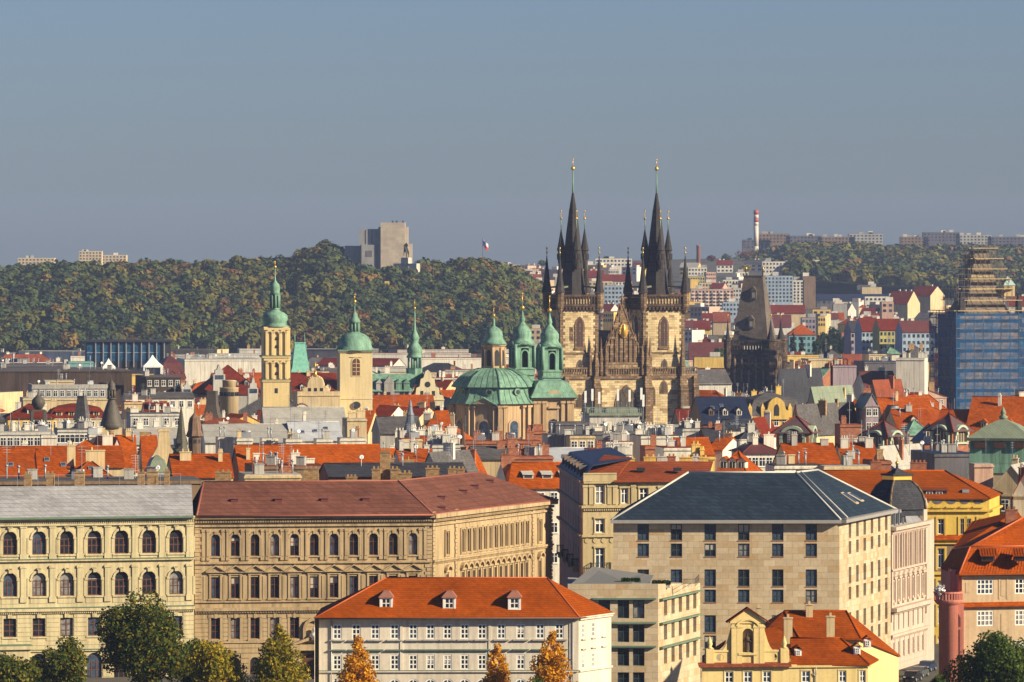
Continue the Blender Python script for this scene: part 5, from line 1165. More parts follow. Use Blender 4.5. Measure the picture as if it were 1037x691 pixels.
        b.data = mb.mesh('belfry', [COPPER, BLACK])
        for i in range(4):
            w = MB(M @ Matrix.Rotation(i*math.pi/2, 4, 'Z')); r = h*.42
            for s in (-1, 1): w.box(min(s*r, s*r*.8), max(s*r, s*r*.8), -h-.1, -h+.3, P_(372), P_(358))
            for k in range(8):
                a, a1 = math.pi*k/8, math.pi*(k+1)/8; w.slab([((1.05*r if z_ else .72*r)*math.cos(v), P_(358)+(1.05*r if z_ else .72*r)*math.sin(v)) for z_, v in ((1, a), (1, a1), (0, a1), (0, a))], -h-.1, -h+.3)
            w.slab([(-h*.75, P_(349.5)), (h*.75, P_(349.5)), (h*.4, P_(346.2)), (0, P_(345.2)), (-h*.4, P_(346.2))], -h*1.2, -h*.6); w.build('arch', COPPER, b)
        def on2(prof, nm): bb = MB(); bb.lathe([(rr*S2, P_(y)) for rr, y in prof], 12, c); return bb.build(nm, COPPER, b)
        on2(((13.3, 349), (11.6, 346.4), (9.4, 344), (9, 342.2), (9.6, 339.5), (9.4, 336), (7.2, 332.5), (4.6, 329.6), (2.6, 327), (2.1, 325.6), (2.9, 324.4), (2.2, 321.5), (1.2, 318), (.5, 313.5)), 'onion_roof'); finial(b, c, P_(315), P_(311.8), P_(297), .62)
    # facade block below the front belfry
    M = Matrix.Translation((x(560.5), -2.5, 0)) @ Matrix.Rotation(rad(12), 4, 'Z')
    mb = MB(M); h = 21.5*S; mb.box(-h, h, 0, 10, 0, q(404)); mb.box(-h-.6, h+.6, -.7, 10, q(405), q(402)); mb.box(-h, h, 0, 10, q(402), q(399))
    for px in (-19, -15.8, -9.5, 9.5, 15.8, 19): mb.box(px*S-.5, px*S+.5, -.7 if abs(px) > 12 else -.45, .05, 0, q(406.5)); mb.box(px*S-.7, px*S+.7, -.95 if abs(px) > 12 else -.7, .05, q(408.5), q(406))
    mb.slab([(-10.5*S, q(403)), (10.5*S, q(403)), (9.5*S, q(399.5)), (6*S, q(396.4)), (0, q(395)), (-6*S, q(396.4)), (-9.5*S, q(399.5))], -.9, .4); mb.slab([(-6.5*S, q(413.5)), (6.5*S, q(413.5)), (5.2*S, q(411.5)), (0, q(412.6)), (-5.2*S, q(411.5))], -.7, .05)
    mb.build('facade', mw, t)
    w = MB(M); w.slab([(-1.2, q(434)), (1.2, q(434)), (1.2, q(427)), (.8, q(425)), (0, q(424)), (-.8, q(425)), (-1.2, q(427))], -.2, .1); w.build('window', GLASS[0], t)
    mb = MB(M @ Matrix.Translation((0, 5, 0))); mb.lathe([(r*S, q(y)) for r, y in ((35, 402.5), (31, 398), (27, 393), (23.5, 388.5), (20, 386), (14.5, 385), (12, 384))], 4, a0=math.pi/4, smooth=False); mb.build('skirt_roof', COPPER, t)
    mb = MB(); mb.box(x(470), x(560), 10, 40, 0, q(408)); slope(mb, [(x(470), 10, q(408)), (x(560), 10, q(408)), (x(555), 25, q(390)), (x(475), 25, q(390))], .3); slope(mb, [(x(560), 40, q(408)), (x(470), 40, q(408)), (x(475), 25, q(390)), (x(555), 25, q(390))], .3); mb.build('nave', COPPER, t)
nicholas()

# ---- sooty square tower with the wedge roof
def powder():
    Y0 = 2050; S = Y0/F; org = (X(764, Y0), Y0); q = lambda py: Z(py, Y0)
    t = thing('gate_tower', 'sooty black gothic gate tower with tall steep wedge roof', 'tower', (*org, 0), rad(-16))
    soot = blocks('sooty sandstone', [(0.075, 0.052, 0.040), (0.12, 0.082, 0.058), (0.05, 0.036, 0.03), (0.16, 0.11, 0.075)], 1.2, .8, (0.03, 0.024, 0.02), .05, dirt=.45)
    h = 22.3*S; mb = MB(); mb.box(-h, h, -h, h, 0, q(356)); mb.box(-h-.5, h+.5, -h-.5, h+.5, q(358), q(354.5)); mb.build('body', soot, t)
    for k in range(2):
        M = Matrix.Rotation(math.pi/2*k, 4, 'Z'); b = MB(M); n = 6                                # blind arcade
        for i in range(n+1):
            x = -h + 2*h*i/n; b.box(x-.35, x+.35, -h-.75, -h+.1, 0, q(374)); b.lathe([(.5, q(374)), (.55, q(366)), (.25, q(361))], 6, (x, -h-.4))
        for i in range(n):
            x0 = -h + 2*h*i/n; r = h/n
            for j in range(6):
                a, a1 = math.pi*j/6, math.pi*(j+1)/6; b.slab([(x0+r+v*math.cos(z_), q(372)+1.5*v*math.sin(z_)) for v, z_ in ((r, a), (r, a1), (r*.68, a1), (r*.68, a))], -h-.6, -h+.1)
        b.build('arcade', blocks('tracery with painted light', [(.17, .12, .085), (.24, .17, .12), (.12, .085, .06)], 1, .8, (.08, .06, .045)), t)  # paler than the body: light on the relief is put into the stone colour
        for i in (1, 2, 3, 4):
            x = -h + 2*h*(i+.5)/n; w = MB(M); lancet(w, x, q(398), q(378), 1.6, -h-.12, -h+.1); w.build('window', BLACK, t)
    g = MB(); e = h+.5                                               # parapet
    for i in range(17):
        x = -e + 2*e*i/16
        for s in (-1, 1): g.box(x-.28, x+.28, s*e-.25, s*e+.25, q(354.5), q(345.5)); g.box(s*e-.25, s*e+.25, x-.28, x+.28, q(354.5), q(345.5))
    for s in (-1, 1): g.box(-e-.1, e+.1, s*e-.3, s*e+.3, q(346.5), q(344)); g.box(s*e-.3, s*e+.3, -e-.1, e+.1, q(346.5), q(344)-.01)
    g.build('parapet', soot, t)
    for sx, sy in ((-1, -1), (1, -1), (1, 1), (-1, 1)):
        b = MB(); c = (sx*h, sy*h); k = 1.0 if sx > 0 else .62; b.lathe([(1.7*k, 0), (1.7*k, q(376)), (2.4*k, q(369)), (2.4*k, q(346)), (2.7*k, q(345)), (2.7*k, q(343.5)), (1.5*k, q(343.4))], 8, c, smooth=False, m=0); b.lathe([(1.5*k, q(344)), (.7*k, q(335)), (.12, q(324))], 8, c, smooth=False, m=1); b.bar((*c, q(323)), (*c, q(318)), .1, 5, 2); b.ball((*c, q(319)), .35, 8, 2); b.build('turret', [soot, SPIRE, GOLD], t)
    r = MB(); b0 = 19.0*S; a = (9.8*S, 5.2*S); zb, zt = q(350), q(280); sl = tiles('tower slate', (0.16, 0.135, 0.11), 1.0, .2, .7, .3)
    B_ = [(-b0, -b0), (b0, -b0), (b0, b0), (-b0, b0)]; T_ = [(-a[0], -a[1]), (a[0], -a[1]), (a[0], a[1]), (-a[0], a[1])]
    for i in range(4): j = (i+1) % 4; r.face([(*B_[i], zb), (*B_[j], zb), (*T_[j], zt), (*T_[i], zt)])
    r.face([(*p, zt) for p in T_]); r.box(-a[0]-.2, a[0]+.2, -a[1]-.2, a[1]+.2, zt-.1, zt+.35); ro = r.build('roof', sl, t)
    for s in (-1, 1): f = MB(); f.bar((s*a[0]*.9, 0, zt), (s*a[0]*.9, 0, q(270)), .2, 5, 0); f.ball((s*a[0]*.9, 0, q(272)), .5, 8, 1); f.build('finial', [SPIRE, GOLD], ro)
    for py, xx in ((297, .6), (326, .2)):
        k = (q(py)-zb)/(zt-zb); yy = -(b0 + (a[1]-b0)*k); d = MB(); d.box(xx-1.0, xx+1.0, yy-1.0, yy+3, q(py)-2.2, q(py)+.8, 0); d.box(xx-.55, xx+.55, yy-1.06, yy-.9, q(py)-1.6, q(py)+.2, 1); d.slab([(xx-1.3, q(py)+.8), (xx+1.3, q(py)+.8), (xx, q(py)+2.4)], yy-1.1, yy+3, 0); d.build('dormer', [sl, WALL['grey']], ro)
powder()

# ---- tower wrapped in scaffolding
def scaffold_tower():
    Y0 = 2000; S = Y0/F; org = (X(991, Y0), Y0); q = lambda py: Z(py, Y0)
    t = thing('scaffolded_tower', 'square stone bell tower wrapped in scaffolding and blue netting', 'tower', (*org, 0), rad(16))
    h = 34.5*S*.93; st = blocks('pinkish ashlar', [(0.52, 0.36, 0.22), (0.60, 0.43, 0.28), (0.46, 0.30, 0.18)], 1.6, .8, (.3, .2, .13), .03)
    mb = MB(); mb.box(-h, h, -h, h, 0, q(318)); mb.build('tower', st, t)
    wood = paint('pale scaffold boards', (0.46, 0.34, 0.16), .8); m2 = paint('scaffold steel', (.13, .11, .095), .6, .2)
    # roof under repair
    r = MB(); r.lathe([(h*1.38*k, q(y)) for k, y in ((.8, 318), (.62, 306), (.47, 290), (.35, 275), (.27, 262), (.22, 254))], 4, a0=math.pi/4, smooth=False, m=0)
    for y in (309, 295, 281, 268): r.lathe([(h*1.38*(.71-(318-y)*.008), q(y+4)), (h*1.38*(.68-(318-y)*.008), q(y-3))], 4, a0=math.pi/4, smooth=False, m=1)
    r.build('roof', [paint('bare roof boards', (.17, .115, .065)), plaster('ochre stone trim', (.48, .38, .19), .25)], t)
    levels = [(314.5, 1.12, .02), (304, .9, .1), (292.5, .8, -.02), (282.5, .64, .1), (272.5, .52, .12), (262, .42, .14), (251.5, .35, 0.04)]
    for y, k, sh in levels:
        d = MB(); e = h*k; o = h*sh; 
        for (x0, x1, y0, y1) in ((-e+o, e+o, -e-1.1, -e+.6), (-e+o, e+o, e-.6, e+1.1), (-e+o-1, -e+o+.6, -e, e), (e+o-.6, e+o+1, -e, e)): d.box(x0-.5, x1+.5, y0, y1, q(y)-.12, q(y)+.12)
        d.build('deck', wood, t)
    p = MB()
    for (y0, k0, s0), (y1, k1, s1) in zip(levels, levels[1:]):
        e = h*k1; n = 5
        for i in range(n+1):
            x = -e + 2*e*i/n + h*s1
            for s in (-1, 1): p.bar((x, s*(e+.6), q(y0)), (x, s*(e+.6), q(y1)+1.1), .09, 4); p.bar((h*s1+s*(e+.6), -e+2*e*i/n, q(y0)), (h*s1+s*(e+.6), -e+2*e*i/n, q(y1)+1.1), .09, 4)
        for hh in (1.0, .55):
            for s in (-1, 1): p.bar((-e-1.5+h*s1, s*(e+.8), q(y0)+hh*1.1), (e+1.5+h*s1, s*(e+.8), q(y0)+hh*1.1), .06, 4); p.bar((h*s1+s*(e+.8), -e-1.5, q(y0)+hh*1.1), (h*s1+s*(e+.8), e+1.5, q(y0)+hh*1.1), .06, 4)
        p.bar((-e+h*s1, -e-.9, q(y0)), (h*s1, -e-.9, q(y1)), .06, 4); p.bar((e+h*s1, -e-.9, q(y0)), (h*s1, -e-.9, q(y1)), .06, 4)
    for x in (-1.05, -.85, -.65):                                     # spindly side rig
        for s in (-1, 0): p.bar((h*x, -h*(1+.2*s), q(318)), (h*x, -h*(1+.2*s), q(266 + (1.05+x)*-20 + 12)), .07, 4)
    for y in range(272, 316, 6): p.bar((-h*1.1, -h, q(y)), (-h*.5, -h, q(y)), .06, 4)
    p.build('pole_frame', m2, t)
    for sx, sy in ((-.95, -.95), (1.0, -.9)):
        b = MB(); b.lathe([(1.3, q(318)), (1.2, q(306)), (.1, q(296))], 6, (sx*h, sy*h), smooth=False); b.build('corner_spire', SPIRE, t)
    c = MB(); cx, cy = h*.78, -h*.5; c.box(cx-2, cx+2, cy-2, cy+2, q(300), q(289), 0); c.lathe([(3.2, q(289)), (.3, q(280))], 4, (cx, cy), math.pi/4, 1, False); c.build('corner_turret', [wood, paint('new copper sheet', (.30, .42, .38), .5)], t)
    # lower decks, poles and the blue netting
    net, tt, bs = nodes('blue scaffold net', .7); bs.inputs['Base Color'].default_value = (.003, .078, .21, 1)
    tr = N(tt, 'ShaderNodeBsdfTransparent'); ms = N(tt, 'ShaderNodeMixShader'); nz = ramp(tt, noise(tt, objco(tt), .35, 4), [(.35, (.38,)*3), (.65, (.74,)*3)]); sep = N(tt, 'ShaderNodeSeparateColor'); tt.links.new(nz, sep.inputs[0])
    tt.links.new(sep.outputs[0], ms.inputs[0]); tt.links.new(tr.outputs[0], ms.inputs[1]); tt.links.new(bs.outputs[0], ms.inputs[2]); tt.links.new(ms.outputs[0], tt.nodes['Material Output'].inputs['Surface'])
    e = h + 2.1; lv = [y for y in range(322, 452, 10)]
    for y in lv:
        d = MB()
        for (x0, x1, y0, y1) in ((-e, e, -e, -e+1.3), (-e, e, e-1.3, e), (-e, -e+1.3, -e+1.3, e-1.3), (e-1.3, e, -e+1.3, e-1.3)): d.box(x0, x1, y0, y1, q(y)-.18, q(y)+.12)
        d.build('deck', wood, t)
    p = MB()
    for i in range(9):
        x = -e + 2*e*i/8
        for s in (-1, 1): p.bar((x, s*(e+.1), 0), (x, s*(e+.1), q(314)), .1, 4); p.bar((s*(e+.1), x, 0), (s*(e+.1), x, q(314)), .1, 4)
    for y in lv:
        for k in (.5, 1.05):
            for s in (-1, 1): p.bar((-e, s*(e+.12), q(y)+k), (e, s*(e+.12), q(y)+k), .07, 4); p.bar((s*(e+.12), -e, q(y)+k), (s*(e+.12), e, q(y)+k), .07, 4)
    p.build('pole_frame', m2, t)
    for (a, b, nm) in (((-e-.3, -e-.3), (e+.3, -e-.3), 'front'), ((e+.3, -e-.3), (e+.3, e+.3), 'r'), ((e+.3, e+.3), (-e-.3, e+.3), 'b'), ((-e-.3, e+.3), (-e-.3, -e-.3), 'l')):
        n = MB(); N_ = 26; rr = random.Random(hash(nm) % 97 if False else len(nm)*7+ord(nm[0])); f = []
        M, w, _ = frame(a, b); n.M = M; ys = [316.5] + [y+4 for y in lv]
        g = [[n.pt((w*i/N_, rr.uniform(-.22, .22), q(y) + rr.uniform(-.2, .2)*(y < 318))) for i in range(N_+1)] for y in ys]
        for r0, r1 in zip(g, g[1:]):
            for i in range(N_): n.idx([r0[i], r0[i+1], r1[i+1], r1[i]], smooth=True)
        n.build('netting', net, t)
    for i, y in enumerate(lv[1:]):
        w = MB(); w.box(-h*.78, h*.82, -h-.1, -h+.1, q(y-2.2), q(y-6.4)); w.build('stone_band', plaster('pale sandstone', (.62, .45, .30), .25), t)
scaffold_tower()

# ---- slim yellow tower with green onion
def slim_tower():
    Y0 = 1640; S = Y0/F; org = (X(278.5, Y0), Y0); q = lambda py: Z(py, Y0)
    t = thing('church_tower', 'slim pale yellow church tower with round arched panels and a green onion top', 'tower', (*org, 0), rad(8))
    h = 13.6*S*.93; mb = MB(); mb.box(-h*1.06, h*1.06, -h*1.06, h*1.06, 0, q(384)); mb.box(-h, h, -h, h, q(384), q(331)); mb.build('tower', plaster('tower yellow', (0.68, 0.52, 0.25), .1), t)
    for y in (385.5, 361.3): l = MB(); l.box(-h-.5, h+.5, -h-.5, h+.5, q(y)-.25, q(y)+.2, 0); l.box(-h-.6, h+.6, -h-.6, h+.6, q(y)+.2, q(y)+.42, 1); l.build('ledge', [MATS['tower yellow'], LEDGE], t)
    for k in range(2):
        M = Matrix.Rotation(math.pi/2*k, 4, 'Z')
        for y0, y1 in ((383, 365.5), (359.5, 334.5)):
            b = MB(M)
            for x in (-.78, -.3, .3, .78): b.box(x*h-.3, x*h+.3, -h-.5, -h+.05, q(y0), q(y1)-.2)
            for x0 in (-.54, 0, .54):
                for j in range(6): a, a1 = math.pi*j/6, math.pi*(j+1)/6; b.slab([(x0*h+v*math.cos(z_), q(y1)-.9+v*math.sin(z_)) for v, z_ in ((h*.3, a), (h*.3, a1), (h*.16, a1), (h*.16, a))], -h-.5, -h+.05)
            b.box(-h, h, -h-.5, -h+.05, q(y1)+.1, q(y1)+.7); b.build('blind_arches', MATS['tower yellow'], t)
            for yy in ((y0+y1)/2-4, (y0+y1)/2+4): w = MB(M); lancet(w, 0, q(yy+1.6), q(yy-2), .8, -h-.08, -h+.05); w.build('window', BLACK, t)
        w = MB(M); w.box(-.45, .45, -h*1.06-.06, -h, q(398), q(393)); w.build('window', BLACK, t)
    def L(prof, nm, n=12): b = MB(); b.lathe([(r*S, q(y)) for r, y in prof], n); return b.build(nm, COPPER, t)
    L(((15.5, 331.2), (11.5, 329), (11.8, 326.5), (13.2, 323.5), (12.6, 319.5), (9.5, 316.8), (5.6, 315.2), (5, 314)), 'onion_roof')
    b = MB(); b.lathe([(5*S, q(314)), (5*S, q(312))], 8); 
    for i in range(8): a = i*math.pi/4; b.bar((4.4*S*math.cos(a), 4.4*S*math.sin(a), q(312)), (4.4*S*math.cos(a), 4.4*S*math.sin(a), q(298)), .32, 6)
    b.lathe([(1.6*S, q(312)), (1.6*S, q(298))], 6); b.lathe([(5.3*S, q(300)), (5.3*S, q(298))], 8); b.build('lantern', COPPER, t)
    s = L(((5.6, 298.2), (4.6, 296), (5.1, 292.5), (4.4, 288.5), (2, 286), (1, 284), (.6, 277)), 'spire_cap'); finial(t, (0, 0), q(279), q(270.5), q(264.5), .45)
slim_tower()
# ---- stout cream tower with green bell dome
def stout_tower():
    Y0 = 1560; S = Y0/F; org = (X(359.2, Y0), Y0); q = lambda py: Z(py, Y0)
    t = thing('church_tower', 'stout cream church tower with green bell dome and one arched brown window', 'tower', (*org, 0), rad(7))
    h = 17.3*S*.95; mw = plaster('tower cream', (0.66, 0.53, 0.29), .1); mb = MB(); mb.box(-h, h, -h, h, 0, q(355)); mb.box(-h-.4, h+.4, -h-.4, h+.4, q(356.5), q(354)); mb.box(-h-.15, h+.15, -h-.15, h+.15, q(404), q(403)); mb.box(-h-.35, h+.35, -h-.35, h+.35, 0, q(417)); mb.build('tower', mw, t)
    for k in range(2):
        M = Matrix.Rotation(math.pi/2*k, 4, 'Z'); w = MB(M); r = 1.05; e = q(366.5)
        pts = lambda r, d: [(-r, q(380)-d), (r, q(380)-d)] + [(r*math.cos(j*math.pi/8), e+r*math.sin(j*math.pi/8)) for j in range(9)]
        w.slab(pts(1.35, .3), -h-.12, -h+.05, 0); w.slab(pts(1.0, 0), -h-.2, -h, 1)
        for y in (376, 372, 368): w.box(-1, 1, -h-.24, -h-.1, q(y)-.06, q(y)+.06, 0)
        w.box(-.06, .06, -h-.24, -h-.1, q(380), e+.9, 0); w.build('window', [mw, REDWOOD], t)
        b = MB(M); b.box(-1.6, 1.6, -h-.25, -h+.05, q(361.6), q(361)); b.build('hood', mw, t); b = MB(M); b.slab([(1.15*math.cos(j*math.pi/8), q(410)+1.0*math.sin(j*math.pi/8)) for j in range(16)], -h-.48, -h-.2); b.build('oculus', [BLACK], t)
    b = MB(); prof = ((19.3, 355), (17, 353), (15.9, 350), (15.3, 346), (13, 341.5), (9.5, 338.6), (6, 337.2), (5, 336.5))
    b.lathe([(r*S*1.08, q(y)) for r, y in prof], 16); 
    slope(b, [(-h-.7, -h-.7, q(354)), (h+.7, -h-.7, q(354)), (h+.7, h+.7, q(354)), (-h-.7, h+.7, q(354))], .3); b.build('dome', COPPER, t)
    b = MB(); 
    for i in range(8): a = i*math.pi/4; b.bar((4.3*S*math.cos(a), 4.3*S*math.sin(a), q(337)), (4.3*S*math.cos(a), 4.3*S*math.sin(a), q(326.5)), .3, 6)
    b.lathe([(5.6*S, q(337.5)), (5.3*S, q(336))], 8); b.lathe([(1.4*S, q(336)), (1.4*S, q(326))], 6); b.lathe([(5.6*S, q(327.2)), (5.8*S, q(326)), (5.0*S, q(323.5)), (3.6*S, q(321.5)), (3.3*S, q(320)), (2.4*S, q(317.5)), (.8*S, q(316)), (.5*S, q(309))], 12); b.build('lantern', COPPER, t)
    finial(t, (0, 0), q(310), q(305.5), q(298), .5)
stout_tower()
# ---- hall with stepped gable, green roof and a needle spire
def gable_hall():
    Y0 = 1720; S = Y0/F; org = (X(430, Y0), Y0); q = lambda py: Z(py, Y0); x = lambda px: (px-430)*S
    t = thing('gabled_hall', 'cream hall with tall scrolled gable, green copper roof and needle spire', 'building', (*org, 0), rad(4))
    mw = plaster('ivory plaster', (0.70, 0.60, 0.38), .12); c = x(433)
    mb = MB(); mb.box(x(417), x(449.5), 0, 14, 0, q(404))
    pts = [(417, 411), (417.5, 401), (421, 399.5), (421.5, 393), (425, 391.5), (426, 384), (429, 382.5), (430.5, 376.5), (433, 374.5), (435.5, 376.5), (437, 382.5), (440, 384), (441, 391.5), (444.5, 393), (445, 399.5), (449, 401), (449.5, 411)]
    mb.slab([(x(a), q(b)) for a, b in pts], -.35, .3); mb.box(x(416), x(450), -.6, 0, q(405.5), q(404.3)); mb.build('gable', mw, t)
    for px, y, r in ((433, 389.5, .55),): w = MB(); w.slab([(x(px)+r*1.6*math.cos(k*math.pi/7), q(y)+r*1.6*math.sin(k*math.pi/7)) for k in range(14)], -.4, -.3); w.build('window', BLACK, t)
    for px in (427.2, 439): w = MB(); w.box(x(px)-.45, x(px)+.45, -.4, -.3, q(401), q(396)); w.build('window', BLACK, t)
    w = MB(); w.box(x(433)-.7, x(433)+.7, -.5, -.3, q(403), q(397.5)); w.build('niche', WALL['grey'], t)
    for px in (422, 427.5, 433, 438.5, 444): w = MB(); w.box(x(px)-.5, x(px)+.5, -.15, .05, q(416), q(408)); w.build('window', GLASS[0], t)
    r = MB(); z0, z1 = q(396), q(379)
    slope(r, [(x(366), 0, z0), (x(418), 0, z0), (x(424), 7, z1), (x(366), 7, z1)]); slope(r, [(x(418), 14, z0), (x(366), 14, z0), (x(366), 7, z1), (x(424), 7, z1)]); slope(r, [(x(417), .3, q(403)), (x(433), .3, q(376)), (x(433), 12, q(376)), (x(417), 12, q(403))]); slope(r, [(x(433), .3, q(376)), (x(449.5), .3, q(403)), (x(449.5), 12, q(403)), (x(433), 12, q(376))]); r.build('roof', COPPER, t)
    b = MB(); b.box(x(366), x(417), .4, 13.6, 0, z0); b.build('wall', WALL['mauve'], t)
    for px in (384, 404, 412): d = MB(); d.box(x(px)-.9, x(px)+.9, .3, 4, z0-.2, z0+2.3); d.slab([(x(px)-1.1, z0+2.3), (x(px)+1.1, z0+2.3), (x(px), z0+3.6)], .1, 4.4); d.build('dormer', COPPER if px > 390 else WALL['grey'], t)
    d = MB(); d.box(x(389), x(399), -.3, 4, 0, q(388)); d.slab([(x(388.5), q(388)), (x(399.5), q(388)), (x(396.5), q(384)), (x(394), q(380.5)), (x(391.5), q(384))], -.4, 4); d.build('cross_gable', WALL['grey'], t)
    for px in (381, 393.5, 407, 412): w = MB(); w.box(x(px)-.55, x(px)+.55, -.36 if 389 < px < 399 else .3, .5, q(404), q(397)); w.build('window', GLASS[0], t)
    # needle spire
    s = put(bpy.data.meshes.new('spire'), 'spire', t); b = MB(); cc = (x(421.5), 9)
    b.lathe([(r_*S, q(y)) for r_, y in ((10, 390), (8.5, 380), (8.8, 374.5), (9.2, 373.5))], 8, cc, smooth=False)
    for i in range(8): a = (i+.5)*math.pi/4; b.bar((cc[0]+6.6*S*math.cos(a), cc[1]+6.6*S*math.sin(a), q(373.5)), (cc[0]+6.6*S*math.cos(a), cc[1]+6.6*S*math.sin(a), q(362)), .28, 5)
    b.lathe([(2*S, q(374)), (2*S, q(362))], 6, cc); b.lathe([(r_*S, q(y)) for r_, y in ((8.2, 363), (8.4, 361.5), (6.5, 359.5), (7.8, 357), (7.6, 353.5), (5.2, 350), (3.6, 347.5), (4.6, 344.5), (4.9, 343), (4.0, 340), (2.4, 337), (1.5, 334), (.9, 322), (.5, 314))], 12, cc); s.data = b.mesh('spire', COPPER)
    finial(t, cc, q(315), q(312.5), q(304), .38)
gable_hall()
# ---- turquoise truncated roof pavilion
def pavilion():
    Y0 = 1800; S = Y0/F; org = (X(303.5, Y0), Y0); q = lambda py: Z(py, Y0)
    t = thing('roof_pavilion', 'turquoise steep truncated copper roof rising behind the red roofs', 'building', (*org, 0), rad(8))
    b = MB(); b.box(-8.2*S, 8.2*S, -8.2*S, 8.2*S, 0, q(376)); b.build('wall', WALL['cream'], t)
    b = MB(); b.lathe([(r*S*1.41, q(y)) for r, y in ((9.8, 377), (8.2, 371), (5.4, 348.5), (5.9, 348), (5.9, 346.8))], 4, a0=math.pi/4, smooth=False); b.build('roof', paint('turquoise copper', (.20, .50, .38), .6, var=.3), t)
    for s in (-1, 1): b = MB(); b.bar((s*5*S, 0, q(347)), (s*5*S, 0, q(337)), .22, 5, r2=.05); b.build('finial', COPPER, t)
    for s in (-1, 1): b = MB(); b.box(s*6.2*S-.9, s*6.2*S+.9, -7*S, -4*S, q(374), q(366)); b.build('dormer', COPPER, t)
pavilion()
# ---- dark old steeples at the left
def steeples():
    def base(px, Y, label, rz=8): return thing('steeple', label, 'steeple', (X(px, Y), Y, 0), rad(rz)), Y/F, (lambda py: Z(py, Y))
    t, S, q = base(38.8, 1290, 'dark little onion steeple on an open belfry above the yellow gabled house')
    b = MB(); b.lathe([(r*S, q(y)) for r, y in ((3, 415), (5.5, 412), (7, 409), (6.3, 405), (3.4, 402), (1.2, 399.5), (.5, 394))], 12); b.build('onion_roof', ROOF['sooty'], t)
    b = MB(); b.box(-7*S, 7*S, -7*S, 7*S, q(416.5), q(415)); b.box(-8*S, 8*S, -8*S, 8*S, 0, q(433))
    for sx in (-1, 1):
        for sy in (-1, 1): b.box(sx*6.5*S-.35, sx*6.5*S+.35, sy*6.5*S-.35, sy*6.5*S+.35, q(433), q(416))
    b.box(-6*S, 6*S, -6*S, 6*S, q(433), q(425)); b.build('belfry', ROOF['sooty'], t)
    t, S, q = base(83, 1270, 'steep grey slate wedge steeple left of the dark bell roof', -16)
    b = MB(); b.lathe([(11.5*S*1.2, q(436)), (9*S*1.2, q(430)), (4.2*S*1.2, q(402))], 4, a0=math.pi/4, smooth=False); b.box(-4*S, 4*S, -4*S, 4*S, q(402), q(401)); b.build('roof', ROOF['slate'], t); b = MB(); b.box(-9*S, 9*S, -9*S, 9*S, 0, q(435)); b.build('wall', WALL['grey'], t)
    b = MB(); 
    for s in (-1, 1): b.bar((s*3.4*S, 0, q(402)), (s*3.4*S, 0, q(391)), .09, 5)
    b.bar((-3.4*S, 0, q(397)), (3.4*S, 0, q(397)), .06, 4); b.build('ridge_frame', STEEL, t)
    t, S, q = base(113, 1280, 'big sooty bell shaped steeple roof with a dark open lantern')
    b = MB(); b.lathe([(r*S, q(y)) for r, y in ((12.5, 434), (11.4, 430), (10, 425), (8.4, 418.5), (5.8, 411), (3.7, 405.5), (3.4, 404))], 12); b.build('bell_roof', ROOF['sooty'], t); b = MB(); b.box(-10*S, 10*S, -10*S, 10*S, 0, q(433)); b.build('wall', WALL['cream'], t)
    b = MB(); b.lathe([(5*S, q(404.5)), (4.6*S, q(403))], 8)
    for i in range(8): a = i*math.pi/4; b.bar((3.5*S*math.cos(a), 3.5*S*math.sin(a), q(404)), (3.5*S*math.cos(a), 3.5*S*math.sin(a), q(395)), .22, 5)
    b.lathe([(r*S, q(y)) for r, y in ((4.6, 395.3), (4.4, 394), (3.6, 392), (3.9, 389.5), (2, 387), (.5, 385), (.3, 380))], 10); b.build('lantern', ROOF['sooty'], t)
    t, S, q = base(183.5, 1050, 'thin dark slate needle steeple beside the brown turret', -14)
    b = MB(); b.lathe([(r*S*1.1, q(y)) for r, y in ((9, 461), (6.5, 455), (4.2, 440), (2, 422), (.4, 411))], 6, smooth=False); b.build('spire', tiles('green grey slate', (.13, .125, .10), .6, .2, .7, .3), t); b = MB(); b.box(-6*S, 6*S, -6*S, 6*S, 0, q(461)); b.build('wall', DARKSTONE, t)
    t, S, q = base(197, 1046, 'brown copper turret with rounded helmet roof next to the needle steeple', -14)
    b = MB(); b.lathe([(r*S, q(y)) for r, y in ((7.4, 443), (9.2, 441.5), (7, 436), (6.6, 429), (5.2, 423.5), (2.6, 420.5), (.8, 418.5), (.4, 410))], 8, smooth=False); b.build('helmet_roof', plaster('brown copper', (.20, .125, .085), .3), t); b = MB(); b.lathe([(6.6*S, 0), (6.6*S, q(443.5))], 8, smooth=False); b.build('turret', plaster('dull brown stone', (.17, .115, .08), .3), t)
    for i in range(8): w = MB(Matrix.Rotation((i+.5)*math.pi/4, 4, 'Z')); w.box(-.3, .3, -6.5*S*.92-.06, -6*S*.8, q(449), q(445)); w.build('window', BLACK, t)
    t, S, q = base(415.5, 1150, 'blue grey slate steeple with stepped lantern among the red roofs', 10)
    b = MB(); b.lathe([(r*S*1.15, q(y)) for r, y in ((9, 446), (7.2, 441), (4.6, 430), (4.9, 429.5), (4.9, 428.5), (3.6, 428), (3.3, 421), (3.6, 420.5), (2.4, 417), (1.6, 412), (1.8, 411.4), (.5, 405))], 8, smooth=False); b.build('spire', metal('blue grey sheet', (.17, .20, .24), (.10, .11, .12), .5, .6, .4), t); b = MB(); b.box(-7*S, 7*S, -7*S, 7*S, 0, q(445)); b.build('wall', WALL['grey'], t)
    t, S, q = base(468.5, 1080, 'thin brown stone needle spire in front of the domed church', 10)
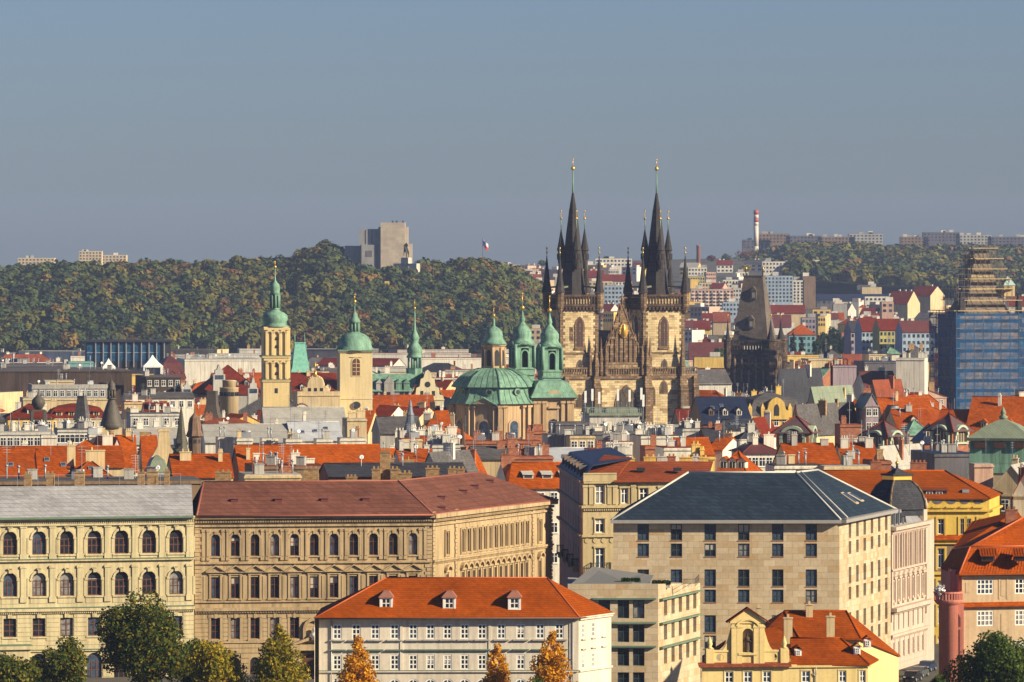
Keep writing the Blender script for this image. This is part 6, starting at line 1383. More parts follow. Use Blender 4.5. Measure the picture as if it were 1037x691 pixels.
    b = MB(); b.lathe([(r*S, q(y)) for r, y in ((3.2, 465), (3, 452), (3.4, 451), (2.4, 446), (1.1, 434), (.2, 422))], 6, smooth=False); b.build('spire', plaster('dark brown stone', (.13, .07, .045), .3), t); b = MB(); b.box(-2.6*S, 2.6*S, -2.6*S, 2.6*S, 0, q(465)); b.build('wall', WALL['brick'], t)
steeples()
# ================================================================ the old town roofs
FOOT = []      # (x, y, radius) of what already stands, so that fillers keep clear
def smallwin(fm='w'):
    def f():
        m = MB(); m.box(-.62, .62, -.07, .05, -.08, 1.68, 0); m.box(-.5, .5, -.09, -.06, .04, 1.56, 1); m.box(-.05, .05, -.12, -.08, .04, 1.56, 0); m.box(-.5, .5, -.12, -.08, 1.0, 1.08, 0); m.box(-.75, .75, -.16, .02, -.2, -.08, 0); return m
    return shared('smallwin', f, 'window', [WHITE, GLASS[0]])
def skylight_me():
    def f():
        m = MB(); m.box(-.45, .45, -.62, .62, 0, .14, 0); m.face([(-.36, -.52, .15), (.36, -.52, .15), (.36, .52, .15), (-.36, .52, .15)], 1); return m
    return shared('skylight', f, 'skylight', [STEEL, GLASS[1]])
def chim_me(wd, dp, h, mat, pots):
    def f():
        m = MB(); m.box(-wd/2, wd/2, -dp/2, dp/2, -h, 0); m.box(-wd/2-.1, wd/2+.1, -dp/2-.1, dp/2+.1, 0, .16)
        for i in range(pots): x = (i+.5)*wd/pots - wd/2; m.lathe([(.15, .16), (.12, .65)], 6, (x, 0), smooth=False)
        return m
    return shared(('ch', wd, dp, h, mat.name, pots), f, 'chimney', mat)
def dormer_me(kind, roofm, wallm):
    def f():
        m = MB()
        if kind == 'gable':
            m.box(-.65, .65, 0, 3, -.3, 1.35, 0); m.slab([(-.65, 1.35), (.65, 1.35), (0, 2.0)], 0, .2, 0); slope(m, [(-.85, -.2, 1.25), (0, -.2, 2.1), (0, 3.6, 2.1), (-.85, 3.2, 1.25)], .1, 1); slope(m, [(0, -.2, 2.1), (.85, -.2, 1.25), (.85, 3.2, 1.25), (0, 3.6, 2.1)], .1, 1)
        else:
            m.box(-.8, .8, 0, 2.6, -.3, 1.25, 0); slope(m, [(-1, -.3, 1.2), (1, -.3, 1.2), (1, 3.4, 1.75), (-1, 3.4, 1.75)], .12, 1)
        m.box(-.42, .42, -.04, .02, .15, 1.15, 2); m.box(-.04, .04, -.07, -.03, .15, 1.15, 0); return m
    return shared(('dm', kind, roofm.name, wallm.name), f, 'dormer', [wallm, roofm, GLASS[0]])
def antenna_me(k):
    def f():
        m = MB(); h = (3.2, 4.5, 2.4)[k]; m.bar((0, 0, -1), (0, 0, h), .04, 4)
        for i in range((5, 3, 4)[k]): z = h - .15 - i*.38; w = .7 - .06*i; m.bar((-w, 0, z), (w, 0, z), .025, 4)
        if k == 1: m.bar((0, -.6, h*.6), (0, .6, h*.6), .03, 4)
        return m
    return shared(('ant', k), f, 'antenna', STEEL)
def dish_me():
    def f():
        m = MB(); m.bar((0, 0, -.8), (0, 0, .9), .05, 5); M0 = Matrix.Translation((0, -.1, .9)) @ Matrix.Rotation(rad(65), 4, 'X'); m.M = M0; m.lathe([(.02, 0), (.22, .03), (.38, .1), (.4, .11), (.22, .05), (.02, .03)], 14, cap=False); return m
    return shared('dish', f, 'dish', WHITE)
def vent_me(k):
    def f():
        m = MB()
        if k == 0: m.bar((0, 0, -.6), (0, 0, 1.2), .13, 8); m.lathe([(.24, 1.2), (.24, 1.4), (.02, 1.55)], 8)
        elif k == 1: m.box(-.7, .7, -.6, .6, -.5, .9); m.box(-.8, .8, -.7, .7, .9, 1.0)
        else: m.box(-.9, .9, -.4, .4, -.5, .6); m.bar((-.9, 0, .75), (.9, 0, .75), .2, 8)
        return m
    return shared(('vent', k), f, 'roof_vent', [STEEL, WALL['grey'], STEEL][k])

def house(x0, x1, yr, ye, kind='side', roof='orange', wall='cream', label=None, zr=20.0, Y=None, d=12.0, rot=8.0, ch=2, chm=None, dorm=0, dk='shed', sky=0, win=None, ant=1, vents=0, cat='house', name='town_house', group='old town houses', seed=None, base=None, eave=.5, hip=None, parapet=False, side_win=0, gable_wall=None, xtra=None, foot=True):
    """a house read off the picture: left and right pixel columns, ridge and eave pixel rows"""
    rr = random.Random(seed if seed is not None else int(x0*7+yr*13+x1))
    Y = Y or (EYE - zr) * F / (yr - HY); zr = Z(yr, Y)
    a = rad(rot); px = (x0+x1)/2; gx = X(px, Y); gz = base if base is not None else 0.0
    dep = abs(math.sin(a)); wapp = (x1-x0)*Y/F; w = max(3.0, (wapp - d*dep)/math.cos(a))
    t = thing(name, label or '', cat, (gx, Y, gz), a, group)
    if label is None: AUTO.append((t, wall, roof, kind, w))
    hw, hd = w/2, d/2
    ze = Z(ye, Y - (hd if kind != 'gable' else 0)*math.cos(a)) - gz; z1 = zr - gz
    if kind == 'gable': ze = Z(ye, Y - hd) - gz; z1 = Z(yr, Y - hd) - gz
    if kind == 'flat': ze = z1
    ze = min(ze, z1 - .05) if kind != 'flat' else z1
    wm = WALL[wall]; rm = ROOF[roof]
    if foot: FOOT.append((gx, Y, max(hw, hd)))
    W = MB(); W.box(-hw, hw, -hd, hd, 0, ze - (0.02 if kind != 'flat' else 0))
    gw = WALL[gable_wall] if gable_wall else wm
    if kind == 'side':
        for s in (-1, 1): W.face([(s*hw, -hd, ze-.02), (s*hw, hd, ze-.02), (s*hw, 0, z1-.05)], 1)
    if kind == 'gable':
        for s in (-1, 1): W.face([(-hw, s*hd, ze-.02), (hw, s*hd, ze-.02), (0, s*hd, z1-.05)], 1)
    if kind == 'shed': 
        for s in (-1, 1): W.face([(s*hw, -hd, ze-.02), (s*hw, hd, ze-.02), (s*hw, hd, z1-.05)], 1)
        W.face([(-hw, hd, ze-.02), (hw, hd, ze-.02), (hw, hd, z1-.05), (-hw, hd, z1-.05)], 1)
    W.box(-hw-.12, hw+.12, -hd-.22, -hd+.02, ze-.45, ze-.12, 0)
    if parapet: W.box(-hw, hw, -hd, -hd+.3, ze, ze+.8, 0); W.box(hw-.3, hw, -hd+.3, hd, ze, ze+.8, 0); W.box(-hw, -hw+.3, -hd+.3, hd, ze, ze+.8, 0)
    W.build('wall', [wm, gw], t)
    R_ = MB(); e = eave; sl = (z1-ze)/hd
    def rp(*p): slope(R_, p, .16)
    if kind == 'side':
        hp = hip or (0, 0); dz = e*sl
        A, B, C, D = (-hw-.15, -hd-e, ze-dz), (hw+.15, -hd-e, ze-dz), (hw+.15-hp[1], 0, z1), (-hw-.15+hp[0], 0, z1); E, G = (hw+.15, hd+e, ze-dz), (-hw-.15, hd+e, ze-dz)
        rp(A, B, C, D); rp(E, G, D, C)
        if hp[1]: rp(B, E, C)
        if hp[0]: rp(G, A, D)
        R_.bar(D, C, .12, 5)
    elif kind == 'hip':
        k = min(hd, hw*.98) if hip is None else hip; A, B, E, G = (-hw-e, -hd-e, ze-.1), (hw+e, -hd-e, ze-.1), (hw+e, hd+e, ze-.1), (-hw-e, hd+e, ze-.1); C, D = (hw-k, 0, z1), (-hw+k, 0, z1)
        rp(A, B, C, D); rp(B, E, C); rp(E, G, D, C); rp(G, A, D)
        for p, q_ in ((A, D), (B, C), (D, C)): R_.bar(p, q_, .12, 5)
    elif kind == 'gable':
        k = (z1-ze)/hw*e
        rp((-hw-e, -hd-.2, ze-k), (0, -hd-.2, z1), (0, hd+.2, z1), (-hw-e, hd+.2, ze-k)); rp((0, -hd-.2, z1), (hw+e, -hd-.2, ze-k), (hw+e, hd+.2, ze-k), (0, hd+.2, z1))
    elif kind == 'shed': rp((-hw-.2, -hd-e, ze-.1), (hw+.2, -hd-e, ze-.1), (hw+.2, hd, z1), (-hw-.2, hd, z1))
    elif kind == 'mansard':
        zm = ze + (z1-ze)*.72; i = min(1.6, hw*.3)
        A, B, E, G = (-hw-.3, -hd-.3, ze), (hw+.3, -hd-.3, ze), (hw+.3, hd+.3, ze), (-hw-.3, hd+.3, ze); a2, b2, e2, g2 = (-hw+i, -hd+i, zm), (hw-i, -hd+i, zm), (hw-i, hd-i, zm), (-hw+i, hd-i, zm); k = min(hw-i, hd-i); C, D = (hw-i-k*.8, 0, z1), (-hw+i+k*.8, 0, z1)
        rp(A, B, b2, a2); rp(B, E, e2, b2); rp(E, G, g2, e2); rp(G, A, a2, g2); rp(a2, b2, C, D); rp(b2, e2, C); rp(e2, g2, D, C); rp(g2, a2, D)
    elif kind == 'pyramid':
        A, B, E, G = (-hw-e, -hd-e, ze-.1), (hw+e, -hd-e, ze-.1), (hw+e, hd+e, ze-.1), (-hw-e, hd+e, ze-.1); T = (0, 0, z1)
        for p, q_ in ((A, B), (B, E), (E, G), (G, A)): rp(p, q_, T); R_.bar(p, T, .12, 5)
    else: R_.box(-hw+.02, hw-.02, -hd+.02, hd-.02, ze, ze+.12)
    R_.build('roof', rm, t)
    def roofz(x, y):
        if kind == 'side': return z1 - abs(y)*sl
        if kind == 'gable': return z1 - abs(x)*(z1-ze)/hw
        if kind in ('hip', 'pyramid', 'mansard'): return z1 - max(abs(y)/hd, max(0, abs(x)-(hw-hd))/hd if hw > hd else 0)*(z1-ze)
        if kind == 'shed': return ze + (y+hd)/d*(z1-ze)
        return ze + .1
    cms = chm or rr.choice(['white', 'cream', 'white', 'brick', 'tanbrick', 'pale grey'])
    spots = ch if isinstance(ch, (list, tuple)) else [((i + rr.uniform(.2, .8))/ch*2-1, rr.uniform(-.25, .7)) for i in range(ch)]
    for (fx, fy) in spots:
        x, y = fx*hw*.92, fy*hd; wd = rr.choice([.7, 1.0, 1.4, 1.9]); o = put(chim_me(wd, rr.choice([.6, .8]), 3.4, WALL[cms], rr.choice([0, 1, 2, 3])), 'chimney', t, (x, y, max(roofz(x, y) + rr.uniform(.7, 1.9), z1 + rr.uniform(.2, .9) if abs(fy) < .5 else 0)))
    for i in range(dorm):
        x = ((i+.5)/dorm*2-1)*hw*(.85 if kind != 'hip' else .7); y = -hd*.72 if kind != 'mansard' else -hd*.98; z_ = roofz(x, y) if kind != 'mansard' else ze + .3
        put(dormer_me(dk, rm, WALL['white'] if rr.random() < .6 else wm), 'dormer', t, (x, y, z_))
    for i in range(sky):
        x = ((i+.5)/sky*2-1)*hw*.7 + rr.uniform(-.5, .5); y = -hd*rr.uniform(.35, .65); o = put(skylight_me(), 'skylight', t, (x, y, roofz(x, y)+.03)); o.rotation_euler = (math.atan(sl), 0, 0)
    for i in range(ant):
        x, y = rr.uniform(-.9, .9)*hw, rr.uniform(-.2, .4)*hd; put(antenna_me(rr.randrange(3)), 'antenna', t, (x, y, roofz(x, y)+.2), rr.uniform(0, 3))
    for i in range(vents):
        x, y = rr.uniform(-.85, .85)*hw, rr.uniform(-.8, .8)*hd; k = rr.choice([0, 0, 0, 0, 1, 1, 1, 2, 3]); put(vent_me(k) if k < 3 else dish_me(), 'roof_vent' if k < 3 else 'dish', t, (x, y, roofz(x, y)+.5), rr.uniform(-.4, .4))
    if win:
        n, rows = win[0], win[1]; pitch = win[2] if len(win) > 2 else 3.3
        for j in range(rows):
            for i in range(n): put(smallwin(), 'window', t, ((i+.5)/n*w-hw, -hd, ze-2.6-j*pitch))
    for i in range(side_win):
        for j in range(2): put(smallwin(), 'window', t, (hw, ((i+.5)/side_win-.5)*d, ze-2.6-j*3.3), math.pi/2)
    if xtra: xtra(t, hw, hd, ze, z1, roofz)
    return t

H = house
# --- first row behind the river buildings, left to right
H(-34, 128, 452, 472, 'side', 'orange', 'cream', 'long orange ridge roof behind the first orange roofs at the left edge', zr=23.6, d=16, ch=[(-.3, .4), (.35, .4)], ant=1, foot=False)
H(-22, 40, 456, 483, 'side', 'orange', 'tan', 'large plain orange roof at the far left edge behind the grey sheet roof', zr=25, d=17, sky=1, ch=0, ant=0)
H(30, 80, 455, 482, 'side', 'orange', 'brick', 'orange roof with two small skylights behind the pale yellow school building', zr=25, d=16, sky=2, ch=[(.95, -.3)], hip=(0, 5), chm='cream')
H(54, 121, 446, 466, 'hip', 'vermilion', 'cream', 'broad orange hip roof with white chimney box in front of the dark bell steeple', zr=23, d=17, ch=[(.0, .5), (.9, .4)], chm='white')
H(66, 116, 466, 484, 'hip', 'orange', 'cream', 'orange hip roof with one square cream chimney behind the grey sheet roof', zr=25, d=15, ch=[(.1, -.05), (.55, .1)], chm='cream', sky=1)
H(-25, 206, 485.5, 500, 'flat', 'slate', 'brown', 'low dark roof terrace with vents just behind the grey sheet roof', zr=25.4, d=14, ch=0, vents=10, ant=4, name='flat_roof_building', cat='building', foot=False)
H(98, 117, 443, 462, 'gable', 'orange', 'pale grey', 'narrow house with bare pale grey gable between two orange roofs', zr=22, d=14, rot=22, ch=1)
H(112, 142, 441, 476, 'side', 'vermilion', 'white', 'steep orange roof with thin white pipes right of the pale grey gable', zr=22.5, d=15, ch=1, ant=3, vents=2)
H(138, 163, 441, 478, 'side', 'orange', 'cream', 'steep orange roof left of the tall yellow chimney gable', zr=22.3, d=15, ch=1, ant=1)
H(166, 238, 460, 482, 'side', 'orange', 'cream', 'darker orange roof with two square cream box dormers', zr=24, d=15, ch=[(-.55, -.25), (.72, -.3)], chm='cream', ant=1)
H(232, 390, 450.5, 478, 'side', 'vermilion', 'brick', 'very long bright orange roof stretching behind the maroon roof', zr=22.6, d=18, ch=[(-.93, -.5)], ant=2, chm='cream')
H(150, 168, 461, 478, 'mansard', 'graygreen', 'pale grey', 'small grey green barrel roofed lantern among the orange roofs', zr=24, d=7, ch=0, ant=0, vents=1)
H(322, 474, 469, 481, 'side', 'dark', 'brick', 'long dark slate roof directly behind the maroon roof', zr=25, d=14, ch=[(.0, .6), (.3, .7)], ant=3, vents=3, chm='tanbrick')
H(240, 306, 480, 494, 'flat', 'grey', 'cream', 'low cream attic wall behind the left part of the maroon roof', zr=25.8, d=10, ch=2, vents=6, ant=3, chm='brick', foot=False)
H(246, 330, 471, 482, 'flat', 'brown', 'brown', 'cluttered low roof between the long orange roof and the maroon roof', zr=23.2, d=14, ch=4, vents=9, ant=4)
def tall_gable(px, yt, yb, Y, label, wall, w=2.2):
    t = thing('chimney_gable', label, 'chimney', (X(px, Y), Y, 0), rad(8)); z0, z1 = Z(yb, Y), Z(yt, Y)
    b = MB(); b.slab([(-w, 0), (w, 0), (w, z0), (w*.55, z0+(z1-z0)*.35), (w*.42, z1-.5), (w*.42, z1), (-w*.42, z1), (-w*.42, z1-.5), (-w*.55, z0+(z1-z0)*.35), (-w, z0)], -.5, .5); b.box(-w*.55, w*.55, -.6, .6, z1-.5, z1-.2); b.build('wall', WALL[wall], t)
tall_gable(166, 434.5, 462, 1075, 'tall pale yellow chimney gable with curved shoulders above an orange roof', 'cream')
# --- middle left: sheet roofs, white attics
H(200, 306, 429.5, 447, 'side', 'grey', 'white', 'wide pale grey sheet roof behind the long bright orange roof', zr=21.5, d=22, rot=6, ch=2, ant=2, chm='white')
H(262, 352, 412.5, 436, 'side', 'grey', 'white', 'steep pale grey roof in front of the stout cream church tower', zr=22.5, d=18, ch=0, ant=1, rot=6)
H(286, 348, 427, 445, 'side', 'silver', 'white', 'silvery sheet roof with roof hatches below the white curved gable', zr=22, d=16, ch=1, ant=2, sky=3)
def curved_gable(px, yt, yb, wpx, Y, label, wall, name='curved_gable', cross=False):
    t = thing(name, label, 'gable', (X(px, Y), Y, 0), rad(6)); S = Y/F; w = wpx/2*S; z0, z1 = Z(yb, Y), Z(yt, Y); h = z1-z0
    b = MB(); p = [(-w, z0), (-w*.95, z0+h*.28), (-w*.62, z0+h*.36), (-w*.58, z0+h*.62)]; arc = [(w*.56*math.cos(a), z0+h*.62+h*.38*math.sin(a)) for a in [math.pi*(1-i/10) for i in range(11)]]
    pts = p + arc + [(-x, z) for x, z in p[::-1]]
    b.slab([(-w, 0)] + pts + [(w, 0)], -.4, .8); b.build('wall', WALL[wall], t)
    c = MB(); 
    for (xa, za), (xb, zb) in zip(pts, pts[1:]): c.bar((xa, .2, za+.1), (xb, .2, zb+.1), .32, 6)
    c.build('coping', paint('maroon coping', (.16, .06, .05)) if wall == 'white' else WALL[wall], t)
    for k in (-.45, 0, .45): w_ = MB(); w_.box(k*w-.4, k*w+.4, -.46, -.35, z0+h*.05, z0+h*.3); w_.build('window', GLASS[0], t)
    if cross: c = MB(); c.lathe([(.7, z1), (.35, z1+.8), (.4, z1+1.6)], 8, (0, .2)); c.bar((0, .2, z1+1.5), (0, .2, z1+4), .14, 6); c.bar((-.8, .2, z1+3.1), (.8, .2, z1+3.1), .12, 6); c.build('cross', GOLD, t)
    return t
curved_gable(305.5, 410, 428, 26, 1330, 'white scrolled gable with maroon coping in front of pale grey roofs', 'white')
curved_gable(319.5, 381.5, 398, 27, 1545, 'pale yellow round church gable with cross between two church towers', 'cream', 'church_gable', True)
H(296, 345, 399, 412, 'flat', 'slate', 'cream', 'cream church front with stone balustrade under the round yellow gable', Y=1550, d=12, ch=0, ant=0, parapet=True, name='church', cat='church')
H(126, 192, 433, 449, 'side', 'grey', 'pale grey', 'pale grey sloping roof behind the yellow chimney gable', zr=20.5, d=20, ch=5, ant=1, chm='white', win=(9, 1), sky=2)
H(126, 186, 418.5, 436, 'flat', 'slate', 'pale grey', 'pale grey plain house front with a row of small white dormers', zr=20.5, d=14, ch=3, vents=4, chm='white', win=(5, 1))
H(346, 372, 424, 446, 'flat', 'grey', 'cream', 'cream attic block at the foot of the stout church tower', zr=21, d=10, ch=3, chm='cream')
H(358, 386, 416, 437, 'side', 'vermilion', 'cream', 'short orange roof right beside the stout cream church tower', zr=21, d=14, rot=-12, ch=1)
for px0, px1, y, k in ((219, 236, 443, 0), (240, 253, 444, 1), (264, 280, 444, 2), (288, 304, 445, 3), (319, 335, 445, 4), (341, 371, 444, 5)):
    H(px0, px1, y, 452, 'flat', 'grey', 'white', None, zr=22.3, d=6, ch=1 if k % 2 else 0, vents=2, ant=1, cat='attic', name='white_attic', group='white attic boxes behind the long orange roof', foot=False)
H(-15, 58, 437, 452, 'flat', 'grey', 'pale grey', 'cluttered pale grey roof with dishes at the left edge', zr=21.5, d=18, ch=7, vents=12, ant=4, chm='white', win=(9, 1))
H(44, 54, 441, 456, 'flat', 'grey', 'white', 'small bright white roof box left of the broad orange hip roof', zr=22.5, d=5, ch=0, vents=1)
H(88, 106, 440, 453, 'flat', 'grey', 'white', 'white stair tower block beside the pale grey gable', zr=22.3, d=7, ch=2, vents=1, chm='white')
H(52, 100, 434.5, 446, 'flat', 'slate', 'pale grey', 'grey parapet roof at the foot of the slate wedge steeple', zr=21, d=14, ch=5, vents=6, win=(8, 1))
H(2, 57, 409, 423, 'hip', 'red', 'yellow', 'yellow house with red hip roof behind the little onion steeple', zr=20, d=16, dorm=1, ch=2, chm='white', win=(4, 2))
H(44, 110, 408.5, 423, 'mansard', 'red', 'cream', 'cream house with long red mansard roof left of the bell steeple', zr=20, d=14, ch=3, dorm=4, win=(6, 1), chm='cream')
H(18, 112, 403, 413, 'flat', 'grey', 'cream', 'long cream wall stretching behind the three dark steeples', zr=19.5, d=16, ch=2, vents=3)
H(26, 116, 391.5, 406, 'flat', 'grey', 'grey', 'grey modern building with a window grid in front of the brown store', zr=19.5, d=20, ch=0, vents=5, win=(12, 1), parapet=True)
H(122, 146, 407, 421, 'flat', 'brown', 'cream', 'square cream attic block beside the small red roof', zr=20, d=10, ch=1)
H(142, 174, 408, 418, 'side', 'red', 'white', 'low bright red roof in front of the white house with windows', zr=20, d=12, ch=2, dorm=2)
H(122, 198, 397.5, 402.5, 'side', 'slate', 'white', 'white house with a row of tall windows under dark grey roof', zr=20.5, d=14, ch=0, win=(8, 1), vents=4)
H(-40, 138, 374, 420, 'flat', 'slate', 'umber', 'wide dark brown ribbed department store with flat roof', Y=1790, d=50, rot=10, ch=0, vents=12, name='department_store', cat='building')
H(134, 186, 381, 402, 'flat', 'slate', 'umber', 'brown right wing of the department store with small blue windows', Y=1740, d=30, rot=10, ch=0, vents=4, win=(5, 1), name='department_store', cat='building')
H(42, 76, 385.5, 391.5, 'flat', 'grey', 'cream', 'three pale cream ventilation housings on the brown store', Y=1735, d=10, ch=0, vents=3, rot=8, foot=False)
H(193, 268, 370, 399, 'hip', 'red', 'grey', 'big dark red hip roof with ornate dormers left of the slim church tower', Y=1760, d=30, dorm=4, dk='gable', ch=2, name='public_building', cat='building')
H(288, 345, 378, 402, 'side', 'red', 'cream', 'dark red roof between the two yellow church towers', Y=1745, d=24, dorm=3, dk='gable', ch=3, name='public_building', cat='building')
H(176, 268, 363.5, 385, 'flat', 'grey', 'white', 'long low white building with roof plant under the wooded hill', Y=2250, d=40, ch=0, vents=14, ant=5, name='exhibition_hall', cat='building')
H(154, 190, 361, 383, 'mansard', 'maroon', 'brick', 'red domed mansard roof beside the larger white tent', Y=1900, d=26, ch=1, dorm=3, dk='gable')
H(-20, 92, 369, 381, 'flat', 'slate', 'dark', 'dark flat roof with pale machinery at the left under the hill', Y=2080, d=40, ch=0, vents=16, ant=6, name='office_building', cat='building')
H(66, 96, 366.5, 376, 'flat', 'green', 'teal', 'pale green glass roof box left of the smaller white tent', Y=1960, d=12, ch=0, vents=1, name='roof_pavilion', cat='building')
def tent(px, yt, ye, yb, wpx, Y, label):
    t = thing('tent', label, 'tent', (X(px, Y), Y, 0), rad(8), 'white tents on the store roof'); S = Y/F; w = wpx/2*S; q = lambda y: Z(y, Y)
    b = MB(); pr = [(w*1.41, q(ye)), (w*.85, q(ye)+(q(yt)-q(ye))*.3), (w*.3, q(ye)+(q(yt)-q(ye))*.72), (.05, q(yt))]; b.lathe(pr, 4, a0=math.pi/4, smooth=False); b.box(-w, w, -w, w, q(ye)-.5, q(ye)); b.build('canopy', WHITE, t)
    for sx in (-1, 1):
        for sy in (-1, 1): p = MB(); p.box(sx*(w-.2)-.2, sx*(w-.2)+.2, sy*(w-.2)-.2, sy*(w-.2)+.2, q(yb), q(ye)-.4); p.build('post', WHITE, t)
tent(110, 363, 371.5, 376, 13, 1785, 'smaller white pointed tent on the department store roof'); tent(154.5, 359.5, 370.5, 379, 20, 1760, 'larger white pointed tent with open sides on the store roof')
def glass_hall():
    Y = 2350; t = thing('glass_building', 'dark blue glass hall with white vertical fins under the wooded hill', 'building', (X(130, Y), Y, 0), rad(5)); S = Y/F; q = lambda y: Z(y, Y); x = lambda p: (p-130)*S
    b = MB(); b.box(x(87), x(173), 0, 30, 0, q(346.5)); b.box(x(86), x(174), -1.5, 31, q(346.5), q(345)); b.build('body', BLACK, t)
    b = MB(); b.box(x(88), x(162), -.2, 0, q(366), q(348.5)); b.build('glazing', glass('teal curtain glass', (.012, .06, .12), .15), t)
    for i in range(10): f = MB(); f.box(x(97+7.7*i)-.22, x(97+7.7*i)+.22, -.9, -.2, q(372), q(345.5)); f.build('fin', STEEL, t)
    f = MB(); f.box(x(88), x(160), -.3, -.2, q(357.5), q(356.9)); f.build('rail', STEEL, t)
glass_hall()
def drum_house():
    Y = 1500; t = thing('round_tower', 'two tiered tan round tower above the brown roofs left of the slim tower', 'tower', (X(232, Y), Y, 0)); S = Y/F; q = lambda y: Z(y, Y)
    b = MB(); b.lathe([(9.5*S, 0), (9.5*S, q(393.5)), (10*S, q(393)), (9.5*S, q(392.5)), (6.5*S, q(392.4))], 20); b.build('lower_drum', WALL['tan'], t)
    b = MB(); b.lathe([(6.8*S, q(393)), (6.8*S, q(386.2)), (7.2*S, q(385.8)), (6.8*S, q(385))], 20); b.build('upper_drum', WALL['tan'], t)
    for i in range(7): a = math.pi*(1.12+i*.13); w = MB(); w.box(-.4, .4, -.1, .1, q(401), q(397)); o = w.build('window', GLASS[0], t); o.location = (9.5*S*math.cos(a), 9.5*S*math.sin(a), 0); o.rotation_euler = (0, 0, a+math.pi/2)
    Y2 = 1480; t = thing('bell_roof_house', 'dull brown house with flaring bell roof below the tan round tower', 'house', (X(215, Y2), Y2, 0)); q = lambda y: Z(y, Y2); S = Y2/F
    b = MB(); b.lathe([(r*S, q(y)) for r, y in ((14, 424), (10, 419), (7.5, 410), (6.6, 400), (6.6, 396))], 4, a0=math.pi/4-.2, smooth=False); b.build('roof', ROOF['sooty'], t); b = MB(); b.box(-9*S, 9*S, -9*S, 9*S, 0, q(423)); b.build('wall', WALL['cream'], t)
drum_house()
def ornate_dormer(px, yt, yb, wpx, Y, label):
    t = thing('ornate_dormer', label, 'dormer', (X(px, Y), Y, 0), rad(6), 'ornate dormers on the dark red roofs'); S = Y/F; w = wpx/2*S; z0, z1 = Z(yb, Y), Z(yt, Y); h = z1-z0
    b = MB(); b.slab([(-w, 0), (w, 0), (w, z0+h*.4), (w*.7, z0+h*.42), (w*.66, z0+h*.68), (w*.35, z0+h*.7), (.2, z1), (-.2, z1), (-w*.35, z0+h*.7), (-w*.66, z0+h*.68), (-w*.7, z0+h*.42), (-w, z0+h*.4)], -.3, 5); b.build('wall', WALL['pale grey'], t)
    for k in (-.5, 0, .5): v = MB(); v.box(k*w-.4, k*w+.4, -.36, -.25, z0+h*.1, z0+h*.36); v.build('window', GLASS[1], t)
ornate_dormer(222, 369.5, 386, 12, 1738, 'taller stepped grey dormer beside the tan round tower'); ornate_dormer(256.5, 383, 400, 10, 1730, 'stepped grey dormer close to the slim yellow tower'); ornate_dormer(189.5, 386, 399, 9, 1720, 'small pointed grey dormer left of the big dark red roof')
# --- centre
H(374, 414, 411, 424, 'side', 'red', 'white', 'dark red ribbed roof below the green copper hall roof', zr=21, d=16, rot=-18, ch=1); H(408, 446, 412, 424, 'side', 'red', 'cream', 'dark red roof below the scrolled ivory gable', zr=21, d=16, rot=-20, ch=2, gable_wall='cream')
H(376, 428, 422, 438, 'side', 'slate', 'grey', 'long grey slate roof behind the blue grey steeple', zr=21, d=16, ch=1); H(418, 452, 424.5, 440, 'side', 'orange', 'cream', 'orange roof with two white vents left of the domed church', zr=21.2, d=16, ch=1, vents=3, hip=(3, 0)); H(438, 456, 416, 430, 'side', 'vermilion', 'cream', 'small orange roof in the lee of the domed church', zr=21, d=12, ch=1)
H(422, 450, 436, 444, 'side', 'graygreen', 'white', 'small grey green roof in front of the orange roof by the steeple', zr=21, d=10, ch=1, vents=2); H(420, 468, 441.5, 451, 'side', 'orange', 'white', 'long low orange roof with white chimney stacks below the domed church', zr=21.5, d=12, ch=5, chm='white'); H(396, 442, 455, 470, 'side', 'orange', 'white', 'low orange roof crowded with white stacks near the tall brick chimney', zr=22.5, d=14, ch=6, chm='pale grey', vents=5, ant=3)
H(400, 428, 444, 454, 'flat', 'brown', 'cream', 'cream wall with small round window beneath the blue grey steeple', zr=21.5, d=10, ch=3, vents=3); H(428, 470, 450, 468, 'flat', 'slate', 'pale grey', 'pale grey roof crowded with tall chimney stacks', zr=22.5, d=14, ch=8, vents=5, ant=3, chm='pale grey')
H(444, 466, 458, 477, 'gable', 'slate', 'white', 'white triangular gable wall lit by the sun above the maroon roof end', zr=24, d=14, rot=-28, ch=1, ant=1); H(462, 482, 459, 476, 'gable', 'orange', 'brick', 'small reddish gabled roof beside the thin brown needle spire', zr=23, d=10, rot=-20, ch=3, chm='brick')
H(470, 548, 452, 464, 'side', 'slate', 'tan', 'long weathered grey slate roof below the domed church', zr=22.4, d=16, ch=[(-.1, -.2), (.3, -.1)], ant=3, chm='brick'); H(456, 548, 446.5, 455, 'flat', 'brown', 'brick', 'low red brick parapet building at the foot of the domed church', zr=22, d=8, ch=5, chm='brick', vents=4)
H(535, 552, 437, 452, 'flat', 'brown', 'brick', 'square red brick stack block right of the dome church steps', zr=22, d=6, ch=2, chm='brick'); H(549, 571, 440, 455, 'flat', 'slate', 'grey', 'plain grey brown cube on the roofs in front of the church facade', zr=22, d=8, ch=0, vents=2); H(556, 598, 428, 444, 'flat', 'slate', 'dark', 'dark grey louvred plant box in front of the apricot church facade', zr=22, d=10, ch=0, vents=1, ant=2); H(570, 602, 441, 456, 'flat', 'slate', 'cream', 'cream roof house with two windows below the dark plant box', zr=22, d=10, ch=2, win=(3, 1), vents=2)
H(543, 600, 453.5, 467, 'side', 'silver', 'white', 'bright silver standing seam roof beside the tan corner house', zr=22.8, d=16, ch=0, ant=0); H(594, 614, 455, 470, 'flat', 'orange', 'white', 'white wall block at the end of the silver roof', zr=22.8, d=10, ch=1); H(508, 560, 462, 472, 'flat', 'brown', 'brick', 'low brick wall row above the orange roof with three dormers', zr=23, d=6, ch=4, chm='brick', vents=4)
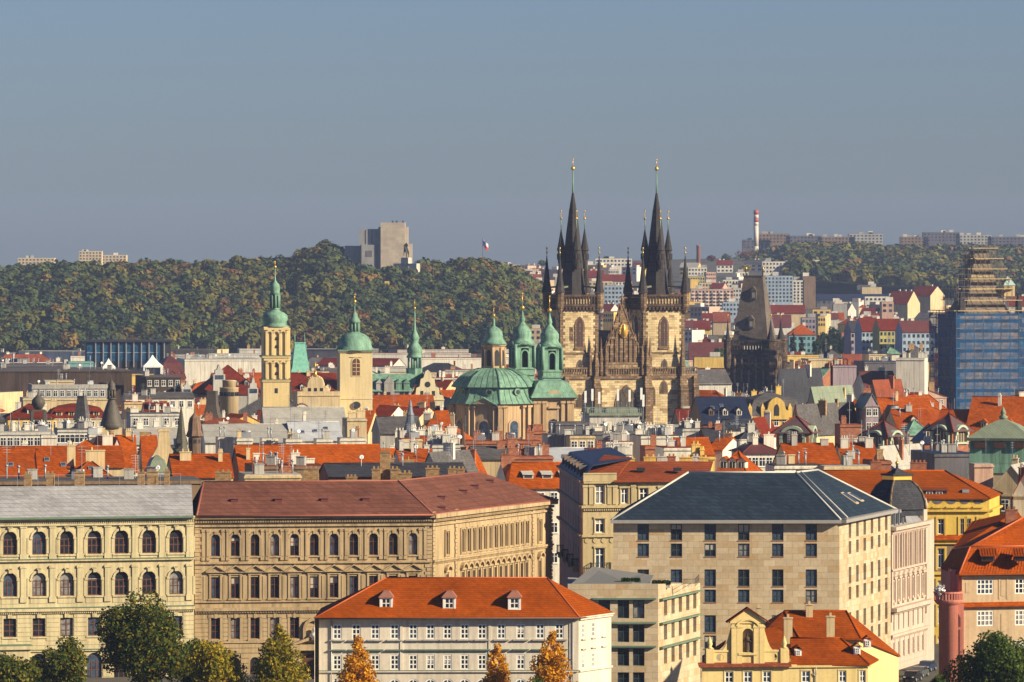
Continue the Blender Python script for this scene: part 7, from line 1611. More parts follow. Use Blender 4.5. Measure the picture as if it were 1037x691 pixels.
def eyebrow(t, hw, hd, ze, z1, rz):
    for k in (-.42, .06, .52):
        x, y = k*hw, -hd*.66; m = MB(); m.box(-.85, .85, 0, 2.2, -.1, .75, 0); m.box(-.62, .62, -.05, .02, .12, .58, 1); slope(m, [(-1, -.25, .72), (1, -.25, .72), (1, 2.4, 1.2), (-1, 2.4, 1.2)], .1, 0); o = m.build('dormer', [WALL['pale grey'], BLACK], t); o.location = (x, y, rz(x, y))
H(500, 594, 468.5, 493, 'side', 'vermilion', 'white', 'bright orange roof with three flat dormers above a white house', Y=960, d=17, ch=[(-.85, .1), (-.95, .1)], chm='brick', win=(6, 3, 5.0), hip=(2, 0), xtra=eyebrow, ant=0)
def antennas_roof():
    Y = 1420; S = Y/F; q = lambda y: Z(y, Y); t = thing('antenna_building', 'flat roofed building crowded with tall white antennas in front of the twin towered church', 'building', (X(625, Y), Y, 0), rad(6)); x = lambda p: (p-625)*S
    b = MB(); b.box(x(597), x(648), 0, 16, 0, q(421)); b.build('wall', WALL['pale grey'], t); b = MB(); b.box(x(596), x(650), -.6, 17, q(421), q(418.6)); b.box(x(597), x(649), 6, 16, q(418.6), q(414)); b.build('roof', ROOF['graygreen'], t)
    b = MB(); 
    for i in range(28): b.bar((x(598+i*1.85), 0, q(418.6)), (x(598+i*1.85), 0, q(414.6)), .06, 4)
    b.box(x(598), x(648), -.08, .08, q(415), q(414.6)); b.build('railing', STEEL, t)
    for px, y0, y1 in ((593, 396, 424), (600, 394, 421), (607, 397, 420), (626, 394, 418), (638, 395, 420), (650, 393, 422), (652, 400, 425)):
        a = MB(); a.bar((x(px), 1, q(y1)), (x(px), 1, q(y0)), .1, 5, 1); a.box(x(px)-.28, x(px)+.28, .5, .9, q(y0+12), q(y0), 0); a.build('panel_antenna', [WHITE, STEEL], t)
    for px, w, h, m in ((615, 6, 8, 'white'), (628, 8, 7, 'grey'), (640, 9, 10, 'pale grey'), (604, 5, 6, 'grey')): b = MB(); b.box(x(px-w/2), x(px+w/2), -3, -.7, 0, q(438-h*1.4)); b.build('plant_box', WALL[m], t)
antennas_roof()
H(590, 660, 437, 450, 'flat', 'slate', 'dark', 'dark lower roof with pipes beneath the antenna building', zr=21.5, d=14, ch=3, vents=14, ant=4, chm='white'); H(606, 640, 447, 460, 'flat', 'brown', 'white', 'white roof house with reddish top among ducts', zr=22, d=10, ch=4, vents=5, chm='pale grey'); H(640, 690, 441, 455, 'flat', 'slate', 'white', 'white attic house with silver ducts below the right church tower', zr=22, d=12, ch=4, vents=8, ant=4, chm='white'); H(650, 668, 452, 462, 'flat', 'vermilion', 'orange' if 'orange' in WALL else 'brick', 'orange brick cube between white attic roofs', zr=22.8, d=6, ch=1)
H(664, 706, 453, 464, 'flat', 'brown', 'white', 'white roof terrace with red brick panels above the brown tiled roof', zr=23, d=10, ch=2, vents=3); H(676, 722, 443.5, 460, 'side', 'vermilion', 'brick', 'bright orange ridge roof below the right church tower buttresses', zr=22.4, d=14, ch=0, ant=0); H(684, 712, 434, 446, 'flat', 'slate', 'pale grey', 'pale grey stepped roof block at the foot of the right church tower', zr=21.8, d=10, ch=3, vents=3, chm='pale grey')
H(612, 640, 461, 476, 'flat', 'slate', 'white', 'cluster of white stacks and pipes behind the tan corner house', zr=23.6, d=8, ch=8, vents=5, ant=3, chm='pale grey')
H(720, 750, 443, 455, 'side', 'vermilion', 'white', 'small orange roof with white gable wall and a dish', zr=22.4, d=12, rot=-22, ch=1, vents=1); H(742, 788, 447.5, 458, 'hip', 'maroon', 'white', 'maroon sheet roof over a bright white house', zr=22.6, d=14, ch=3, win=(5, 1), vents=2, chm='white'); H(722, 773, 456.5, 482, 'pyramid', 'orange', 'cream', 'orange pyramid roof with three white dormers behind the blue slate roof', zr=24, d=16, rot=-12, dorm=3, dk='gable', ch=0)
H(700, 722, 462, 480, 'flat', 'brown', 'yellow', 'ochre yellow attic block beside the brown tiled roof', zr=24, d=8, ch=2, chm='yellow')
H(698, 760, 402, 428, 'side', 'blue', 'brown', 'blue black sheet roof with three tiny dormers right of the twin towered church', zr=22, d=22, dorm=3, dk='gable', ch=0, ant=0, sky=3)
def gable_att(t, hw, hd, ze, z1, rz):
    b = MB(); w = 3.2; b.slab([(-w, ze-1), (w, ze-1), (w, ze+1.2), (w*.75, ze+1.6), (w*.62, ze+3.4), (w*.35, ze+4.3), (0, ze+4.8), (-w*.35, ze+4.3), (-w*.62, ze+3.4), (-w*.75, ze+1.6), (-w, ze+1.2)], -hd-.6, -hd+1.5); b.build('attic_gable', WALL['yellow'], t); b = MB(); lancet(b, 0, ze, ze+3, 1.3, -hd-.7, -hd-.5); b.build('window', BLACK, t)
    for k in (-.97, -.5, .5, .97): b = MB(); b.box(k*hw-.5, k*hw+.5, -hd-.5, -hd+.5, ze-.5, ze+2.0); b.lathe([(.7, ze+2), (.05, ze+3.2)], 4, (k*hw, -hd), math.pi/4, smooth=False); b.build('attic_pillar', WALL['yellow'], t)
H(746, 812, 398, 421, 'mansard', 'slate', 'yellow', 'yellow palace front with scrolled attic gable under a grey mansard', zr=21.5, d=20, ch=2, xtra=gable_att, win=(7, 1), name='palace', cat='building', chm='yellow')
H(728, 765, 425, 434, 'side', 'dark', 'white', 'grey glazed shed roof over a white wall below the yellow palace', zr=21.5, d=12, ch=0, sky=4, ant=0); H(760, 782, 423, 438, 'gable', 'red', 'white', 'bright white gable with dark red edge below the yellow palace', zr=21.6, d=12, rot=-20, ch=1); H(738, 776, 436, 448, 'hip', 'dark', 'cream', 'dark slate roof with two small cream gables', zr=22, d=12, ch=2); H(706, 740, 434, 446, 'side', 'dark', 'brick', 'dark low roof with brick wall right of the church buttress', zr=22, d=12, ch=2, chm='brick')
def thermal(px, yt, ye, yb, wpx, Y, label, rot=-14, side=False):
    t = thing('roof_turret', label, 'tower', (X(px, Y), Y, 0), rad(rot), 'brick roof turrets with arched windows'); S = Y/F; w = wpx/2*S; q = lambda y: Z(y, Y)
    b = MB(); b.box(-w, w, -w, w, 0, q(ye)); b.build('wall', WALL['brick'], t)
    r = MB(); e = w + .9; T = (0, 0, q(yt)); c = [(-e, -e, q(ye)-.1), (e, -e, q(ye)-.1), (e, e, q(ye)-.1), (-e, e, q(ye)-.1)]
    for i in range(4): slope(r, [c[i], c[(i+1) % 4], T], .15, 0); r.bar(c[i], T, .16, 5, 1)
    r.bar(T, (0, 0, T[2]+2.2), .1, 5, 1); r.build('roof', [paint('purple brown slate', (.10, .055, .055), .7, var=.25), ROOF['red']], t)
    for k in (0, 1):
        a = MB(Matrix.Rotation(k*math.pi/2, 4, 'Z')); R0 = w*.62; z0 = q(ye)-R0*.55
        arc = lambda r_: [(r_*math.cos(i*math.pi/10), z0+r_*.92*math.sin(i*math.pi/10)) for i in range(11)]
        for (xa, za), (xb, zb), (xc, zc), (xd, zd) in zip(arc(R0*1.3), arc(R0*1.3)[1:], arc(R0)[1:], arc(R0)): a.slab([(xa, za), (xb, zb), (xc, zc), (xd, zd)], -w-.7, -w+1.5, 0)
        a.box(-R0*1.3, -R0, -w-.5, -w+.1, z0-1.6, z0, 0); a.box(R0, R0*1.3, -w-.5, -w+.1, z0-1.6, z0, 0); a.slab([(-R0, z0-1.4)] + [(R0, z0-1.4)] + arc(R0), -w-.12, -w+.1, 1); a.box(-R0*1.3, R0*1.3, -w-.5, -w, z0-1.8, z0-1.4, 0)
        for m in (-.5, 0, .5): a.box(m*R0-.08, m*R0+.08, -w-.2, -w, z0-1.4, z0+R0*.75, 0)
        a.build('window', [paint('pale copper trim', (.36, .43, .30)), REDWOOD], t)
thermal(806, 421, 437.5, 452, 33, 1150, 'left brick turret with green framed round window and dark tent roof'); thermal(895, 426, 441, 455, 28, 1140, 'brick turret with dark red tent roof left of the dark service roof', -40); thermal(961, 419, 435.5, 455, 28, 1130, 'brick turret with round arch and finial below the blue scaffold', -40)
H(784, 850, 449, 474, 'side', 'orange', 'cream', 'orange roof with two square concrete chimneys behind the blue slate roof', zr=23.5, d=17, ch=[(-.55, -.05), (.72, -.05)], chm='grey', ant=1); H(842, 890, 449, 470, 'side', 'orange', 'white', 'orange roof with clustered stacks and skylight behind the stone building', zr=23.4, d=15, ch=6, sky=1, chm='pale grey', vents=4, ant=3)
H(776, 834, 471, 484, 'flat', 'slate', 'white', 'white low attic with dark flat roof just behind the blue slate roof', zr=25, d=8, ch=1, vents=4, win=(3, 1)); H(828, 884, 472, 486, 'flat', 'grey', 'cream', 'long cream parapet wall above the burnt orange roof', zr=25, d=6, ch=0, vents=3); H(878, 898, 466.5, 482, 'flat', 'brown', 'brick', 'plain brick firewall cube beside the long cream parapet', zr=25, d=8, ch=1)
H(846, 872, 430, 450, 'flat', 'brown', 'brick', 'square brick chimney house with white base ring', zr=22.5, d=6, ch=1, chm='brick', foot=False)
H(818, 866, 392, 414, 'gable', 'graygreen', 'cream', 'cream gabled house with pale green copper roof in the middle distance', zr=21.5, d=26, rot=-28, ch=2); H(812, 858, 410, 434, 'gable', 'slate', 'cream', 'long grey slate roof running down towards the left brick turret', zr=22, d=30, rot=-30, ch=3); H(868, 888, 398.5, 410, 'gable', 'graygreen', 'mauve', 'tall narrow mauve house with pointed grey green gable', zr=24.5, d=12, ch=1, win=(2, 2)); H(858, 872, 405, 420, 'side', 'orange', 'yellow', 'small orange roof with yellow lit wall left of the mauve gable', zr=22.5, d=12, rot=-30, ch=2)
H(882, 946, 403, 428, 'side', 'vermilion', 'cream', 'large bright orange roof left of the blue scaffolded tower', zr=22, d=20, ch=1, ant=2, chm='cream'); H(896, 944, 414.5, 436, 'side', 'orange', 'cream', 'lower orange roof with vents and grey dormer near the scaffold foot', zr=22.2, d=18, ch=1, vents=5, dorm=1, dk='gable'); H(893, 914, 411, 424, 'gable', 'slate', 'grey', 'grey gabled dormer house in front of the large orange roof', zr=21.6, d=10, ch=0)
H(912, 940, 425, 440, 'pyramid', 'green', 'cream', 'small mint green copper tent roof over a yellow wall', zr=22, d=10, ch=0); H(926, 954, 429, 448, 'hip', 'blue', 'brick', 'dark blue slate mansard with brick dormer by the turret', zr=22, d=12, dorm=2, dk='gable', ch=1); H(884, 938, 452, 470, 'gable', 'grey', 'cream', 'large bare cream gable wall crowded with aerials above the burnt orange roof', zr=23.4, d=16, rot=-30, ch=2, ant=9); H(926, 984, 458, 486, 'flat', 'blue', 'dark', 'dark blue service roof with white pipes beside the green copper roof', zr=23, d=20, ch=0, vents=10, ant=2)
H(790, 830, 374, 402, 'gable', 'dark', 'white', 'pinkish white house with dark sloping roof right of the black gate tower', zr=23, d=24, rot=-34, ch=2, win=(3, 2)); H(793, 822, 366, 384, 'shed', 'brown', 'yellow', 'yellow firewall house behind the pinkish white house', zr=22, d=14, rot=-20, ch=3, chm='cream'); H(812, 848, 363.5, 376, 'flat', 'grey', 'cream', 'flat cream attic building beyond the black gate tower', Y=1990, d=14, ch=0, vents=3); H(832, 852, 353.5, 362, 'pyramid', 'slate', 'cream', 'cream pavilion with a low grey pyramid roof', Y=2060, d=14, ch=1); H(866, 912, 366, 380, 'flat', 'blue', 'dark', 'dark blue grey slab roof left of the tall white block', zr=22, d=18, ch=0, vents=2); H(866, 908, 376, 392, 'side', 'maroon', 'white', 'dark purple brown roof over white windows near the white block', zr=22, d=18, ch=2, win=(7, 1)); H(906, 941, 363, 400, 'flat', 'grey', 'white', 'tall plain white block left of the blue scaffolded tower', zr=26, d=14, ch=2, chm='white', vents=3, rot=-8)
H(874, 902, 358.5, 370, 'flat', 'slate', 'cream', 'cream house with square windows beyond the dark slab roof', Y=2000, d=12, ch=2, win=(4, 1)); H(908, 944, 350, 365, 'hip', 'slate', 'cream', 'cream house with grey hip roof just left of the scaffold', Y=2080, d=20, ch=2); H(894, 910, 351.5, 358, 'hip', 'green', 'white', 'white rooftop pavilion with mint green roof and aerials', Y=2050, d=10, ch=0, ant=4)
H(826, 848, 372, 392, 'side', 'green', 'brick', 'green sheet roof over brick walls right of the pinkish white house', zr=22, d=20, rot=-34, ch=5, chm='brick'); H(836, 866, 370, 388, 'flat', 'maroon', 'mauve', 'mauve walled roof block with brick chimneys in the middle distance', zr=22.5, d=14, ch=5, chm='brick', vents=2); H(884, 912, 385, 404, 'gable', 'brown', 'tan', 'tan gable with dark red verge in front of the tall white block', zr=22, d=18, rot=-30, ch=2, chm='brick')
H(972, 1060, 402, 446, 'side', 'vermilion', 'cream', 'huge orange roof at the right edge in front of the scaffold', zr=25, d=26, rot=-14, ch=1, ant=0, dorm=2, dk='gable'); H(944, 992, 415, 436, 'side', 'orange', 'cream', 'orange roof between brick turret and huge right edge roof', zr=22, d=18, rot=-14, ch=1, sky=1)
def copper_mansard():
    Y = 930; S = Y/F; q = lambda y: Z(y, Y); t = thing('copper_mansard_house', 'square house with tall green copper mansard and grey green tent roof', 'building', (X(1016, Y), Y, 0), rad(-12)); h = 34*S*.92
    b = MB(); b.lathe([(h*1.41*k, q(y)) for k, y in ((1.04, 478), (1.0, 470), (.95, 446))], 4, a0=math.pi/4, smooth=False); b.build('mansard', ROOF['green'], t); b = MB(); b.lathe([(h*1.41*k, q(y)) for k, y in ((1.03, 445.8), (1.06, 443), (.5, 430.5), (.08, 424.5))], 4, a0=math.pi/4, smooth=False); b.lathe([(.5, q(425)), (.8, q(422.5)), (.3, q(420)), (.5, q(418.5)), (.05, q(412))], 8); b.build('tent_roof', ROOF['graygreen'], t)
    b = MB(); b.box(-h, h, -h, h, 0, q(477)); b.build('wall', WALL['cream'], t)
    for k in range(2):
        for x in (-.62, .0, .62): w = MB(Matrix.Rotation(k*math.pi/2, 4, 'Z')); w.box(x*h-.9, x*h+.9, -h*1.0-.3, -h*.8, q(453), q(447)); w.build('window', DARKWOOD, t)
copper_mansard()
H(996, 1070, 471, 500, 'gable', 'grey', 'cream', 'cream classical gable house below the green copper mansard', Y=890, d=18, rot=-14, ch=2, win=(4, 1), chm='cream'); H(986, 1001, 470, 500, 'flat', 'grey', 'pink', 'thin pinkish chimney wall left of the cream classical gable', Y=900, d=4, ch=0, foot=False); H(1024, 1060, 478, 500, 'gable', 'orange', 'white', 'small orange gable at the right edge beside the cream classical gable', Y=868, d=8, rot=-14, ch=2, chm='brick')
# --- fillers: everything between, in rows
RF = random.Random(5)
def filler():
    Yrow = 985
    while Yrow < 3300:
        step = 60 if Yrow < 2100 else 120
        xl, xr = X(-75, Yrow), X(1120, Yrow); x = xl
        while x < xr:
            w = RF.uniform(16, 34) if Yrow < 2100 else RF.uniform(24, 52); cx = x + w/2; y = Yrow + RF.uniform(-14, 14); d = RF.uniform(11, 16)
            x += w + RF.uniform(0, 5)
            if any((cx-a)**2 + (y-b)**2 < (w/2 + c*.8)**2 for a, b, c in FOOT): continue
            px = unX(cx, y)
            if 440 < px < 700 and 1480 < y < 1850: continue
            if 715 < px < 800 and 1980 < y < 2120 or px > 925 and 1950 < y < 2070: continue
            if (255 < px < 300 and 1610 < y < 1670) or (335 < px < 384 and 1520 < y < 1600) or (395 < px < 455 and 1690 < y < 1750): continue
            if y > 2900 and px < 560: continue
            kind = RF.choices(['side', 'hip', 'gable', 'mansard', 'flat'], (46, 18, 12, 12, 14))[0]
            z1 = RF.uniform(12.5, 17.5) if Yrow < 2100 else RF.uniform(8, 13)
            for a_, b_, yy_, far_ in ((722, 802, 402, 2050), (452, 600, 447, 1560), (556, 708, 438, 1716), (258, 298, 413, 1640), (338, 380, 418, 1560), (936, 1045, 428, 2000), (86, 174, 372, 2350), (205, 245, 408, 1500), (744, 815, 428, 1500), (700, 756, 430, 1500), (404, 452, 413, 1720), (86, 140, 437, 1280), (176, 206, 462, 1050)):
                if a_ < px < b_ and y < far_: z1 = min(z1, max(6.0, EYE - (yy_ - HY)*y/F))
            ze = z1 - (RF.uniform(3.5, 6) if kind != 'flat' else 0)
            roof = RF.choices(['orange', 'vermilion', 'red', 'brown', 'slate', 'dark', 'grey', 'green', 'maroon', 'graygreen'], (26, 12, 18, 12, 16, 12, 5, 3, 5, 2))[0] if kind != 'flat' else RF.choice(['slate', 'slate', 'dark', 'brown', 'grey'])
            if Yrow > 2050 and px < 600: kind = RF.choice(['flat', 'flat', 'side', 'hip']); roof = RF.choice(['slate', 'slate', 'dark', 'brown', 'red', 'grey']); z1 = min(z1, 10); ze = min(ze, z1 - (3 if kind != 'flat' else 0))
            wall = RF.choice(['white', 'pale grey', 'grey', 'dark', 'cream']) if Yrow > 2050 and px < 600 else RF.choices(['cream', 'white', 'yellow', 'tan', 'pale grey', 'pink', 'brick', 'grey'], (26, 22, 12, 12, 12, 6, 9, 8))[0]
            far = Yrow > 2100
            yr = HY + (EYE - z1)*F/y
            ye = HY + (EYE - ze)*F/(y - (d/2 if kind not in ('gable',) else d/2))
            if kind == 'gable': yr = HY + (EYE - z1)*F/(y - d/2)
            wpx = w*F/y
            house(px-wpx/2, px+wpx/2, yr, ye, kind, roof, wall, None, Y=y, d=d, rot=RF.choice([8, 8, 8, -14, -24, 20]), ch=RF.randint(2, 5) if not far else RF.randint(1, 3), ant=RF.randint(0, 2) if not far else 0, vents=RF.randint(0, 3) if not far else RF.randint(0, 2), sky=RF.choice([0, 0, 2]) if kind == 'side' else 0, dorm=RF.choice([0, 0, 0, 2, 3]) if kind in ('side', 'mansard') else 0, win=(max(2, int(w/3.6)), 1) if not far and RF.random() < .35 else None, seed=RF.randrange(10**6))
        Yrow += step
filler()
# ================================================================ hills
def hill_left(x, Y):
    px = unX(x, Y)
    sky_pts = [(-80, 281), (0, 280), (60, 273), (130, 274), (230, 272), (295, 269), (318, 258), (333, 251), (350, 260), (365, 266), (420, 272), (450, 275), (480, 270), (505, 273), (525, 281), (545, 297), (565, 316), (600, 350), (640, 370)]
    ys = np.interp(px, [p[0] for p in sky_pts], [p[1] for p in sky_pts])
    top = EYE - (ys - HY)*3720/F
    t = min(1.0, max(0.0, (Y - 3180)/(3720 - 3180))); s = t*t*(3-2*t)*.55 + t*.45
    return max(-4.0, top * s - 6.5)
def make_hill(name, fn, x0, x1, y0, y1, n, m):
    mb = MB(); xs = np.linspace(x0, x1, n); ys = np.linspace(y0, y1, n)
    g = [[mb.pt((x, y, fn(x, y))) for x in xs] for y in ys]
    for a, b in zip(g, g[1:]):
        for i in range(n-1): mb.idx([a[i], a[i+1], b[i+1], b[i]], smooth=True)
    return setting(mb.build(name, m))
hm, ht, hb = nodes('hill soil', .95); ht.links.new(ramp(ht, noise(ht, objco(ht), .05, 5), [(.35, (.035, .05, .018)), (.65, (.06, .07, .03))]), hb.inputs['Base Color'])
make_hill('wooded_hill', hill_left, -460, 140, 3180, 4300, 60, hm)
def hill_right(x, Y):
    px = unX(x, Y)
    top = np.interp(px, [690, 735, 760, 800, 860, 900, 960, 1040, 1120], [14, 36, 48, 57, 58, 55, 55, 54, 52])
    low = np.interp(px, [735, 790, 830, 960, 1100], [266, 274, 284, 293, 298])          # pixel row of the wood's lower edge
    zl = EYE - (low - HY)*4300/F
    t = min(1.0, max(0.0, (Y - 4300)/1250.0)); t = t*t*(3-2*t)
    return zl - 1 + (top - zl)*t - 45*max(0.0, min(1.0, (805 - px)/30))*max(0.0, 1 - max(0.0, Y - 4300)/900)
make_hill('wooded_ridge', hill_right, 160, 640, 4300, 6100, 44, hm)
# ---- woods: crowns made of many leaf clump faces, one object for each wood
def wood(name, pts, cols, seed, quads=64, size=1.5):
    """pts: (x, y, z, radius, height); every crown has its own leaf colour"""
    g = np.random.default_rng(seed); V = []; C = []
    for (x, y, z, r, h) in pts:
        k_ = WP*np.exp(1.5*np.array([math.sin(x*.03+i*1.9+Y_*.006)+math.sin(x*.085-Y_*.02+i*2.7)*.8 for i, Y_ in enumerate([y]*8)])); c = np.array(cols[g.choice(len(cols), p=k_/k_.sum())]) * g.uniform(.58, 1.0)
        n = quads; lob = g.normal(size=(5, 3)); lob /= np.linalg.norm(lob, axis=1)[:, None]; lob[:, 2] = np.abs(lob[:, 2])
        d = g.normal(size=(n, 3)); d /= np.linalg.norm(d, axis=1)[:, None]; d[:, 2] = np.where(d[:, 2] < -.25, -d[:, 2], d[:, 2])
        bump = .72 + .34*np.max(np.clip(d @ lob.T, 0, 1)**3, axis=1); rr = bump*g.uniform(.82, 1.06, n)
        p = np.stack([x + d[:, 0]*r*rr, y + d[:, 1]*r*rr, z + h*.5 + d[:, 2]*h*.55*rr], 1)
        nn = d + g.normal(size=(n, 3))*.32; nn /= np.linalg.norm(nn, axis=1)[:, None]
        a = np.cross(nn, g.normal(size=(n, 3))); a /= np.linalg.norm(a, axis=1)[:, None]; b = np.cross(nn, a); s = size*g.uniform(.6, 1.25, n)[:, None]*(r/4.5)
        V.append(np.stack([p-a*s-b*s*.7, p+a*s-b*s*.5, p+a*s*.8+b*s, p-a*s*.7+b*s*.8], 1).reshape(-1, 3))
        cc = c[None, :]*g.uniform(.92, 1.09, n)[:, None]; C.append(np.repeat(cc, 4, 0))
    V = np.concatenate(V).astype(np.float32); C = np.concatenate(C); nq = len(V)//4
    me = bpy.data.meshes.new(name); me.vertices.add(len(V)); me.vertices.foreach_set('co', V.ravel()); me.loops.add(nq*4); me.loops.foreach_set('vertex_index', np.arange(nq*4, dtype=np.int32)); me.polygons.add(nq); me.polygons.foreach_set('loop_start', np.arange(0, nq*4, 4, dtype=np.int32)); me.polygons.foreach_set('loop_total', np.full(nq, 4, dtype=np.int32)); me.update()
    at = me.color_attributes.new('leaf', 'FLOAT_COLOR', 'POINT'); at.data.foreach_set('color', np.concatenate([C, np.ones((len(C), 1))], 1).astype(np.float32).ravel())
    m, t, b = nodes(name + ' leaves', .8, spec=.15); k = N(t, 'ShaderNodeAttribute', attribute_name='leaf'); t.links.new(k.outputs['Color'], b.inputs['Base Color']); me.materials.append(m)
    return setting(put(me, name), 'stuff')
LEAFC = [(.085, .105, .024), (.058, .08, .024), (.12, .118, .024), (.16, .13, .026), (.20, .125, .03), (.20, .09, .028), (.13, .075, .03), (.044, .068, .028)]
WP = np.array([30, 27, 20, 9, 2.4, 1.2, 2, 16.]); WP /= WP.sum()
def wood_left():
    g = np.random.default_rng(3); pts = []
    while len(pts) < 6400:
        px = g.uniform(-25, 600); Y = 3190 + 620*g.random()**.9; x = X(px, Y)
        if 343 < px < 428 and Y > 3640: continue
        z = hill_left(x, Y)
        if z < -1.5 or z < 0 and g.random() < .6: continue
        r = 2.3 + 4.4*g.random()**1.6; pts.append((x, Y, z, r, r*g.uniform(1.5, 2.1)))
    wood('hillside_wood', pts, LEAFC, 1, 104, .85)
    pts = []
    while len(pts) < 3000:
        px = g.uniform(728, 1060); Y = 4300 + 1300*g.random(); x = X(px, Y); z = hill_right(x, Y)
        if px < 800 and Y < 5000 - (px-765)*6: continue
        r = g.uniform(3.5, 7); pts.append((x, Y, z-1, r, r*g.uniform(1.4, 2.0)))
    wood('ridge_wood', pts, LEAFC, 2, 54, 1.4)
wood_left()
# single trees that stand out against the sky or between the far houses
def tree(name, label, x, y, z, h, r, mat, seed, leaves=400, ls=.6, group=None, trunk=.25, shape='round', cat='tree'):
    t = thing(name, label, cat, (x, y, z), 0, group); rr = random.Random(seed)
    b = MB(); b.bar((0, 0, -.5), (0, 0, h*.55), h*.022+.05, 7, r2=h*.012)
    tips = []
    for i in range(7):
        a = rr.uniform(0, 6.28); k = rr.uniform(.3, .55); e = Vector((math.cos(a)*r*.6, math.sin(a)*r*.6, h*(k+rr.uniform(.12, .3)))); b.bar((0, 0, h*k), e, h*.009+.02, 5, r2=h*.004); tips.append(e)
    b.build('trunk', paint('bark', (.07, .05, .035), .9), t)
    g = np.random.default_rng(seed); n = leaves; lob = []
    nl = 34 if shape != 'cone' else 40
    for i in range(nl):
        if shape == 'cone':
            f = (i+.5)/nl; zc = h*(.28+.69*f); R = r*1.25*(1-f)**.62; a = g.uniform(0, 6.28); q = g.uniform(.2, .72)*R; lob.append((q*math.cos(a), q*math.sin(a), zc, max(.16*r, R*g.uniform(.42, .6))))
        else:
            d = g.normal(size=3); d /= np.linalg.norm(d); d[2] = d[2]*.9; k = g.uniform(.35, .8); lob.append((d[0]*r*k, d[1]*r*k, h*.6 + d[2]*h*.4*k, r*g.uniform(.24, .46)))
    lob = np.array(lob); pk = lob[:, 3]**2; pk /= pk.sum(); ix = g.choice(nl, n, p=pk)
    d = g.normal(size=(n, 3)); d /= np.linalg.norm(d, axis=1)[:, None]; k = g.random(n)**.4
    P_ = lob[ix, :3] + d*(lob[ix, 3]*k)[:, None]
    nn = d + g.normal(size=(n, 3))*.7; nn[:, 2] += .2; nn /= np.linalg.norm(nn, axis=1)[:, None]; a = np.cross(nn, g.normal(size=(n, 3))); a /= np.linalg.norm(a, axis=1)[:, None]; bb = np.cross(nn, a); s = (ls*g.uniform(.5, 1.2, n))[:, None]
    V = np.stack([P_-a*s*.5, P_-bb*s*.33, P_+a*s*.5, P_+bb*s*.33], 1).reshape(-1, 3).astype(np.float32)
    me = bpy.data.meshes.new('crown'); me.vertices.add(n*4); me.vertices.foreach_set('co', V.ravel()); me.loops.add(n*4); me.loops.foreach_set('vertex_index', np.arange(n*4, dtype=np.int32)); me.polygons.add(n); me.polygons.foreach_set('loop_start', np.arange(0, n*4, 4, dtype=np.int32)); me.polygons.foreach_set('loop_total', np.full(n, 4, dtype=np.int32)); me.update(); me.materials.append(mat)
    put(me, 'crown', t); return t
LG = leafmat('green leaves', (.035, .07, .010), (.065, .11, .014), (.11, .14, .018)); LO = leafmat('orange leaves', (.44, .17, .006), (.62, .27, .008), (.72, .38, .014)); LY = leafmat('yellow green leaves', (.13, .14, .010), (.25, .22, .014), (.40, .27, .015)); LM = leafmat('mixed autumn leaves', (.04, .075, .010), (.075, .11, .014), (.22, .16, .014)); LR = leafmat('rusty leaves', (.10, .035, .012), (.16, .06, .016), (.2, .09, .02)); LD = leafmat('dark green leaves', (.010, .026, .010), (.02, .045, .016), (.04, .07, .024))

# ================================================================ monument, statue, flag, far chimneys
def monument():
    Y = 3700; S = Y/F; q = lambda y: Z(y, Y); x = lambda p: (p-388)*S; t = thing('monument', 'huge plain stone block monument crowning the wooded hill', 'monument', (x(388)+X(388, Y), Y, 0), rad(0))
    st = blocks('granite slabs', [(.44, .36, .27), (.50, .42, .32), (.40, .33, .25)], 4, 2, (.30, .25, .19), .015, dirt=.15); gm = plaster('grey granite', (.30, .29, .28), .15)
    b = MB(); b.box(x(385.5), x(410), 0, 22, 0, q(225.5)); b.box(x(410), x(413), 2, 22, 0, q(230)); b.box(x(413), x(417), 6, 22, 0, q(247)); b.build('tower_block', st, t)
    for p in (397.5, 401.5, 408): m = MB(); m.box(x(p)-.5, x(p)+.5, 3, 5, q(225.5), q(223.6)); m.build('roof_lamp', BLACK, t)
    b = MB(); b.box(x(364), x(383), 4, 60, 0, q(232)); b.box(x(383), x(385.4), 1.5, 30, 0, q(230)); b.build('hall_block', gm, t); b = MB(); b.box(x(348.5), x(363.8), 10, 60, 0, q(249)); b.box(x(366), x(380), 2, 4, 0, q(248)); b.build('low_block', gm, t)
    for p in (370.5, 376.5): f = MB(); f.box(x(p)-.25, x(p)+.25, 3.7, 4.0, q(247), q(233)); f.build('joint', WALL['dark'], t)
    f = MB(); f.box(x(372)-1, x(375)+1, 1.8, 2, q(260), q(254)); f.build('window', WALL['dark'], t)
monument()
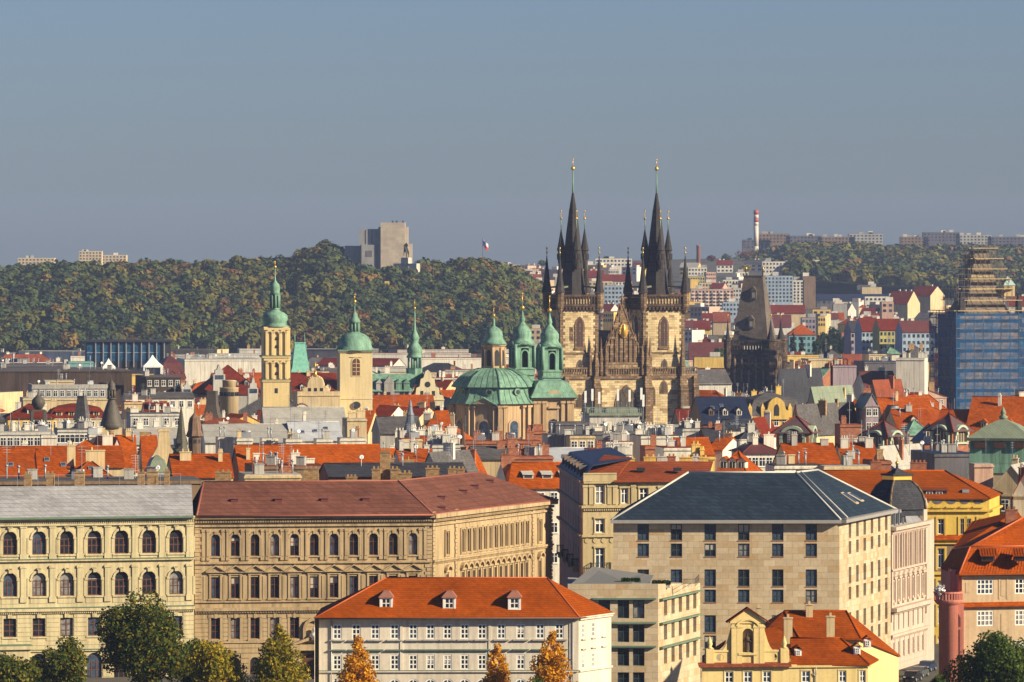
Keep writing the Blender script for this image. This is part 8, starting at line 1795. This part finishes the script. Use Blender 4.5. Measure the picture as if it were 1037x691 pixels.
def equestrian():
    Y = 3660; S = Y/F; q = lambda y: Z(y, Y); t = thing('rider_statue', 'dark bronze horse and rider statue on a pale stone pedestal', 'statue', (X(411.5, Y), Y, 0), rad(-25))
    b = MB(); w = 4.2*S; b.box(-w*.95, w*.95, -w, w, 0, q(261)); b.box(-w*1.15, w*1.15, -w*1.2, w*1.2, 0, q(270)); b.box(-w*3, w*3.2, -w, w, 0, q(267)) ; b.box(-w*2.2, w*2.6, -w*1.6, w*1.6, 0, q(274)); b.build('pedestal', plaster('pale granite', (.52, .48, .40)), t)
    z = q(261); B = paint('dark bronze', (.05, .055, .05), .5, .4)
    me = bpy.data.meshes.new('rider')                                # one skinned body: horse seen head on to the left, rider upright
    J = [((0, 1.2, 5.2), 1.25), ((0, -1.4, 5.3), 1.3), ((0, -2.4, 6.6), .75), ((0, -3.0, 7.8), .6), ((0, -3.9, 7.5), .42), ((.75, -1.5, 3.6), .5), ((.75, -1.6, 1.7), .32), ((.75, -1.6, 0), .3), ((-.75, -1.5, 3.8), .5), ((-.75, -2.3, 2.6), .32), ((-.75, -2.0, 1.2), .26), ((.8, 1.5, 3.6), .6), ((.8, 1.9, 1.9), .34), ((.8, 1.6, 0), .3), ((-.8, 1.5, 3.6), .6), ((-.8, 2.0, 1.9), .34), ((-.8, 1.7, 0), .3), ((0, 2.4, 5.0), .35), ((0, 2.9, 2.8), .2), ((0, -.1, 6.6), .8), ((0, -.1, 8.4), .95), ((0, -.15, 9.5), .35), ((0, -.2, 10.2), .5), ((1.1, -.3, 8.6), .4), ((1.5, -1.0, 7.4), .3), ((-1.1, -.3, 8.6), .4), ((-1.8, -.6, 7.6), .3), ((-1.3, -.5, 5.6), .45), ((-1.4, -.9, 4.0), .3), ((1.3, -.5, 5.6), .45), ((1.4, -.9, 4.0), .3)]
    E = [(0, 1), (1, 2), (2, 3), (3, 4), (1, 5), (5, 6), (6, 7), (1, 8), (8, 9), (9, 10), (0, 11), (11, 12), (12, 13), (0, 14), (14, 15), (15, 16), (0, 17), (17, 18), (1, 19), (19, 20), (20, 21), (21, 22), (20, 23), (23, 24), (20, 25), (25, 26), (19, 27), (27, 28), (19, 29), (29, 30)]
    me.from_pydata([(p[0]*.95, p[1]*.95, z + p[2]*.95) for p, r in J], E, []); o = put(me, 'horse_and_rider', t); me.materials.append(B)
    sk = o.modifiers.new('skin', 'SKIN')
    for v, (p, r) in zip(me.skin_vertices[0].data, J): v.radius = (r*.9, r*.9)
    me.skin_vertices[0].data[0].use_root = True
    sd = o.modifiers.new('smooth', 'SUBSURF'); sd.levels = sd.render_levels = 1
equestrian()
def flag():
    Y = 3690; t = thing('flagpole', 'tall flagpole with a white, blue and red flag on the wooded hill', 'flagpole', (X(489, Y), Y, 0)); q = lambda y: Z(y, Y)
    b = MB(); b.bar((0, 0, 0), (0, 0, q(241)), .22, 6); b.build('pole', WALL['dark'], t)
    b = MB(); n = 6; z1, z0 = q(242.5), q(249.5); P_ = lambda i, k: (.2 + i*.55, .25*math.sin(i*1.3), z0 + (z1-z0)*k - i*.55)
    for i in range(n):
        for k0, k1, m in ((.5, 1, 0), (0, .5, 1)): b.face([P_(i, k0), P_(i+1, k0), P_(i+1, k1), P_(i, k1)], m)
    b.slab([(.2, z0), (2.0, (z0+z1)/2-.9), (.2, z1)], -.3, -.26, 2); b.build('flag', [WHITE, paint('flag red', (.5, .02, .03)), paint('flag blue', (.02, .04, .22))], t)
flag()
def far_chimneys():
    Y = 5300; S = Y/F; q = lambda y: Z(y, Y); t = thing('factory_chimney', 'tall slim chimney with red and white bands on the skyline', 'chimney', (X(765.7, Y), Y, 0)); pw, pr = paint('weathered white', (.62, .52, .42)), paint('signal red', (.42, .07, .04))
    ys = [213, 217.5, 221.5, 225, 228.5, 250]
    for i, (a, b_) in enumerate(zip(ys, ys[1:])):
        b = MB(); b.lathe([(2.5*S, q(b_)), (2.4*S, q(a))], 14); b.build('band', pr if i % 2 == 0 and i < 4 else pw, t)
    b = MB(); b.lathe([(2.6*S, 0), (2.5*S, q(249.5))], 14); b.build('shaft', pw, t)
    Y = 4900; S = Y/F; q = lambda y: Z(y, Y); t = thing('brick_chimney', 'short dark brick chimney right of the twin spires', 'chimney', (X(707.3, Y), Y, 0)); b = MB(); b.lathe([(2.4*S, 0), (2.0*S, q(250)), (2.4*S, q(249.6)), (2.4*S, q(248.6))], 12); b.build('shaft', WALL['brick'], t)
far_chimneys()

# ================================================================ far districts
FW = {}
def farwin(wd, hg, mat):
    k = (round(wd, 1), round(hg, 1), mat.name)
    if k not in FW: m = MB(); m.box(-wd/2, wd/2, -.12, .1, -hg/2, hg/2); FW[k] = m.mesh('window', mat)
    return FW[k]
RB = random.Random(21)
LOFT = [GLASS[0], GLASS[1], WALL['dark']]
def block(x0, x1, yt, yb, wall='white', roof='flat', label=None, win=None, Y=None, d=18, rot=0, balc=0, group='far city blocks', name='apartment_block', cat='building', roofc='slate', rise=4.0, boxes=1):
    yb_ = min(max(yb, 262), 352)
    if Y is None: Y = float(np.interp(yb_, [262, 300, 352], [5000, 4250, 3420]))
    gx = X((x0+x1)/2, Y); gz = min(ground_h(gx, Y), Z(yb, Y)) - 1; S = Y/F; w = (x1-x0)*S/max(.4, math.cos(rad(rot))); h = Z(yt, Y) - gz; hw = w/2; t = thing(name, label or '', cat, (gx, Y + d/2, gz), rad(rot), group)
    if label is None: AUTO.append((t, wall, roofc if roof != 'flat' else 'flat', roof, w))
    hb_ = h if roof == 'flat' else h - rise
    b = MB(); b.box(-hw, hw, -d/2, d/2, 0, hb_); 
    if roof == 'side':
        for s in (-1, 1): b.face([(s*hw, -d/2, hb_), (s*hw, d/2, hb_), (s*hw, 0, h)])
    b.build('wall', WALL[wall], t)
    r = MB()
    if roof == 'flat':
        r.box(-hw+.3, hw-.3, -d/2+.3, d/2-.3, hb_, hb_+.15)
        for i in range(boxes): k = RB.uniform(-.7, .7)*hw; z_ = RB.uniform(1.5, 3); v = MB(); v.box(k-2.2, k+2.2, -2, 3, hb_+.15, hb_+z_); v.build('roof_box', WALL[RB.choice(['white', 'grey', 'pale grey'])], t)
    elif roof == 'side': slope(r, [(-hw, -d/2-.5, hb_-.2), (hw, -d/2-.5, hb_-.2), (hw, 0, h), (-hw, 0, h)], .2); slope(r, [(hw, d/2+.5, hb_-.2), (-hw, d/2+.5, hb_-.2), (-hw, 0, h), (hw, 0, h)], .2)
    elif roof == 'hip':
        k = min(hw*.9, d/2); A, B, E, G, C, D = (-hw-.4, -d/2-.4, hb_), (hw+.4, -d/2-.4, hb_), (hw+.4, d/2+.4, hb_), (-hw-.4, d/2+.4, hb_), (hw-k, 0, h), (-hw+k, 0, h)
        for f in ((A, B, C, D), (B, E, C), (E, G, D, C), (G, A, D)): slope(r, f, .2)
    r.build('roof', ROOF[roofc], t)
    if roof != 'flat':
        for i in range(RB.randint(1, 3)): put(chim_me(1.4, .8, 3.4, WALL['white'], 0), 'chimney', t, (RB.uniform(-.8, .8)*hw, RB.uniform(0, .3)*d, h+.9))
    if win:
        n, m = win; fh = min(3.1, (yb-yt)*S/m*.92) if m else 3
        zt = hb_ - .6
        for j in range(m):
            for i in range(n): put(farwin(w/n*.5, 1.5, LOFT[0] if RB.random() < .6 else LOFT[1]), 'window', t, ((i+.5)/n*w-hw, -d/2, zt - 1.3 - j*fh))
        if balc:
            for j in range(m):
                for i in range(0, n, 2):
                    put(shared(('balc', round(w/n, 1)), lambda: (lambda q: (q.box(-w/n*.45, w/n*.45, -1.2, 0, 0, 1.0), q)[1])(MB()), 'balcony', WALL['white']), 'balcony', t, ((i+.5)/n*w-hw, -d/2, zt - 2.9 - j*fh))
    return t
B = block
B(18, 55, 261.5, 277, 'cream', win=(10, 3), Y=6000, label='leftmost pale tower block on the far hill crest', group='tower blocks on the far crest', roofc='grey', boxes=2)
B(80, 103, 254.5, 276, 'cream', win=(7, 4), Y=6050, label='middle pale tower block with stepped top on the far hill crest', group='tower blocks on the far crest', roofc='grey', boxes=2)
B(103, 128, 258.5, 276, 'cream', win=(7, 3), Y=6100, label='rightmost of the three pale tower blocks on the left hill crest', group='tower blocks on the far crest', roofc='grey', boxes=1)
B(462, 471, 276, 287, 'white', Y=3640, d=8, label='small white flat hut among the trees below the flagpole', name='hut', boxes=0)
B(389.5, 394, 285, 292, 'yellow', Y=3560, d=6, label='tiny yellow hut among the trees below the monument', name='hut', boxes=0)
for i, (a, b_, t_, c, n) in enumerate(((752, 780, 243, 'dark', 7), (765, 800, 237, 'brown', 10), (796, 832, 239, 'dark', 10), (828, 866, 240, 'brown', 11), (860, 894, 237, 'grey', 9), (912, 940, 240, 'brown', 8), (935, 972, 235.5, 'dark', 10), (968, 1004, 238, 'grey', 10), (1000, 1045, 240, 'dark', 12))):
    B(a, b_, t_, 252, c, win=(n, 3), Y=5850, balc=0, roofc='slate', boxes=3, d=16, group='terraced flats on the right ridge', label=('lowest dark stepped flats at the left end of the right ridge', 'brownish flats just right of the banded factory chimney', 'dark flats second right of the banded factory chimney', 'brownish long flats in the middle of the ridge top row', 'grey flats at the right end of the middle ridge row', 'brownish flats starting the right hand ridge row', 'highest stepped flats above the scaffold tower top', 'lighter grey flats right of the scaffold tower top', 'dark flats running off the right picture edge')[i])
# named blocks in the far district
B(697, 716, 271, 281, 'white', win=(6, 2), label='white terrace block right of the right spire base'); B(694, 714, 280, 288, 'olive', win=(8, 2), label='olive yellow block right of the right spire'); B(708, 736, 286.5, 296, 'cream', win=(9, 2), label='cream stepped block above the balcony block'); B(700, 743, 293, 316, 'pink', win=(12, 6), balc=1, label='pinkish block covered with rows of white balconies'); B(732, 757, 283.5, 296, 'white', win=(8, 3), label='white block left of the wedge roof tower'); B(742, 757, 292, 310, 'pale grey', win=(5, 3), label='pale grey narrow block left of the wedge roof tower'); B(745, 758, 275.5, 284, 'white', win=(4, 1), label='small white house above the wedge roof tower'); B(774, 803, 279.5, 308, 'blue', win=(8, 7), label='blue grey slab block right of the wedge roof tower'); B(803, 814, 284, 308, 'white', win=(3, 7), label='narrow white slab end with stacked balconies', d=12); B(813, 826, 280, 308, 'brown', label='blank brown end wall of a slab block', d=12); B(772, 796, 265, 279, 'white', win=(7, 3), label='white terraced flats below the ridge wood'); B(795, 812, 264, 279, 'grey', win=(5, 2), label='grey flats between two white terraces'); B(811, 830, 263.5, 276, 'white', win=(5, 3), label='white terraces with a yellow base at the wood edge'); B(810, 835, 272, 280, 'yellow', win=(4, 1), label='strong yellow house at the wood edge', d=10); B(732, 756, 306, 322, 'blue', win=(7, 3), label='dark blue grey house left of the wedge roof tower', roofc='slate')
B(827, 930, 298, 308, 'dark', 'side', win=(20, 1), label='long dark blue grey building below the right ridge wood', roofc='blue', Y=4150, d=20, rise=4); B(868, 886, 289, 299, 'dark', label='dark boxy roof hall with a white top edge', Y=4300); B(873, 893, 291, 300, 'cream', label='low cream hall below the right ridge wood', Y=4280); B(876, 914, 300.5, 308, 'white', win=(9, 1), label='white wall row below the long dark building', Y=4080)
B(698, 737, 347, 370, 'cream', 'side', win=(6, 2), label='cream house with wine red roof right of the church tower', roofc='maroon', Y=2600, rise=8, d=20); B(703, 742, 362, 384, 'yellow', label='yellow plain firewall left of the black gate tower', Y=2400); B(703, 720, 325, 345, 'yellow', 'side', label='yellow gable house left of the black gate tower', roofc='red', Y=3300, rise=5); B(722, 740, 316, 340, 'tan', 'side', label='house with a tan roof left of the black gate tower', roofc='brown', Y=3500, rise=6); B(776, 816, 309, 322, 'cream', 'side', label='long low house with red roof right of the wedge roof', roofc='red', Y=3600, rise=5); B(780, 802, 319, 336, 'white', 'side', label='house with steep dark red roof right of the wedge roof', roofc='maroon', Y=3400, rise=7); B(799, 826, 329, 358, 'teal', 'hip', win=(6, 3), label='teal house with bright orange hip roof', roofc='vermilion', Y=2900, rise=5); B(812, 826, 322, 350, 'mauve', win=(4, 4), label='mauve shaded house front by the tree filled street', Y=3150, d=14)
B(859, 875, 325, 358, 'mauve', 'side', win=(4, 4), label='mauve row house with dark roof at the street corner', roofc='dark', Y=2680, rise=5, rot=10, d=14, group='coloured row houses'); B(870, 890, 322, 358, 'blue', 'side', win=(5, 4), label='blue row house with red roof', roofc='red', Y=2660, rise=6, rot=10, d=14, group='coloured row houses'); B(888, 912, 323, 358, 'olive', 'side', win=(6, 4), label='olive row house with red roof', roofc='red', Y=2640, rise=5, rot=10, d=14, group='coloured row houses'); B(911, 944, 325, 358, 'blue', 'side', win=(7, 4), label='pale blue row house beside the scaffold tower', roofc='maroon', Y=2620, rise=5, rot=10, d=14, group='coloured row houses')
B(612, 634, 289.5, 318, 'blue', win=(6, 6), label='blue grey slab block between the twin towers', Y=4000); B(610, 640, 278, 291, 'white', 'side', win=(9, 2), label='white block with long red roof between the twin spires', roofc='red', Y=4300, rise=5); B(596, 612, 274, 286, 'brick', 'side', label='brick house with red roof right of the left spire', roofc='red', Y=4400, rise=5); B(603, 640, 262, 278, 'white', win=(10, 2), label='pale flat block high between the twin spires', Y=4750); B(596, 620, 285, 296, 'cream', win=(6, 2), label='cream block low between the twin spires', Y=4150); B(531, 548, 333, 352, 'tan', win=(3, 3), label='tan house with dark windows between the green belfries', Y=3150, d=10, roofc='brown'); B(536, 552, 285, 296, 'pink', label='pinkish block at the edge of the wood left of the spires', win=(4, 2), Y=4150)
B(930, 950, 290, 304, 'cream', 'side', label='gabled house with red slope left of the scaffold top', roofc='red', Y=3700, rise=6, rot=-35); B(905, 926, 295, 312, 'cream', 'side', label='house with broad red roof below the long dark building', roofc='red', Y=3650, rise=8, rot=-30); B(893, 905, 306, 320, 'pink', 'flat', win=(2, 2), label='small pinkish house cube with two windows above the row houses', Y=3300); B(1020, 1045, 300, 318, 'white', 'side', label='white house with red roof right of the scaffold top', roofc='red', Y=3600, rise=6)
# small random houses that fill the far district
RNAMES = ['white', 'cream', 'white', 'pale grey', 'pink', 'yellow', 'tan', 'grey']
for i in range(165):
    if i < 42: px, yb = RB.uniform(508, 566), None; yt = RB.uniform(268, 306) if px > 545 else 268 + (px-508)*RB.uniform(.0, .75)
    elif i < 74: px = RB.uniform(594, 650); yt = RB.uniform(264, 318)
    elif i < 112: px = RB.uniform(692, 775); yt = RB.uniform(262, 350)
    else: px = RB.uniform(828, 1045); yt = RB.uniform(299, 338)
    if px > 825 and yt > 322 and px < 945: yt -= 16
    wd = RB.uniform(7, 19); Y = float(np.interp(yt, [262, 300, 345], [4850, 4000, 2900])); hp = 16*F/Y
    B(px-wd/2, px+wd/2, yt, yt+hp, RB.choice(RNAMES), RB.choice(['flat', 'flat', 'side', 'side', 'hip']), None, win=(RB.randint(3, 6), 2) if RB.random() < .45 else None, Y=Y+RB.uniform(-30, 30), d=RB.uniform(10, 16), rot=RB.choice([0, 8, -20, -30]), roofc=RB.choice(['red', 'red', 'maroon', 'slate', 'brown', 'orange', 'grey']), rise=RB.uniform(3, 5.5), name='far_house', cat='house', group='small far houses', boxes=RB.choice([0, 1]))
# ================================================================ trees
def ptree(label, px, yt, wpx, Y, mat, seed, leaves, ls, shape='round', name='tree', low=None, group=None):
    z1 = Z(yt, Y); r = wpx/2*Y/F; tree(name, label, X(px, Y), Y, 0, z1, r, mat, seed, leaves, ls, group, shape=shape)
G1 = 'trees in front of the river buildings'
ptree('biggest dark green round tree in front of the pale yellow building', 146, 604, 112, 706, LM, 1, 26000, .5, group=G1)
ptree('loose green tree with thin top left of the biggest tree', 60, 638, 62, 700, LM, 2, 9500, .46, group=G1)
ptree('low brownish green tree in the bottom left corner', 10, 653, 64, 695, LM, 3, 9000, .46, group=G1)
ptree('small yellowish tree right beside the biggest green tree', 218, 645, 64, 696, LY, 4, 10000, .45, group=G1)
ptree('dark green bush tree between the biggest tree and the yellowish one', 194, 646, 44, 710, LG, 14, 6500, .45, group=G1)
ptree('narrow yellow green tree in front of the portal with the bust', 283, 632, 66, 684, LY, 5, 14000, .42, 'cone', group=G1)
ptree('leftmost bright orange conical tree before the white house', 361.5, 642, 56, 655, LO, 6, 14000, .38, 'cone', group=G1)
ptree('middle orange conical tree, the smallest of the three', 502.5, 650, 48, 650, LO, 7, 12000, .38, 'cone', group=G1)
ptree('rightmost orange conical tree with greener foot before the white house', 560, 637, 62, 645, LO, 8, 16000, .38, 'cone', group=G1)
ptree('low green tree at the foot of the rightmost orange tree', 546, 672, 34, 640, LG, 18, 3200, .45, group=G1)
ptree('large dark green tree in the bottom right corner before the tan villa', 1009, 625, 104, 640, LG, 9, 28000, .42, group=G1)
ptree('small green tree in the street beside the pink turret', 951, 668, 22, 690, LG, 19, 2200, .4, group=G1)
# street trees far off
GS = 'trees in the shaded far street'
for i, (px, yt, w, Y) in enumerate(((833, 331, 16, 2950), (845, 327, 18, 2900), (853, 333, 16, 2820), (828, 340, 14, 2780), (841, 340, 20, 2720), (803, 336, 9, 2750), (812, 341, 8, 2730))):
    ptree(['dark tree at the far end of the shaded street', 'tallest dark tree in the shaded street', 'dark tree beside the mauve row house', 'low dark tree left in the shaded street', 'broad dark tree at the near end of the shaded street', 'pointed conifer in front of the teal house', 'small conifer right of the taller one at the teal house'][i], px, yt, w, Y, LD, 30+i, 1500, 1.3, 'cone' if i > 4 else 'round', group=GS, name='conifer' if i > 4 else 'tree')
for i, (px, yt, yb, w, Y, m, lb) in enumerate(((755, 255, 264, 22, 5200, LR, 'rusty red tree group at the left end of the right ridge wood'), (735, 258, 266, 12, 5150, LG, 'single green tree left of the rusty tree on the right ridge'), (720, 259, 266, 10, 5100, LR, 'reddish tree right of the brick chimney'), (549, 263, 272, 8, 4900, LG, 'lone dark tree on the skyline left of the twin spires'), (614, 259, 269, 8, 4900, LD, 'dark conifer on the skyline between the twin spires'), (629, 262, 270, 6, 4900, LG, 'small tree on the skyline left of the right spire'), (755, 268, 278, 14, 4700, LY, 'olive tree between the far white terraces'), (729, 352, 366, 12, 2550, LG, 'round green tree beside the wine red roof'))):
    z0 = Z(yb, Y); tree('far_tree', lb, X(px, Y), Y, z0, Z(yt, Y)-z0, w/2*Y/F, m, 60+i, 700, 1.6, 'single far trees')

# ================================================================ air
def haze():
    mb = MB(); mb.box(-1500, 1500, -350, 7150, -12, 122); m = bpy.data.materials.new('haze'); m.use_nodes = True; t = m.node_tree; t.nodes.clear()
    o = t.nodes.new('ShaderNodeOutputMaterial'); v = t.nodes.new('ShaderNodeVolumePrincipled'); v.inputs['Color'].default_value = (.50, .63, 1.0, 1); v.inputs['Density'].default_value = HAZE; v.inputs['Anisotropy'].default_value = 0.0
    t.links.new(v.outputs[0], o.inputs['Volume']); setting(mb.build('haze', m), 'stuff')
HAZE = 0.000041
haze()
SC.cycles.volume_step_rate = 4.0
# ================================================================ labels of the houses that were not described one by one
LM_ = [('slim yellow tower', 278), ('stout cream tower', 359), ('domed church', 500), ('twin towered church', 630), ('black gate tower', 767), ('scaffolded tower', 985), ('bell roof steeple', 113), ('green copper hall', 410), ('left picture edge', 0), ('yellow palace', 780), ('mauve gable', 878), ('tan round tower', 230)]
def auto_labels():
    seen = {}
    for t, wall, roof, kind, w in AUTO:
        px = unX(t.location.x, t.location.y); nm, p = min(LM_, key=lambda q: abs(q[1]-px)); dx = px - p
        side = 'right of' if dx > 14 else 'left of' if dx < -14 else 'below'
        far = t.location.y; dist = 'near' if far < 1250 else 'middle' if far < 2200 else 'far' if far < 3600 else 'farthest'
        k = {'flat': 'flat', 'side': 'pitched', 'hip': 'hipped', 'gable': 'gabled', 'mansard': 'mansard', 'shed': 'sloping'}[kind]
        roofw = {'vermilion': 'bright orange', 'graygreen': 'grey green', 'blue': 'blue black', 'flat': 'grey', 'slate': 'grey slate', 'dark': 'dark slate', 'grey': 'pale grey'}.get(roof, roof)
        wl = {'brick': 'brick', 'tanbrick': 'tan brick'}.get(wall, wall)
        seen.setdefault((dist, wl, k, roofw, side, nm), []).append((t, px))
    sizes = {}
    for (dist, wl, k, roofw, side, nm), ts in seen.items():
        ts.sort(key=lambda q: q[1]); n = len(ts); head = f'{dist} {wl} house, {k} {roofw} roof, {side} the {nm}'
        for i, (t, px) in enumerate(ts):
            o = '' if n == 1 else ('leftmost ' if i == 0 else 'rightmost ' if i == n-1 else ['second ', 'third ', 'fourth ', 'fifth ', 'sixth ', 'seventh '][min(i-1, 5)] + '')
            t['label'] = o + head
auto_labels()
